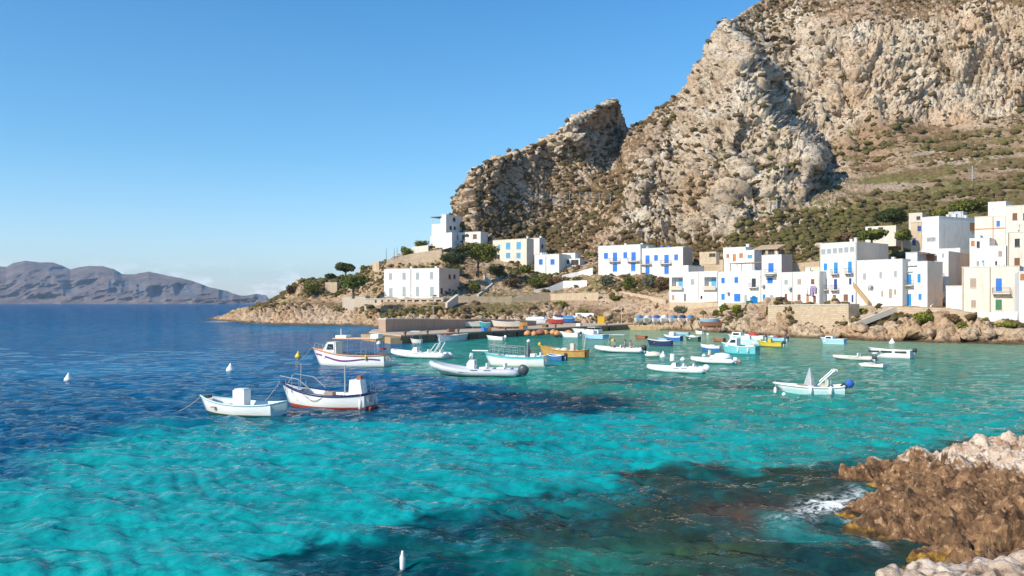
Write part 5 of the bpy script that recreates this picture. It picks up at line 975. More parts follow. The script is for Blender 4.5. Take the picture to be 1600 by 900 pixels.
def scrub_mat():
    m, t, b = new_mat('scrub_foliage'); v = attr(t, 'tone').outputs['Fac']; n = noise(t, 3.5, 5, .75)
    c = ramp(t, [(0., (.13, .085, .045)), (.3, (.20, .135, .065)), (.55, (.19, .15, .06)), (.8, (.155, .145, .045)), (1., (.25, .215, .065))], v); c2 = mixc(t, ramp(t, [(.4, .85), (.56, 0.)], n), c, (.045, .038, .018)); t.links.new(c2, b.inputs['Base Color']); b.inputs['Roughness'].default_value = .9; b.inputs['Specular IOR Level'].default_value = .1
    bump(t, b, n, 1., .4); return m
SCRUB = scrub_mat()
def sample(P, prob, n, rs):
    pr = np.clip(prob, 0, None).reshape(-1); pr = pr/pr.sum(); idx = rs.choice(len(pr), n, replace=False, p=pr); return idx
rs = np.random.RandomState(9)
P = MT_P.reshape(-1, 3); U, V_, cl, up, ter = [a.reshape(-1) for a in (MT_U, MT_V, MT_CL, MT_UP, MT_TER)]
cln = fbm(P[:, 0]*.03, P[:, 1]*.03, P[:, 2]*.03, 3, 500)
pr = (1.05-cl)*np.clip(.5+2.2*cln, .04, 2)*np.clip(up+.3, 0, 1.3)*(U < 1640)*(1+.2*(V_ > 250)); hz_ = ((P[:, 2]-.10*P[:, 0]+7*perlin(P[:, 0]*.012, P[:, 1]*.012, P[:, 2]*.02, 95))/5.5) % 1.0
pr *= np.where(U < 960, .7, 1.); pr *= np.where((U > 1130)&(V_ > 180)&(V_ < 330), .5, 1.); pr = pr*np.where(ter > .5, .35+1.2*np.exp(-((hz_-.85)/.2)**2), 1.)+.34*cl*(up > .25)*(1+1.2*(V_ > 230))
idx = sample(P, pr, 10500, rs); gz = np.clip(.12+.42*(U[idx] > 1130)*(V_[idx] > 175)*rs.rand(len(idx))**.5+.35*rs.rand(len(idx))+.4*cln[idx], 0, 1)
scrub('mountain_scrub', P[idx], (.35+.95*rs.rand(len(idx))**3)*(1+.1*(ter[idx] > .5)), gz, SCRUB, 'low brown and olive scrub scattered over the mountain slopes', 1)
P = HS_P.reshape(-1, 3); T_, U = HS_T.reshape(-1), HS_U.reshape(-1); cln = fbm(P[:, 0]*.06, P[:, 1]*.06, P[:, 2]*.06, 3, 510)
pr = (sst(2.0, 2.6, T_)*(1-sst(3.0, 3.4, T_))*.9+sst(4.0, 4.6, T_)*1.1+.12*sst(1.6, 2., T_))*np.clip(.5+2.2*cln, .03, 2)*(U < 1620)*(U > 395)
pr *= 1-.97*((T_ > 3)&(T_ < 4.9)&(U > 1030)); pr *= 1-.97*sst(930, 965, U)*(1-sst(1095, 1130, U))*(T_ < 2.9)
idx = sample(P, pr, 5000, rs); scrub('slope_scrub', P[idx],   .25+.6*rs.rand(len(idx))**2.2, .2+.5*rs.rand(len(idx))+.5*cln[idx], SCRUB, 'low green and brown scrub on the slope around the houses', 2)
# rocks lying on the bank
def rock_mesh(seed):
    bm = bmesh.new(); bmesh.ops.create_icosphere(bm, subdivisions=3, radius=1.); r_ = np.array([v.co[:] for v in bm.verts]); f1, f2 = worley(r_[:, 0]*1.3+seed*7, r_[:, 1]*1.3, r_[:, 2]*1.3, seed); d = .75+.45*(1-f1)+.12*fbm(r_[:, 0]*3, r_[:, 1]*3, r_[:, 2]*3+seed, 3, seed)
    for v, k in zip(bm.verts, d): v.co *= k; v.co.z *= .7
    me = bpy.data.meshes.new('boulder'); bm.to_mesh(me); bm.free(); me.materials.append(M_SHORE); me.polygons.foreach_set('use_smooth', [True]*len(me.polygons)); return me
RK = [rock_mesh(k) for k in range(5)]; rr = random.Random(4)
AREAS = {'below the yellowish bush of the front row': [(1100,505,.9),(1120,497,1.1),(1135,500,1.3),(1140,514,1.1),(1150,508,1.6),(1165,503,2.2)], 'left of the tall retaining wall': [(1180,498,2.6),(1192,508,1.9),(1205,515,1.8)],
 'under the tall retaining wall': [(1225,516,1.7),(1250,517,1.5),(1275,516,1.3)], 'around the sea steps': [(1345,512,1.8),(1352,494,1.0),(1372,516,1.6),(1395,510,1.5),(1420,516,1.5)], 'below the corbelled-balcony house': [(1450,520,1.4),(1475,514,1.2)],
 'below the beige seafront house': [(1515,518,1.6),(1545,520,1.3),(1570,519,1.5),(1592,523,1.6)], 'above the pier boats': [(870,492,1.2),(900,490,1.3),(925,497,1.6),(950,492,1.7)], 'behind the boat yard': [(965,482,1.6),(985,490,1.2),(1012,484,1.2),(1035,494,1.4),(1065,494,1.5)]}
ORD = ['leftmost', 'second from left', 'third from left', 'fourth from left', 'fifth from left', 'rightmost']
for ar, lst in AREAS.items():
  for q, (u, v, s) in enumerate(lst):
    lb = 'tan boulder %s, %s there' % (ar, 'rightmost' if q == len(lst)-1 else ORD[q])
    Y = tY(u, v)-.3; o = link('boulder', RK[rr.randrange(5)]); o.location = px(u, v+1, Y); o.scale = (s*rr.uniform(.8, 1.3), s*rr.uniform(.8, 1.2), s*rr.uniform(.7, 1.)); o.rotation_euler = (rr.uniform(-.3, .3), rr.uniform(-.3, .3), rr.uniform(0, 6.3)); tag(o, lb, 'boulder', 'boulders on the far shore bank')
# poles and rockfall fence on the mountain
def on_mount(u, v):
    d = (MT_U-u)**2+(MT_V-v)**2; k = np.unravel_index(np.argmin(d), d.shape); return Vector(MT_P[k])
for u, vb, vt, lb in ((1214,334,312,'left pole of the pair on the green slope'),(1203,334,313,'thin pole just left of the slope pair'),(1519,285,262,'lone utility pole on the brown terraces')):
    p = on_mount(u, vb); r = empty('utility_pole', p); tag(r, lb if len(lb.split()) > 3 else lb, 'pole'); MB().tube([(0,0,-1),(0,0,(vb-vt)/F*p.y)], .16, 6).build('pole', GREYS, r); MB().box((-.9,-.08,(vb-vt)/F*p.y-.5),(.9,.08,(vb-vt)/F*p.y-.35)).build('crossbar', WOODG, r)
r = None; prev = None; m_ = MB(); fr = None
for i, u in enumerate(range(842, 970, 16)):
    p = on_mount(u, 322+2*math.sin(i)); 
    if fr is None: fr = empty('rockfall_fence', p); tag(fr, 'faint rockfall netting fence on tall posts across the lower cliff slope', 'fence')
    q = p-fr.location; MB().tube([q-Vector((0,0,1)), q+Vector((0,0,4.2))], .09, 5).build('post', GREYS, fr)
    if prev is not None:
        for z in (.6, 1.6, 2.6, 3.6, 4.1): m_.tube([prev+Vector((0,0,z)), q+Vector((0,0,z))], .03, 4)
    prev = q
m_.build('netting', GREYS, fr)
# bins by the blue doors
bn = empty('bin', px(1178, 476, tY(1178, 476)-2)); tag(bn, 'blue wheeled bin at the street edge below the small balcony', 'bin', 'bins at the street edge'); MB().box((-.7,-.5,.1),(.7,.5,1.5)).build('body', CYAN, bn); MB().box((-.75,-.55,1.5),(.75,.55,1.62)).build('lid', NAVY, bn)
bn = empty('bin', px(1170, 477, tY(1178, 476)-2.4)); tag(bn, 'green bin left of the blue one at the street edge', 'bin', 'bins at the street edge'); MB().box((-.5,-.4,.05),(.5,.4,.95)).build('body', GREEN, bn); MB().box((-.53,-.43,.95),(.53,.43,1.03)).build('lid', GREEN, bn)
# ------------------------------------------------------------------ boats
def boat_white(name, c, rough):
    m, t, b = new_mat(name); tc_ = N(t, 'ShaderNodeTexCoord'); sp = N(t, 'ShaderNodeSeparateXYZ'); t.links.new(tc_.outputs['Object'], sp.inputs[0])
    n = noise(t, 2.2, 6, .65, vec=tc_.outputs['Object'], mapscale=(.5, .5, 1.6)); g = ramp(t, [(.0, 1.), (.30, .35), (.55, 0.)], mathn(t, 'ADD', sp.outputs[2], mathn(t, 'MULTIPLY', mathn(t, 'SUBTRACT', n, .5), .5)))
    col = mixc(t, mathn(t, 'MULTIPLY', g, .65), c, (.36, .33, .22)); col = mixc(t, ramp(t, [(.56, 0.), (.66, .35)], n), col, (.52, .44, .33)); t.links.new(col, b.inputs['Base Color']); b.inputs['Roughness'].default_value = rough; return m
BW = boat_white('white_boat_paint', (.82, .81, .79), .35); BTQ = simple('turquoise_boat_paint', (.16, .48, .50), .35, .08); BTQP = simple('pale_turquoise_paint', (.45, .66, .66), .4, .06); BNV = simple('navy_boat_paint', (.02, .028, .10), .35); BRD = simple('red_antifouling', (.34, .05, .035), .7, .2)
BOR = simple('orange_boat_paint', (.62, .26, .10), .45); BPU = simple('purple_stripe_paint', (.20, .04, .20), .4); BYE = simple('yellow_boat_paint', (.55, .42, .03), .45); BOC = simple('ochre_boat_wood', (.50, .27, .07), .55, .2); BGY = simple('grey_rubber', (.48, .49, .53), .55, .06); BWR = simple('white_rubber', (.80, .79, .78), .5, .04)
BCR = simple('cream_rubber', (.62, .55, .46), .6, .1); BBK = simple('black_rubber', (.02, .02, .022), .5); BBL = simple('blue_boat_paint', (.03, .13, .36), .4); BSK = simple('light_blue_paint', (.30, .50, .62), .4); BGR = simple('dark_green_paint', (.03, .10, .07), .45); BDK = simple('wooden_deck', (.34, .27, .20), .8, .2); BTEAL = simple('deep_turquoise_paint', (.03, .28, .34), .35)
BRED = simple('red_cover', (.38, .05, .04), .8); COVB = simple('blue_cover', (.05, .22, .42), .8); COVN = simple('navy_cover', (.03, .04, .14), .8); CHAR = simple('charcoal_cowling', (.06, .07, .085), .4); STEEL = simple('steel_tube', (.55, .55, .55), .3, .05, 3, .8); ROPE = simple('rope', (.45, .38, .28), .9); BUOYY = simple('yellow_buoy_plastic', (.70, .42, .02), .4); BUOYW = simple('white_buoy_plastic', (.75, .74, .72), .4)
COVBR = simple('bright_blue_cover', (.02, .10, .40), .7); SKIN_ = simple('skin', (.42, .24, .16), .6); BRICKR = simple('rust_brown_paint', (.30, .10, .05), .7)
def hull_fn(L, B, fb, bowrise, sternrise, full=.62, trans=.7, rake=.08):
    def half(s):                         # s 0 stern .. 1 bow
        return B/2*(trans+(1-trans)*math.sin(min(1, s/.45)*math.pi/2))*(1-max(0, (s-.45)/.55)**2.3)
    def sheer(s): return fb+bowrise*max(0, (s-.35)/.65)**2+sternrise*max(0, (.35-s)/.35)**2
    def xx(s, z): return -L/2+L*s*(1-rake)+rake*L*s*s*max(0, min(1.3, z/(fb+bowrise)))
    return half, sheer, xx
def make_hull(root, L, B, fb, bowrise=.4, sternrise=.1, trans=.7, rake=.09, mats=None, deck=BDK, gun=None, stripe=None, bottom=None, draft=.45, nb=3, floor=None, gunr=.045, n=18, tmat=None, foredeck=.0):
    half, sheer, xx = hull_fn(L, B, fb, bowrise, sternrise, trans=trans, rake=rake)
    mats = mats or BW; secs = []
    fr = [(-1, .0), (-.55, .6), (0., .93), (.15, .945), (.55, .975), (.78, .99), (.94, 1.), (1., 1.)]
    for i in range(n+1):
        s = i/n; h_, z_ = half(s), sheer(s); kd = draft*(1-max(0, (s-.6)/.4)**2); row = []
        for (a, w) in fr:
            z = a*kd if a < 0 else a*z_
            ww = w*(1-.25*max(0, s-.5)*2*(1-max(0, a))) if a < 1 else w
            row.append((xx(s, max(z, -kd*.3)), h_*ww, z))
        secs.append(row)
    m = len(fr); b = MB(); v = [];  
    for row in secs: v += row+[(x, -y, z) for x, y, z in row]
    b.v = v; bot = MB(); bot.v = list(v); st = MB(); st.v = list(v)
    for i in range(n):
        for j in range(m-1):
            tgt = bot if j < nb else (st if (stripe and j in stripe[1]) else b)
            for sd in (0, m):
                q = (i*2*m+j+sd, (i+1)*2*m+j+sd, (i+1)*2*m+j+1+sd, i*2*m+j+1+sd); tgt.f.append(q if sd else q[::-1]); tgt.m.append(0)
    hl = b; 
    def clean(mb, name, mat, par):
        me = mb.mesh(name, mat, True); bm = bmesh.new(); bm.from_mesh(me); lo = [x for x in bm.verts if not x.link_faces]; bmesh.ops.delete(bm, geom=lo, context='VERTS'); bmesh.ops.remove_doubles(bm, verts=bm.verts, dist=.001); bmesh.ops.recalc_face_normals(bm, faces=bm.faces); bm.to_mesh(me); bm.free(); return link(name, me, None, par)
    ho = clean(b, 'hull', mats, root); clean(bot, 'hull_bottom', bottom or mats, root)
    if stripe: clean(st, 'stripe', stripe[0], root)
    t = MB(); r0 = secs[0]; t.add(r0+[(x, -y, z) for x, y, z in reversed(r0)], [tuple(range(2*m))]); t.build('transom', tmat or mats, root)
    # inside lining and floor
    fz = floor if floor is not None else fb*.45; ins = MB(); I = []
    for i in range(n+1):
        s = i/n; h_, z_ = half(s), sheer(s); k = max(.0, h_-.06); I += [(xx(s, z_)-(.05 if i == n else 0), k, z_), (xx(s, fz), k*.82, fz), (xx(s, fz), -k*.82, fz), (xx(s, z_)-(.05 if i == n else 0), -k, z_)]
    ins.add(I, [(i*4+j, i*4+j+1, i*4+5+j, i*4+4+j) for i in range(n) for j in (0, 2)]+[(0, 3, 2, 1)]); ins.build('lining', mats, root)
    dk = MB(); dk.add([I[i*4+1] for i in range(n+1)]+[I[i*4+2] for i in range(n+1)], [(i, i+1, n+2+i, n+1+i) for i in range(n)]); dk.build('deck', deck, root)
    path = [(xx(i/n, sheer(i/n)), half(i/n), sheer(i/n)+.01) for i in range(n+1)]; path2 = [(x, -y, z) for x, y, z in reversed(path)]
    MB().tube(path+path2[1:], gunr, 6, closed=True).build('gunwale', gun or mats, root, True)
    if foredeck:
        f = MB(); k0 = int(n*(1-foredeck)); P_ = []
        for i in range(k0, n+1): s = i/n; P_ += [(xx(s, sheer(s)), half(s)-.03, sheer(s)-.02), (xx(s, sheer(s)), 0, sheer(s)+.05), (xx(s, sheer(s)), -half(s)+.03, sheer(s)-.02)]
        c = n+1-k0; f.add(P_, [(3*i+j, 3*i+3+j, 3*i+4+j, 3*i+1+j) for i in range(c-1) for j in (0, 1)]); f.build('foredeck', mats, root)
    return half, sheer, xx
def boat_root(name, label, bow, stern, group='boats moored in the bay', cat='boat', z=0.):
    p0 = wl(*bow, z) if z < 5 else None; p1 = wl(*stern, z); c = (p0+p1)/2; d = p0-p1; r = empty(name, c, math.atan2(d.y, d.x)); tag(r, label, cat, group); return r, d.length
def rib_tube(root, L, B, r, z0, rise, mat, n=22, stern_cone=.35):
    pts, rs_ = [], []
    for k in range(n+1):
        a = k/n; 
        if a < .36: x = -L/2+(a/.36)*(L*.62); y = B/2
        elif a > .64: x = -L/2+((1-a)/.36)*(L*.62); y = -B/2
        else:
            t = (a-.36)/.28*math.pi; x = -L/2+L*.62+math.sin(t)*(L*.38-r*.4); y = B/2*math.cos(t)*(1 if abs(math.cos(t)) > .0 else 0)
        zz = z0+rise*max(0, (x+L*.05)/(L*.5))**2; pts.append((x, y, zz)); rs_.append(r*(1-.22*max(0, x/(L/2))))
    for s in (1, -1):
        c = (-L/2-stern_cone, s*B/2, z0)
        if s == 1: pts.insert(0, c); rs_.insert(0, r*.35)
        else: pts.append(c); rs_.append(r*.35)
    MB().tube(pts, rs_, 10).build('inflatable_tube', mat, root, True)
def outboard(root, x, mat=CHAR, s=1., y=0., tilt=0., z=.55, leg=BGY):
    o = MB(); o.lathe([(.02,.0),(.16,.02),(.19,.15),(.20,.36),(.15,.50),(.02,.56)], 10, (-.18,0,0), sx=1.5, sy=.8); e = o.build('outboard_motor', mat, root, True); e.location = (x, y, z); e.rotation_euler = (0, tilt, 0); e.scale = (s, s, s)
    l = MB().box((-.30,-.07,-.75),(-.10,.07,.02)).box((-.42,-.03,-.80),(.02,.03,-.72)); l.box((-.12,-.14,-.35),(.10,.14,-.02)); l.tube([(-.42,0,-.76),(-.5,0,-.76)], .06, 6); l.build('motor_leg', leg, e)
def console(root, x, w=.7, l=.6, h_=1.0, z=.3, mat=BW, shield=True):
    M = Matrix.Translation((x, 0, z)); b = MB(); b.prism([(-l/2,0),(l/2,0),(l/2,h_*.72),(l*.1,h_),(-l/2,h_)], -w/2, w/2, 0, M); c = b.build('console', mat, root)
    if shield: MB().add([Vector((x+l*.40,-w*.42,z+h_*.78)), Vector((x+l*.40,w*.42,z+h_*.78)), Vector((x+l*.05,w*.36,z+h_*1.28)), Vector((x+l*.05,-w*.36,z+h_*1.28)), Vector((x+l*.38,-w*.42,z+h_*.78)), Vector((x+l*.38,w*.42,z+h_*.78)), Vector((x+l*.03,w*.36,z+h_*1.28)), Vector((x+l*.03,-w*.36,z+h_*1.28))], [(0,1,2,3),(7,6,5,4),(0,3,7,4),(1,5,6,2),(2,6,7,3)]).build('windscreen', GREYS, c)
    MB().tube([(x-l*.52+.10*0+.0, .16*math.cos(a), z+h_*.8+.16*math.sin(a)) for a in [k*.785 for k in range(8)]], .02, 4, closed=True).build('steering_wheel', BBK, c)
def seat(root, x, w=.8, l=.5, h_=.45, z=.3, mat=BW, back=True, name='seat'):
    b = MB().box((x-l/2,-w/2,z),(x+l/2,w/2,z+h_)); 
    if back: b.box((x-l/2-.08,-w/2,z+h_),(x-l/2+.04,w/2,z+h_+.35))
    b.build(name, mat, root)
def arch(root, x, w, h_, z, lean=-.6, mat=BW, r=.05, xt=True):
    b = MB(); b.tube([(x,-w/2,z),(x+lean*.9,-w/2*.92,z+h_*.9),(x+lean,-w/2*.8,z+h_),(x+lean,w/2*.8,z+h_),(x+lean*.9,w/2*.92,z+h_*.9),(x,w/2,z)], r, 6)
    if xt: b.tube([(x+.6,-w/2,z),(x+.6+lean,-w/2*.9,z+h_*.85),(x+.6+lean,w/2*.9,z+h_*.85),(x+.6,w/2,z)], r*.8, 6)
    b.build('arch', mat, root, True)
def rail(root, pts, h_, mat=STEEL, r=.02, step=1, name='railing', mid=True):
    b = MB(); top = [Vector(p)+Vector((0,0,h_)) for p in pts]; b.tube(top, r, 5)
    if mid: b.tube([Vector(p)+Vector((0,0,h_*.5)) for p in pts], r*.7, 4)
    for p in pts[::step]: b.tube([p, Vector(p)+Vector((0,0,h_))], r*.8, 4)
    b.build(name, mat, root)
def fender(root, x, y, z, mat=BUOYW, name='fender'):
    MB().lathe([(.02,-.32),(.10,-.27),(.12,0),(.10,.22),(.03,.3)], 8, (x, y, z)).tube([(x,y,z+.28),(x,y*.95,z+.75)], .012, 4).build(name, mat, root, True)
def rope(root, pts, r=.018, name='mooring_rope', mat=ROPE): MB().tube(pts, r, 5).build(name, mat, root)
def sag(a, b_, d, n=8): a, b_ = Vector(a), Vector(b_); return [a.lerp(b_, k/n)-Vector((0,0,d*4*(k/n)*(1-k/n))) for k in range(n+1)]
def rib(name, label, bow, stern, mat=BWR, bk=.30, con=(.05,), arch_=False, motor=CHAR, seats=(-.18,), tube=.048, extra=None, rise=.28, mscale=1., hullm=BW, tilt=0., z0=None):
    r, L = boat_root(name, label, bow, stern); B = L*bk; rr_ = L*tube; z0 = z0 or rr_*1.15
    rib_tube(r, L, B, rr_, z0, rise*L/7, mat); half = B/2
    b = MB(); n = 12; vs = []
    for i in range(n+1):
        s = i/n; x = -L/2+L*.93*s; w = half*(1-max(0, (s-.55)/.45)**2.2)*.95; zz = rise*L/7*max(0, (s-.45)/.55)**2; vs += [(x, w, z0*.7+zz), (x, w*.75, .03+zz*.9), (x, 0, -.35+zz*1.15), (x, -w*.75, .03+zz*.9), (x, -w, z0*.7+zz)]
    b.add(vs, [(5*i+j, 5*i+5+j, 5*i+6+j, 5*i+1+j) for i in range(n) for j in range(4)]+[(0,1,2,3,4)]); b.build('hull', hullm, r, True)
    d = MB(); d.add([vs[5*i][:2]+(z0*.55+rise*.3*max(0, (i/n-.5)),) for i in range(n+1)]+[vs[5*i+4][:2]+(z0*.55+rise*.3*max(0, (i/n-.5)),) for i in range(n+1)], [(i, i+1, n+2+i, n+1+i) for i in range(n)]); d.build('deck', BW, r)
    MB().box((-L/2-.02,-half+rr_*.4,.0),(-L/2+.08,half-rr_*.4,z0+rr_*.5)).build('transom', hullm, r)
    for c in con: console(r, L*c, .75*L/7, .6*L/7, 1.05*L/7, z0*.55, BW)
    for s in seats: seat(r, L*s, B*.45, .55*L/7, .5*L/7, z0*.55, BW)
    if arch_: arch(r, -L*.30, B*.75, 1.55*L/7, z0, -1.0*L/7)
    if motor: outboard(r, -L/2-.05, motor, 1.25*L/7*mscale, 0, tilt, z0*.9)
    for y in (half+rr_*.93, -half-rr_*.93):                 # rubbing strake and grab patches
        MB().tube([(-L/2, y*.995, z0), (-L*.1, y*.995, z0), (L*.12, y*.985, z0)], .03, 5).build('rubbing_strake', GREYS if mat is not BGY else BBK, r)
        for xk in (-.05, -.2): MB().box((L*xk-.3, y-.02, z0+rr_*.55), (L*xk+.3, y+.02, z0+rr_*.68)).build('grab_handle', BBK, r)
    return r, L, B, z0, rr_
def fishing(name, label, bow, stern, L=None, **k):
    r, LL = boat_root(name, label, bow, stern); kw = dict(B=LL*.33, fb=LL*.1, bowrise=LL*.055); kw.update(k); h_ = make_hull(r, LL, **kw); return r, LL, kw['B'], kw['fb'], h_
G = 'boats moored in the bay'
# 1 white dinghy, turquoise trim
r, L, B, fb, (hf, sh, xf) = fishing('rowing_boat', 'white open boat with pale turquoise trim and tall white box, nearest on the left', (313, 644.4), (436, 649.4), trans=.82, gun=BTQP, stripe=(BTQP, (6,)), bottom=BGR, deck=BCR, fb=.62, bowrise=.38, B=2.3, tmat=BTQP, gunr=.05)
MB().box((-.55,-.35,.35),(.20,.35,1.42)).box((-.47,-.29,1.42),(.12,.29,1.50)).build('engine_box', BW, r)
for x in (1.1, -1.6): MB().box((x-.15,-.98,.42),(x+.15,.98,.5)).build('bench', BDK, r)
rope(r, [(1.9,.2,.62),(2.1,-.2,.66),(1.7,-.3,.66),(1.6,.2,.7),(2.0,.3,.72)], .05, 'rope_coil'); MB().box((1.9,-.1,.9),(2.2,.3,1.05)).build('dark_bundle', BBK, r); rope(r, sag((L/2-.1,0,1.0),(L/2+1.6,.4,-.05),.15))
# 2 white and navy boat with red bottom
r, L, B, fb, (hf, sh, xf) = fishing('fishing_boat', 'white wooden boat with navy gunwale, red bottom and white engine housing', (441, 633.19), (577, 637.81), gun=BNV, stripe=(BNV, (6,)), bottom=BRD, nb=3, draft=.5, fb=.78, bowrise=.62, sternrise=.12, B=2.5, gunr=.075, trans=.62, foredeck=.22)
MB().prism([(-2.75,.5),(-1.75,.5),(-1.85,1.75),(-2.55,1.75)], -.4, .4).build('engine_housing', BW, r); MB().prism([(-2.5,1.75),(-2.2,1.75),(-2.25,2.0),(-2.45,2.0)], -.12, .12).build('exhaust_cap', BRICKR, r)
MB().tube([(-1.35,0,.6),(-1.35,0,2.6)], .045, 6).build('mast', GREYS, r); MB().tube([(1.6,.2,.9),(1.55,.2,2.7)], .03, 5).build('antenna', GREYS, r); MB().tube([(2.0,.6,.9),(1.95,.6,2.0)], .03, 5).build('antenna', GREYS, r)
b = MB()
for y in (.95,):
    pts = [(2.9,y-.25,1.25),(2.6,y,1.95),(1.3,y+.05,1.75),(0.4,y+.08,1.1)]; b.tube(pts, .03, 5)
    for x in (2.2, 1.3, .8): b.tube([(x,y,1.0),(x,y,1.7)], .025, 4)
b.tube([(2.9,-.5,1.3),(2.6,-.8,1.95),(1.3,-1.0,1.75),(.5,-1.1,1.05)], .03, 5); b.tube([(2.6,.9,1.95),(2.6,-.8,1.95)], .025, 4); b.build('side_frame', GREYS, r)
MB().box((-.9,-.7,.42),(1.6,.7,.72)).build('hatch_cover', BCR, r); MB().box((-.6,-.3,.72),(-.1,.2,.95)).build('crate', BDK, r)
MB().box((-L/2-.35,-.5,-.2),(-L/2+.02,.5,.15)).build('stern_step', BRD, r); rail(r, [(-L/2+.05,-.7,1.0),(-L/2-.1,0,1.0),(-L/2+.05,.7,1.0)], .5)
rope(r, sag((L/2+.15,0,1.5),(L/2+1.2,.8,-.1),.1)); rope(r, sag((L*.15,B*.5+.06,.95),(-L*.12,B*.47+.06,.98),.45), .02, 'side_rope'); rope(r, sag((L*.42,-.5,1.2),(L*.1,-B*.52,.85),.4), .02, 'side_rope'); fender(r, -2.9, B*.45, .35); fender(r, -2.9, -B*.47, .35)
# 3 wheelhouse boat with long canopy
r, L, B, fb, (hf, sh, xf) = fishing('excursion_boat', 'white excursion boat with long canopy and orange and purple stripes, left of the breakwater', (489, 570.305), (606, 572.195), gun=BOR, stripe=(BOR, (6,)), bottom=BW, fb=1.08, bowrise=.7, B=3.0, trans=.8, gunr=.08, foredeck=.25)
b = MB(); n_ = 20
for y in (1, -1):
    vv = []
    for i in range(n_+1):
        s = .05+.93*i/n_; z = sh(s)*(.62+.10*math.sin(i*.42)); vv += [(xf(s, z), y*(hf(s)*.965+.025), z-.11), (xf(s, z), y*(hf(s)*.985+.03), z+.05)]
    b.add(vv, [(2*i, 2*i+2, 2*i+3, 2*i+1) for i in range(n_)])
b.build('purple_stripe', BPU, r)
MB().prism([(L*.14,.7),(L*.33,.9),(L*.31,1.8),(L*.26,2.45),(L*.15,2.5)], -.85, .85).build('wheelhouse', BW, r)
for y in (.87, -.87): MB().prism([(L*.18,1.7),(L*.27,1.7),(L*.25,2.25),(L*.185,2.25)], y-.02, y+.02).build('side_window', GLASSM, r)
MB().box((-L*.40,-1.2,2.75),(L*.17,1.2,2.87)).build('canopy', BCR, r); MB().tube([(-L*.40,-1.2,2.80),(L*.17,-1.2,2.80),(L*.17,1.2,2.80),(-L*.40,1.2,2.80)], .06, 5, closed=True).build('canopy_edge', BOR, r)
for x in (-.38, -.2, -.02, .15):
    for y in (-1.1, 1.1): MB().tube([(L*x,y,1.0),(L*x,y,2.76)], .03, 5).build('canopy_post', STEEL, r)
MB().box((L*.02,-.7,2.87),(L*.16,.7,3.15)).build('roof_locker', BW, r); MB().box((-L*.40,-.6,2.87),(-L*.30,.6,3.3)).build('roof_box', BW, r); MB().tube([(L*.12,0,3.1),(L*.12,0,3.8)], .04, 5).build('roof_mast', BW, r)
rail(r, [(xf(s, sh(s)), y*hf(s)*.95, sh(s)) for y, s in ((1,.72),(1,.82),(1,.91),(1,.985),(-1,.985),(-1,.91),(-1,.82),(-1,.72))], .6)
MB().box((-L*.36,-1.1,.75),(-L*.05,-.75,1.15)).build('bench', BDK, r); MB().box((-L*.36,.75,.75),(-L*.05,1.1,1.15)).build('bench', BDK, r); MB().lathe([(.3,-.09),(.42,-.05),(.42,.05),(.3,.09),(.26,0)], 12, (-L*.43,0,1.75)).build('lifebuoy', BRED, r)
fender(r, -L*.28, B*.48, .95, BUOYY); fender(r, -L/2+.1, B*.30, .7, BBK); fender(r, -L/2+.1, 0, .7, BBK); rope(r, sag((L/2+.1,0,1.9),(L/2+2,.4,-.1),.2))
# 4 white RIB with arch
rib('inflatable_boat', 'white inflatable boat with a raked white roll bar right of the canopy boat', (612, 558.45), (697, 560.55), arch_=True, seats=(-.16, -.38), motor=None, rise=.35)
# 5 grey RIB
r, L, B, z0, rr_ = rib('inflatable_boat', 'long grey inflatable boat with white console and charcoal outboard, centre of the bay', (672, 585.385), (809, 588.115), mat=BGY, con=(.02,), seats=(-.12, -.32), motor=CHAR, mscale=1.1, tube=.040, rise=.5, bk=.26, hullm=BTQP, tilt=-.5)
seat(r, L*.22, .6, .5, .3, .35, CHAR, False, 'cushion'); MB().tube([(L*.03,0,1.3),(L*.02,0,2.0)], .16, 6).build('covered_helm', BW, r)
# 6 white-turquoise boat with railings and bowsprit pole
r, L, B, fb, (hf, sh, xf) = fishing('fishing_boat', 'white and turquoise boat with tall grey railings and a white bowsprit', (757, 570.45), (853, 572.55), gun=BTQ, stripe=(BTQ, (5, 6)), bottom=BW, fb=.95, bowrise=.35, B=2.7, trans=.7, foredeck=.2)
MB().box((L*.44,-.12,1.45),(L*.70,.12,1.56)).build('bowsprit', BW, r)
for y in (1, -1): rail(r, [(xf(s, sh(s)), y*hf(s)*.93, sh(s)) for s in (.42,.5,.58,.66,.74,.82,.9)], 1.0, GREYS, .03)
MB().tube([(L*.33,0,1),(L*.33,0,2.6)], .04, 5).build('mast', GREYS, r); MB().tube([(L*.3,.1,1.2),(L*.13,.1,2.4)], .025, 5).build('boom', GREYS, r)
MB().lathe([(.55,0),(.35,.6),(.12,1.3),(.03,1.6)], 7, (-L*.22,0,.9), sx=.7).build('furled_cover', COVN if False else CHAR, r); MB().box((-L*.34,-.5,.5),(-L*.27,.5,1.3)).build('stern_box', BW, r); seat(r, -L*.38, .7, .5, .6, .5, BW); MB().box((-L/2-.1,-.9,-.1),(-L/2+.0,.9,.12)).build('swim_step', GREYS, r)
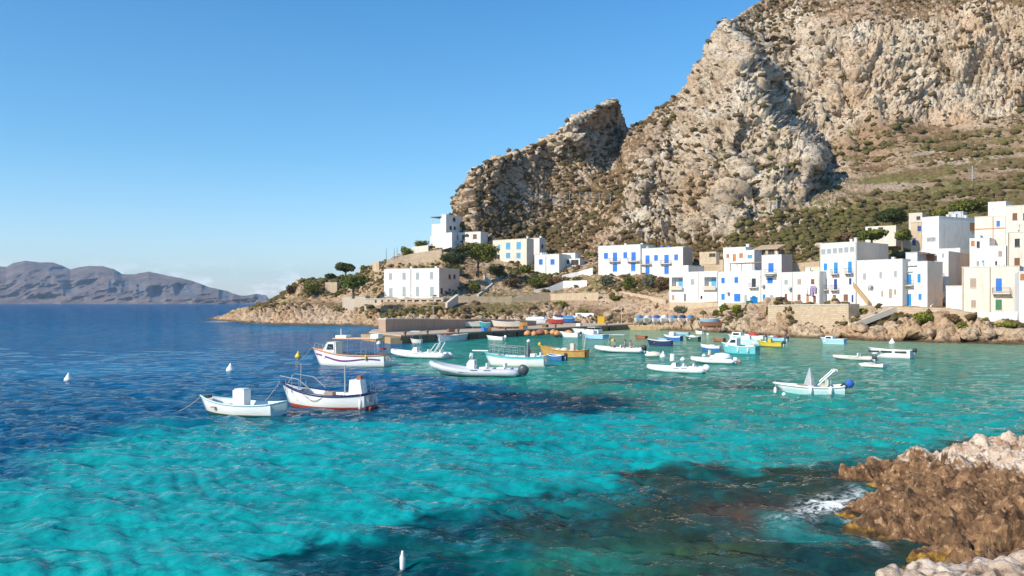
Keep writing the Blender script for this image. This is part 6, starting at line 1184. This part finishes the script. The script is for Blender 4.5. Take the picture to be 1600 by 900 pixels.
# 7 ochre boat
r, L, B, fb, (hf, sh, xf) = fishing('wooden_boat', 'ochre wooden boat with dark waterline carrying pinkish bundles, moored right of the railed boat', (842, 557.805), (917, 559.695), gun=BOC, bottom=BBK, deck=BCR, fb=.85, bowrise=.6, B=2.5, mats=BOC, trans=.7, gunr=.07)
for x, z in ((1.2,.75),(.5,.8),(-.3,.85)): MB().lathe([(.05,0),(.42,.08),(.4,.35),(.1,.5)], 9, (x, .1, z-.15), sx=1.2).build('net_bundle', CREAM if False else BCR, r, True)
MB().box((-1.5,-.35,.5),(-1.05,.35,1.7)).build('engine_box', BCR, r); MB().tube([(-2.6,0,.8),(-2.9,0,2.6)], .04, 5).build('mast', BCR, r); MB().lathe([(.03,0),(.2,.1),(.22,.3),(.05,.5)], 8, (2.9,0,1.3)).build('lantern', BUOYY, r, True); fender(r, -L/2, .7, .5, BBK)
# 8 small blue boat behind
r, L, B, fb, _ = fishing('dinghy', 'small blue and white dinghy tucked behind the railed boat and the ochre boat', (855, 562.015), (882, 563.485), gun=BW, mats=BBL, bottom=BBL, fb=.5, bowrise=.2, B=1.6, tmat=BBK); seat(r, 0, 1.2, .25, .1, .35, BW, False, 'bench'); outboard(r, -L/2, BBK, .8, 0, -.3, .5)
# 9 RIB with three people
r9, L9, B9, z9, rr9 = rib('inflatable_boat', 'white inflatable boat with people aboard and a raised sunshade, behind the ochre boat', (930, 549.66), (1003, 551.34), con=(), seats=(-.02, -.22), motor=BBK, mscale=1.1, rise=.3)
b = MB(); b.tube([(1.2,-.9,.7),(.9,-.9,2.3),(.9,.9,2.3),(1.2,.9,.7)], .03, 5); b.tube([(-1.2,-.9,.7),(-.9,-.9,2.3),(-.9,.9,2.3),(-1.2,.9,.7)], .03, 5); b.build('sunshade_frame', STEEL, r9); MB().box((-1.0,-1.,2.3),(1.0,1.,2.36)).build('sunshade', GREYW, r9)
# 10 and 11 white RIBs
r, L, B, z0, rr_ = rib('inflatable_boat', 'white inflatable boat with upright white console and white outboard, centre right', (1012, 581.24), (1098, 583.76), con=(.02,), seats=(-.12, -.3), motor=BW, mscale=1.2, tube=.056, rise=.25, tilt=-.3)
MB().tube([(L*.05,0,1.1),(L*.04,0,1.75)], .22, 8).build('covered_helm', BW, r)
r, L, B, z0, rr_ = rib('inflatable_boat', 'white inflatable boat with heaped white cushions and a pink buoy astern', (1080, 566.24), (1146, 568.76), con=(.0,), seats=(-.15, -.32), motor=BW, tube=.054, rise=.25)
MB().lathe([(.9,0),(1.0,.2),(.7,.55),(.1,.65)], 10, (-L*.24,0,.5), sx=1.1, sy=.8).build('cushion_cover', CLOTHW, r, True); MB().tube([(L*.05,.2,.9),(L*.04,.2,1.4)], .15, 6).build('pink_bundle', BCR, r)
# 12 turquoise cabin boat
r, L, B, fb, (hf, sh, xf) = fishing('cabin_boat', 'turquoise motorboat with white wheelhouse and dark windows, moored off the right rocks', (1127, 552.305), (1184, 554.195), gun=BW, mats=BTQ, bottom=BTEAL, fb=1.0, bowrise=.45, B=2.4, trans=.85, foredeck=.3, tmat=BTQ)
MB().prism([(L*.02,.7),(L*.34,1.0),(L*.20,1.95),(L*.02,2.0)], -.75, .75).build('wheelhouse', BW, r)
for y in (.77, -.77): MB().prism([(L*.05,1.45),(L*.22,1.45),(L*.16,1.85),(L*.05,1.85)], y-.015, y+.015).build('side_window', GLASSM, r)
MB().tube([(L*.18,0,1.9),(L*.18,0,2.8)], .04, 5).build('mast', BW, r); [fender(r, L*x, B*.5, .6) for x in (-.05, -.32)]; MB().box((-L*.45,-.8,.9),(-L*.25,.8,1.25)).build('stern_locker', BCR, r)
# 13 onwards: smaller and farther boats
def small(name, label, bow, stern, hullm, gun, fbk=.5, parts=(), bottom=None, B=None, **kw):
    r, LL = boat_root(name, label, bow, stern); B = B or max(1.3, LL*.36); make_hull(r, LL, B, fbk, bowrise=kw.pop('bowrise', .25), mats=hullm, gun=gun, bottom=bottom or hullm, n=12, **kw)
    for p in parts:
        k = p[0]
        if k == 'box': MB().box((p[1]*LL-p[2]/2,-p[3]/2,.3),(p[1]*LL+p[2]/2,p[3]/2,.3+p[4])).build(p[6] if len(p) > 6 else 'engine_box', p[5], r)
        elif k == 'cabin': MB().prism([(p[1]*LL-p[2]/2,.3),(p[1]*LL+p[2]/2,.3),(p[1]*LL+p[2]*.28,.3+p[3]),(p[1]*LL-p[2]/2,.3+p[3])], -B*.33, B*.33).build('cabin', p[4], r); MB().prism([(p[1]*LL-p[2]*.35,.3+p[3]*.55),(p[1]*LL+p[2]*.30,.3+p[3]*.55),(p[1]*LL+p[2]*.2,.3+p[3]*.88),(p[1]*LL-p[2]*.35,.3+p[3]*.88)], -B*.335, B*.335).build('side_window', GLASSM, r)
        elif k == 'motor': outboard(r, -LL/2, p[1], .9, 0, -.3, fbk*.9)
        elif k == 'lump': MB().lathe([(p[2],0),(p[2]*1.1,.12),(p[2]*.7,p[3]*.8),(.05,p[3])], 9, (p[1]*LL,0,.4), sx=1.3).build('cover', p[4], r, True)
        elif k == 'mast': MB().tube([(p[1]*LL,0,.4),(p[1]*LL,0,p[2])], .035, 5).build('mast', GREYS, r)
        elif k == 'bench': MB().box((p[1]*LL-.12,-B*.42,fbk*.6),(p[1]*LL+.12,B*.42,fbk*.6+.06)).build('bench', BDK, r)
        elif k == 'canopy':
            MB().box((p[1]*LL-p[2]/2,-B*.36,p[3]),(p[1]*LL+p[2]/2,B*.36,p[3]+.07)).build('canopy', p[4], r)
            for sx_ in (-1, 1):
                for sy_ in (-1, 1): MB().tube([(p[1]*LL+sx_*p[2]*.45,sy_*B*.33,.4),(p[1]*LL+sx_*p[2]*.45,sy_*B*.33,p[3])], .03, 4).build('canopy_post', STEEL, r)
    return r, LL
small('motorboat', 'white motorboat with blue waterline just left of the turquoise cabin boat', (1094, 547.225), (1126, 548.275), BW, BW, .6, [('box', -.1, .8, .8, .5, BW), ('lump', .15, .5, .3, BW)], BBL, stripe=(BBL, (3,)))
small('motorboat', 'pale turquoise motorboat with white engine box behind the turquoise cabin boat', (1146, 539.58), (1190, 540.42), BTQP, BW, .9, [('box', .05, 1.2, 1.2, 1.2, BW), ('lump', -.25, .7, .5, BW)], BTQ)
small('motorboat', 'teal and white motorboat lying behind the pale turquoise one', (1137, 531.225), (1172, 532.275), BSK, BW, .7, [('cabin', .1, 2., 1.1, BW)], BTEAL)
small('inflatable_dinghy', 'yellow dinghy with yellow seat and black outboard near the right rocks', (1184, 541.015), (1223, 542.485), BYE, BYE, .6, [('box', .0, .5, .5, .9, BYE, 'seat'), ('box', .18, .4, .5, .5, BW, 'bag'), ('motor', BBK)], BBK)
small('motorboat', 'white and teal motorboat under a red cover against the rocks', (1162, 529.16), (1196, 530.84), BW, BW, .6, [('lump', .05, .8, .9, BRED), ('motor', BBK)], BSK)
small('motorboat', 'pale blue motorboat with red and white seats beside the red-covered boat', (1198, 532.16), (1229, 533.84), BSK, BTEAL, .6, [('box', .15, .7, .9, .6, BW), ('box', -.1, .6, .9, .55, BRED, 'seat'), ('motor', BBK)], BTEAL)
small('motorboat', 'light blue boat with small white cuddy alone below the retaining wall', (1281, 536.515), (1321, 537.985), BSK, BW, .75, [('cabin', .12, 1.5, .95, BW)], BTQP)
rib('inflatable_boat', 'cream inflatable boat with two dark outboards, right side of the bay', (1302, 560.675), (1363, 563.825), mat=BCR, con=(), seats=(-.12,), motor=CHAR, mscale=1.2, tube=.045, rise=.15, bk=.3)
r, L = small('launch', 'grey-white open launch with black side panels and black outboard, rightmost boat', (1357, 557.385), (1426, 560.115), BW, BW, .85, [('bench', .1), ('bench', -.15), ('motor', BBK)], BGY, B=2.2, trans=.95, bowrise=.25)
for x in (-.30, .02, .30):
    for y in (1.1, -1.1): MB().box((L*x-.65, y-.02 if y > 0 else y-.03, .62), (L*x+.65, y+.03 if y > 0 else y+.02, .84)).build('black_panel', BBK, r)
r, L = boat_root('water_toy', 'small white flat float just below the cream inflatable', (1350, 572.45), (1384, 574.55)); MB().prism([(-L/2,.05),(L/2,.05),(L/2+.3,.3),(L*.3,.45),(L*.05,.25),(-L*.3,.35),(-L/2,.4)], -.55, .55).build('float_body', BW, r); MB().box((-L*.1,-.3,.3),(L*.12,.3,.42)).build('seat_pad', GREYS, r)
# 20 speedboat with folded T-frame
r, L, B, fb, (hf, sh, xf) = fishing('speedboat', 'white speedboat with folded white frame, grey cone cover and blue-hooded outboard, front right', (1209, 613.74), (1318, 616.26), gun=BW, mats=BW, bottom=BTQP, stripe=(BTQP, (3,)), fb=.50, bowrise=.22, B=1.8, trans=.85, foredeck=.42, rake=.14, gunr=.07, tmat=BW)
MB().lathe([(.42,0),(.36,.25),(.2,.75),(.04,1.25)], 7, (-.1,0,.6)).build('cone_cover', GREYS, r); b = MB(); 
for y in (.55, -.55): b.tube([(-.6,y,.65),(-1.75,y*.95,1.75)], .045, 5)
b.tube([(-1.75,.53,1.75),(-1.75,-.53,1.75)], .045, 5); b.tube([(-1.6,.53,1.7),(-1.6,-.53,1.7)], .035, 5); b.build('folded_frame', BW, r); MB().box((-1.95,-.35,1.6),(-1.6,.35,1.78)).build('rolled_canvas', BCR, r)
seat(r, -1.0, 1.1, .45, .3, .4, BCR); seat(r, .55, .9, .4, .22, .45, BDK, False, 'cushion'); outboard(r, -L/2-.1, COVBR, 1.0, 0, -.9, .75, BBK)
for x in (-.02, -.30): fender(r, L*x, B*.5+.03, .35)
fender(r, L/2-.1, .2, .15)
# near the quay
small('motorboat', 'light blue boat with white canopy at the quay end', (911, 528.805), (947, 530.695), BSK, BW, .8, [('canopy', 0, 2.0, 2.1, BW), ('box', .05, 1.1, .9, 1.2, BW)], BBL)
small('motorboat', 'white boat with orange bundle beside the light blue canopy boat', (872, 526.37), (906, 527.63), BW, BW, .8, [('lump', .0, .8, 1.0, BOR), ('motor', BBK)], BSK)
small('motorboat', 'white boat moored behind the light blue canopy boat against the pier', (893, 520.725), (938, 521.775), BW, BW, .8, [('box', .1, 1., .9, .7, BW), ('lump', -.2, .6, .6, GREYS)], BW)
small('wooden_boat', 'grey boat with reddish gear lying along the pier left end', (732, 532.37), (684, 533.63), BGY, BGY, 1.0, [('lump', .1, .8, .8, BCR), ('box', -.2, .8, .8, .9, BRICKR, 'crate')], BGY)
small('dinghy', 'small white dinghy under the middle of the pier', (760, 530.725), (788, 531.775), BW, BW, .5, [('bench', .1), ('motor', BW)])
small('dinghy', 'tiny white dinghy with white canopy near the pier corner', (641, 536.145), (659, 536.355), BW, BW, .5, [('canopy', 0, 1.6, 1.9, BW)])
small('rowing_boat', 'dark navy rowing boat with white rim in the shallows', (1011, 539.725), (1050, 540.775), BNV, BW, .75, [('bench', .15), ('bench', -.15)], BNV)
small('motorboat', 'white and blue boat with square white engine box behind the navy rowing boat', (1037, 532.225), (1065, 533.275), BBL, BW, .8, [('box', .0, .9, .8, 1.2, BW)], BBL, stripe=(BW, (5, 6)))
small('motorboat', 'dark green boat with white seats in the shallows', (1071, 533.08), (1093, 533.92), BGR, BW, .75, [('lump', .0, .6, .7, BW)], BGR)
small('rowing_boat', 'rusty brown flat boat floating near the quay', (992, 529.435), (1010, 530.065), BRICKR, BRICKR, .45, [('bench', 0)], BBK)
small('rowing_boat', 'dark brown punt left of the turquoise cabin boat', (1114, 533.435), (1132, 534.065), BRICKR, BDK, .5, [('bench', 0)], BBK)
small('dinghy', 'grey-blue dinghy low in the water right under the quay wall', (1046, 522.435), (1077, 523.065), BSK, BGY, .4, [('bench', 0)], BTEAL)
small('dinghy', 'white tender with grey outboard close to the rocks', (1086, 521.79), (1099, 522.21), BW, BW, .5, [('motor', CHAR)])
small('dinghy', 'small light blue dinghy beside the square-boxed boat', (1028, 533.435), (1044, 534.065), BSK, BSK, .4, [('bench', 0)])
r, L = boat_root('water_toy', 'turtle-shaped white ride-on float left of the upright-console inflatable', (1012, 557.145), (1031, 557.355)); MB().lathe([(.05,.02),(.9,.05),(.95,.25),(.6,.55),(.05,.65)], 10, sx=1.15, sy=.7).build('float_body', BCR, r, True); MB().tube([(L/2-.35,0,.25),(L/2,0,.55),(L/2+.15,0,.55)], [.15,.12,.1], 6).build('float_neck', BW, r, True)
# boats standing on the pier and in the yard
def ashore(name, label, u0, v0, u1, z, hullm, gun, parts=(), bottom=None, v1=None, fbk=.8, **kw):
    p0, p1 = wl(u0, v0, z), wl(u1, v1 or v0, z); c = (p0+p1)/2; d = p0-p1; r = empty(name, c+Vector((0,0,.55)), math.atan2(d.y, d.x)); tag(r, label, 'boat', 'boats stored ashore'); LL = d.length; B = LL*.34
    make_hull(r, LL, B, fbk, bowrise=.35, mats=hullm, gun=gun, bottom=bottom or hullm, n=12, draft=.4, **kw)
    for p in parts:
        if p[0] == 'cover': 
            b = MB(); n = 8; vs = []
            for i in range(n+1): s = -LL*.42+LL*.8*i/n; w = B*.5*(1-max(0, (i/n-.6)/.4)**2); vs += [(s, w, fbk*.95), (s, w*.5, fbk+p[2]*.8), (s, 0, fbk+p[2]), (s, -w*.5, fbk+p[2]*.8), (s, -w, fbk*.95)]
            b.add(vs, [(5*i+j, 5*i+5+j, 5*i+6+j, 5*i+1+j) for i in range(n) for j in range(4)]+[(0,1,2,3,4),(5*n,5*n+4,5*n+3,5*n+2,5*n+1)]); b.build('cover', p[1], r)
        elif p[0] == 'box': MB().box((p[1]*LL-.5,-.5,.3),(p[1]*LL+.5,.5,.3+p[2])).build('engine_box', p[3], r)
    for x in (-.25, .25):
        b = MB()
        for y in (-.5, .5): b.box((LL*x-.08, y*B*.8-.08, -.56), (LL*x+.08, y*B*.8+.08, -.02))
        b.box((LL*x-.1,-B*.5,-.12),(LL*x+.1,B*.5,-.02)); b.build('cradle', WOODG, r)
    return r
ashore('wooden_boat', 'weathered white wooden boat on the pier, leftmost, in front of the breakwater wall', 701, 515, 752, 1.05, BCR, BW, [], BTEAL, fbk=1.0)
ashore('wooden_boat', 'weathered cream and brown boat on the pier, right of the first', 768, 515.5, 812, 1.05, BCR, BW, [], BRICKR, fbk=1.0)
ashore('motorboat', 'white motorboat on the pier with pointed bow, middle of the row', 821, 509.5, 852, 1.05, BW, BW, [('cover', CLOTHW, .5)], fbk=1.1)
ashore('motorboat', 'red boat with white deck on the pier', 855, 508.5, 880, 1.05, BRED, BW, [], BRED, fbk=.9)
ashore('motorboat', 'blue boat with raised cover on the pier behind the red one', 873, 506.5, 898, 1.05, BBL, BW, [('cover', COVB, .7)], BBL, fbk=.9)
ashore('motorboat', 'large white motorboat with grey cover at the right end of the pier', 895, 505.5, 930, 1.05, BW, BW, [('cover', CLOTHW, 1.0)], fbk=1.2)
ashore('motorboat', 'white boat with navy stripe seen behind the pier row', 843, 504, 868, 1.05, BSK, BW, [('cover', GREYW, .5)], fbk=1.0)
ashore('motorboat', 'small white boat behind the white pointed motorboat on the pier', 836, 506.5, 853, 1.3, BW, BBL, [('cover', COVB, .4)], fbk=.9)
ashore('motorboat', 'navy-covered boat between the red boat and the blue one on the pier', 864, 505, 880, 1.3, BW, BW, [('cover', COVN, .7)], fbk=.9)
ashore('rowing_boat', 'orange-brown skiff beside the cream and brown boat on the pier', 806, 512.5, 824, 1.3, BOC, BOC, [], fbk=.6)
ashore('motorboat', 'grey-covered boat behind the large white motorboat on the pier', 884, 503, 904, 1.3, BGY, BW, [('cover', GREYS, .6)], fbk=1.)
ashore('rowing_boat', 'teal rowing boat standing between the two wooden boats on the pier', 749, 514.5, 766, 1.3, BTEAL, BW, [], fbk=.7)
ashore('rowing_boat', 'maroon rowing boat next to the large grey-covered motorboat', 922, 505, 935, 1.05, BRICKR, BRICKR, [], fbk=.6)
for i, (u, mt, lb) in enumerate(((998, COVB, 'leftmost covered boat in the yard row, pale hull and blue cover'), (1011, GREYW, 'white tilted boat in the yard row, second from left'), (1025, COVBR, 'boat under a bright blue hood in the yard row'), (1037, CLOTHW, 'white boat with white cover in the yard row, between two blue ones'), (1051, COVB, 'boat on red props with a sky-blue hood in the yard row'), (1065, COVN, 'boat with a dark purple-navy cover in the yard row'), (1078, COVB, 'rightmost boat of the yard row, broad blue cover'))):
    u0 = u-6; q0, q1 = wl(u-3.5, 509.3, 1.05), wl(u+4.5, 508.2, 1.05); 
    p = wl(u, 508.3, 1.05); r = empty('motorboat', p+Vector((0,0,.75)), R(238)); tag(r, lb, 'boat', 'boats stored ashore'); make_hull(r, 4.6, 2.0, .85, bowrise=.2, mats=BW if i != 1 else BCR, gun=BW, bottom=BW, n=10, draft=.4)
    b = MB(); n = 6; vs = []; 
    for k in range(n+1): s = -1.9+3.2*k/n; w = .95*(1-max(0, (k/n-.5)/.5)**2*.6); zt = .85+.95*math.sin(math.pi*min(1, (k/n)*.9+.1)); vs += [(s, w, .8), (s, w*.5, zt*.95), (s, 0, zt), (s, -w*.5, zt*.95), (s, -w, .8)]
    b.add(vs, [(5*k+j, 5*k+5+j, 5*k+6+j, 5*k+1+j) for k in range(n) for j in range(4)]+[(0,1,2,3,4),(5*n,5*n+4,5*n+3,5*n+2,5*n+1)]); b.build('cover', mt, r)
    b = MB(); [b.box((x-.1,y-.08,-.76),(x+.1,y+.08,-.02)) for x in (-1.2, 1.2) for y in (-.6, .6)]; b.build('cradle', BRICKR if i == 4 else WOODG, r)
ashore('rowing_boat', 'pale grey rowing boat propped above the red hull at the right of the yard', 1128, 507, 1093, 1.6, BSK, BW, [], fbk=.7)
ashore('rowing_boat', 'upturned-looking red hull lying at the right end of the yard', 1094, 513, 1127, 1.0, BRICKR, BRICKR, [], fbk=.6)
yb = empty('kiosk', wl(939, 507.5, 1.05)); tag(yb, 'small bright yellow box standing at the right end of the pier', 'box'); MB().box((-.8,-.5,0),(.8,.5,2.)).build('body', BUOYY, yb); MB().box((-.85,-.55,2.),(.85,.55,2.1)).build('lid', BUOYY, yb)
bt = empty('water_tank', wl(877, 498, 2.2)); tag(bt, 'blue water tank above the pier boats against the rocks', 'tank'); MB().lathe([(.9,0),(1.,.1),(1.,1.6),(.5,1.8),(.2,1.85)], 12).build('tank_body', COVB, bt, True)
nets = empty('net_pile', wl(846, 524.5, .3)); tag(nets, 'heap of orange fishing nets and floats at the foot of the pier', 'fishing nets')
rn = random.Random(2)
for k in range(9): MB().lathe([(.2,0),(.75,.1),(.7,.6),(.2,1.0)], 8, (rn.uniform(-2.8,3.2), rn.uniform(-.4,.6), rn.uniform(-.3,.4)), sx=rn.uniform(.8,1.4)).build('net_bundle', BOR if k % 3 else BRICKR, nets, True)
# buoys
def buoy(u, v, lab, mat=BUOYW, s=.45, kind='ball'):
    r = empty('buoy', wl(u, v)); tag(r, lab, 'buoy', 'mooring buoys'); b = MB()
    if kind == 'ball': b.lathe([(.05,-s*.6),(s*.7,-s*.35),(s,.1*s),(s*.8,s*.7),(s*.3,s*1.1),(.04,s*1.25)], 12)
    elif kind == 'cone': b.lathe([(.05,-s*.6),(s,-s*.1),(s*.95,s*.35),(s*.3,s*1.3),(.05,s*1.7)], 12)
    else: b.lathe([(.03,-.1),(s*.28,0),(s*.3,s*1.1),(s*.14,s*1.5),(s*.12,s*1.75),(.02,s*1.8)], 10)
    b.build('float', mat, r, True); MB().tube([(.04*math.cos(a)*2, 0, s*1.35+.06*math.sin(a)) for a in [k*.785 for k in range(8)]], .014, 4, closed=True).build('ring', IRON, r)
buoy(107, 594, 'white buoy on its own at the far left of the dark blue water', s=.36, kind='cone'); buoy(360, 579, 'white buoy left of the excursion boat in the open water', s=.42, kind='cone'); buoy(466, 558, 'orange-yellow buoy just off the bow of the excursion boat', BUOYY, .42, 'cone'); buoy(629, 888, 'white bottle-shaped float in the dark weed, nearest to the viewer', s=.24, kind='bottle')
buoy(958, 533, 'yellow ball buoy behind the people boat', BUOYY, .38); buoy(1067, 563, 'white buoy between the two white inflatables', s=.32); buoy(1036, 558, 'white buoy right of the turtle-shaped float', s=.42, kind='cone'); buoy(1100, 557, 'small white buoy below the blue-waterline motorboat', s=.28)
buoy(1237, 592, 'small white float left above the speedboat', s=.10) if False else None; buoy(1155, 566, 'pink buoy at the stern of the heaped-cushion inflatable', BOR, .26); buoy(592, 537.5, 'small white buoy near the cave mouths of the pier', s=.4); buoy(826, 534, 'small white buoy under the pier by the nets', s=.35); buoy(1394, 536.5, 'white float by the rocks at the right shore', s=.5, kind='cone'); buoy(1225, 617, 'small white float at the bow of the front-right speedboat', s=.16); buoy(1106, 523, 'tiny white buoy close to the quay rocks', s=.3)
# ------------------------------------------------------------------ people in the inflatable boat
def person(label, loc, rz, shirt, seated=True, parent=None):
    r = empty('person', loc, rz); tag(r, label, 'person', 'people in the inflatable boat')
    J = {'pel': ((0,0,.48), .145), 'sp': ((0,0,.72), .135), 'ch': ((0,0,.93), .155), 'nk': ((0,0,1.06), .06), 'hd': ((.01,0,1.17), .085), 'ht': ((0,0,1.27), .08),
         'hl': ((.03,.10,.47), .10), 'kl': ((.42,.13,.48), .068), 'al': ((.46,.13,.08), .045), 'fl': ((.58,.14,.04), .035), 'hr': ((.03,-.10,.47), .10), 'kr': ((.42,-.13,.48), .068), 'ar': ((.46,-.13,.08), .045), 'fr': ((.58,-.14,.04), .035),
         'sl': ((0,.19,.98), .065), 'el': ((.06,.26,.72), .045), 'wl': ((.28,.20,.62), .034), 'gl': ((.36,.19,.60), .034), 'sr': ((0,-.19,.98), .065), 'er': ((.06,-.26,.72), .045), 'wr': ((.28,-.20,.62), .034), 'gr': ((.36,-.19,.60), .034)}
    E = [('pel','sp'),('sp','ch'),('ch','nk'),('nk','hd'),('hd','ht'),('pel','hl'),('hl','kl'),('kl','al'),('al','fl'),('pel','hr'),('hr','kr'),('kr','ar'),('ar','fr'),('ch','sl'),('sl','el'),('el','wl'),('wl','gl'),('ch','sr'),('sr','er'),('er','wr'),('wr','gr')]
    def grow(name, keys, mat, grow_=0.):
        ks = [k for k in J if k in keys]; me = bpy.data.meshes.new(name); me.from_pydata([J[k][0] for k in ks], [(ks.index(a), ks.index(b)) for a, b in E if a in keys and b in keys], []); me.materials.append(mat); o = link(name, me, None, r)
        md = o.modifiers.new('skin', 'SKIN'); o.modifiers.new('sub', 'SUBSURF').levels = 1; o.modifiers['sub'].render_levels = 2
        for i, k in enumerate(ks): sv_ = me.skin_vertices[0].data[i]; sv_.radius = (J[k][1]+grow_,)*2; sv_.use_root = (i == 0)
        return o
    grow('body', set(J), SKIN_); grow('shirt', {'sp','ch','sl','sr'} | {'pel'}, shirt, .022); grow('shorts', {'pel','hl','hr'}, COVN, .024)
    MB().lathe([(.02,.10),(.07,.09),(.105,.03),(.10,-.05),(.07,-.08)], 10, (-.015,0,1.24)).build('hair', BBK, r, True)
    return r
M9 = Matrix.Translation(r9.location) @ Matrix.Rotation(r9.rotation_euler.z, 4, 'Z')
for (x, y, m_, rz_, lb) in ((.45,.25,CLOTHW,0.,'person in a white shirt sitting forward in the inflatable boat'),(-.9,-.1,COVB,.3,'person in a blue top sitting in the middle of the inflatable boat'),(-1.75,.3,BCR,2.7,'person in a pale top sitting near the outboard of the inflatable boat')):
    p = M9 @ Vector((x, y, z9*.55+.12)); person(lb, p, r9.rotation_euler.z+rz_, m_)
# ------------------------------------------------------------------ the air
hz = MB().box((-7000, -60, -6), (2600, 9500, 330)); m, t, b = new_mat('air'); t.nodes.remove(b)
vol = N(t, 'ShaderNodeVolumePrincipled'); vol.inputs['Color'].default_value = (.55, .74, 1., 1); vol.inputs['Density'].default_value = 7e-5; vol.inputs['Anisotropy'].default_value = .2
t.links.new(vol.outputs[0], t.nodes['Material Output'].inputs['Volume'])
tag(hz.build('haze', m), kind='stuff')
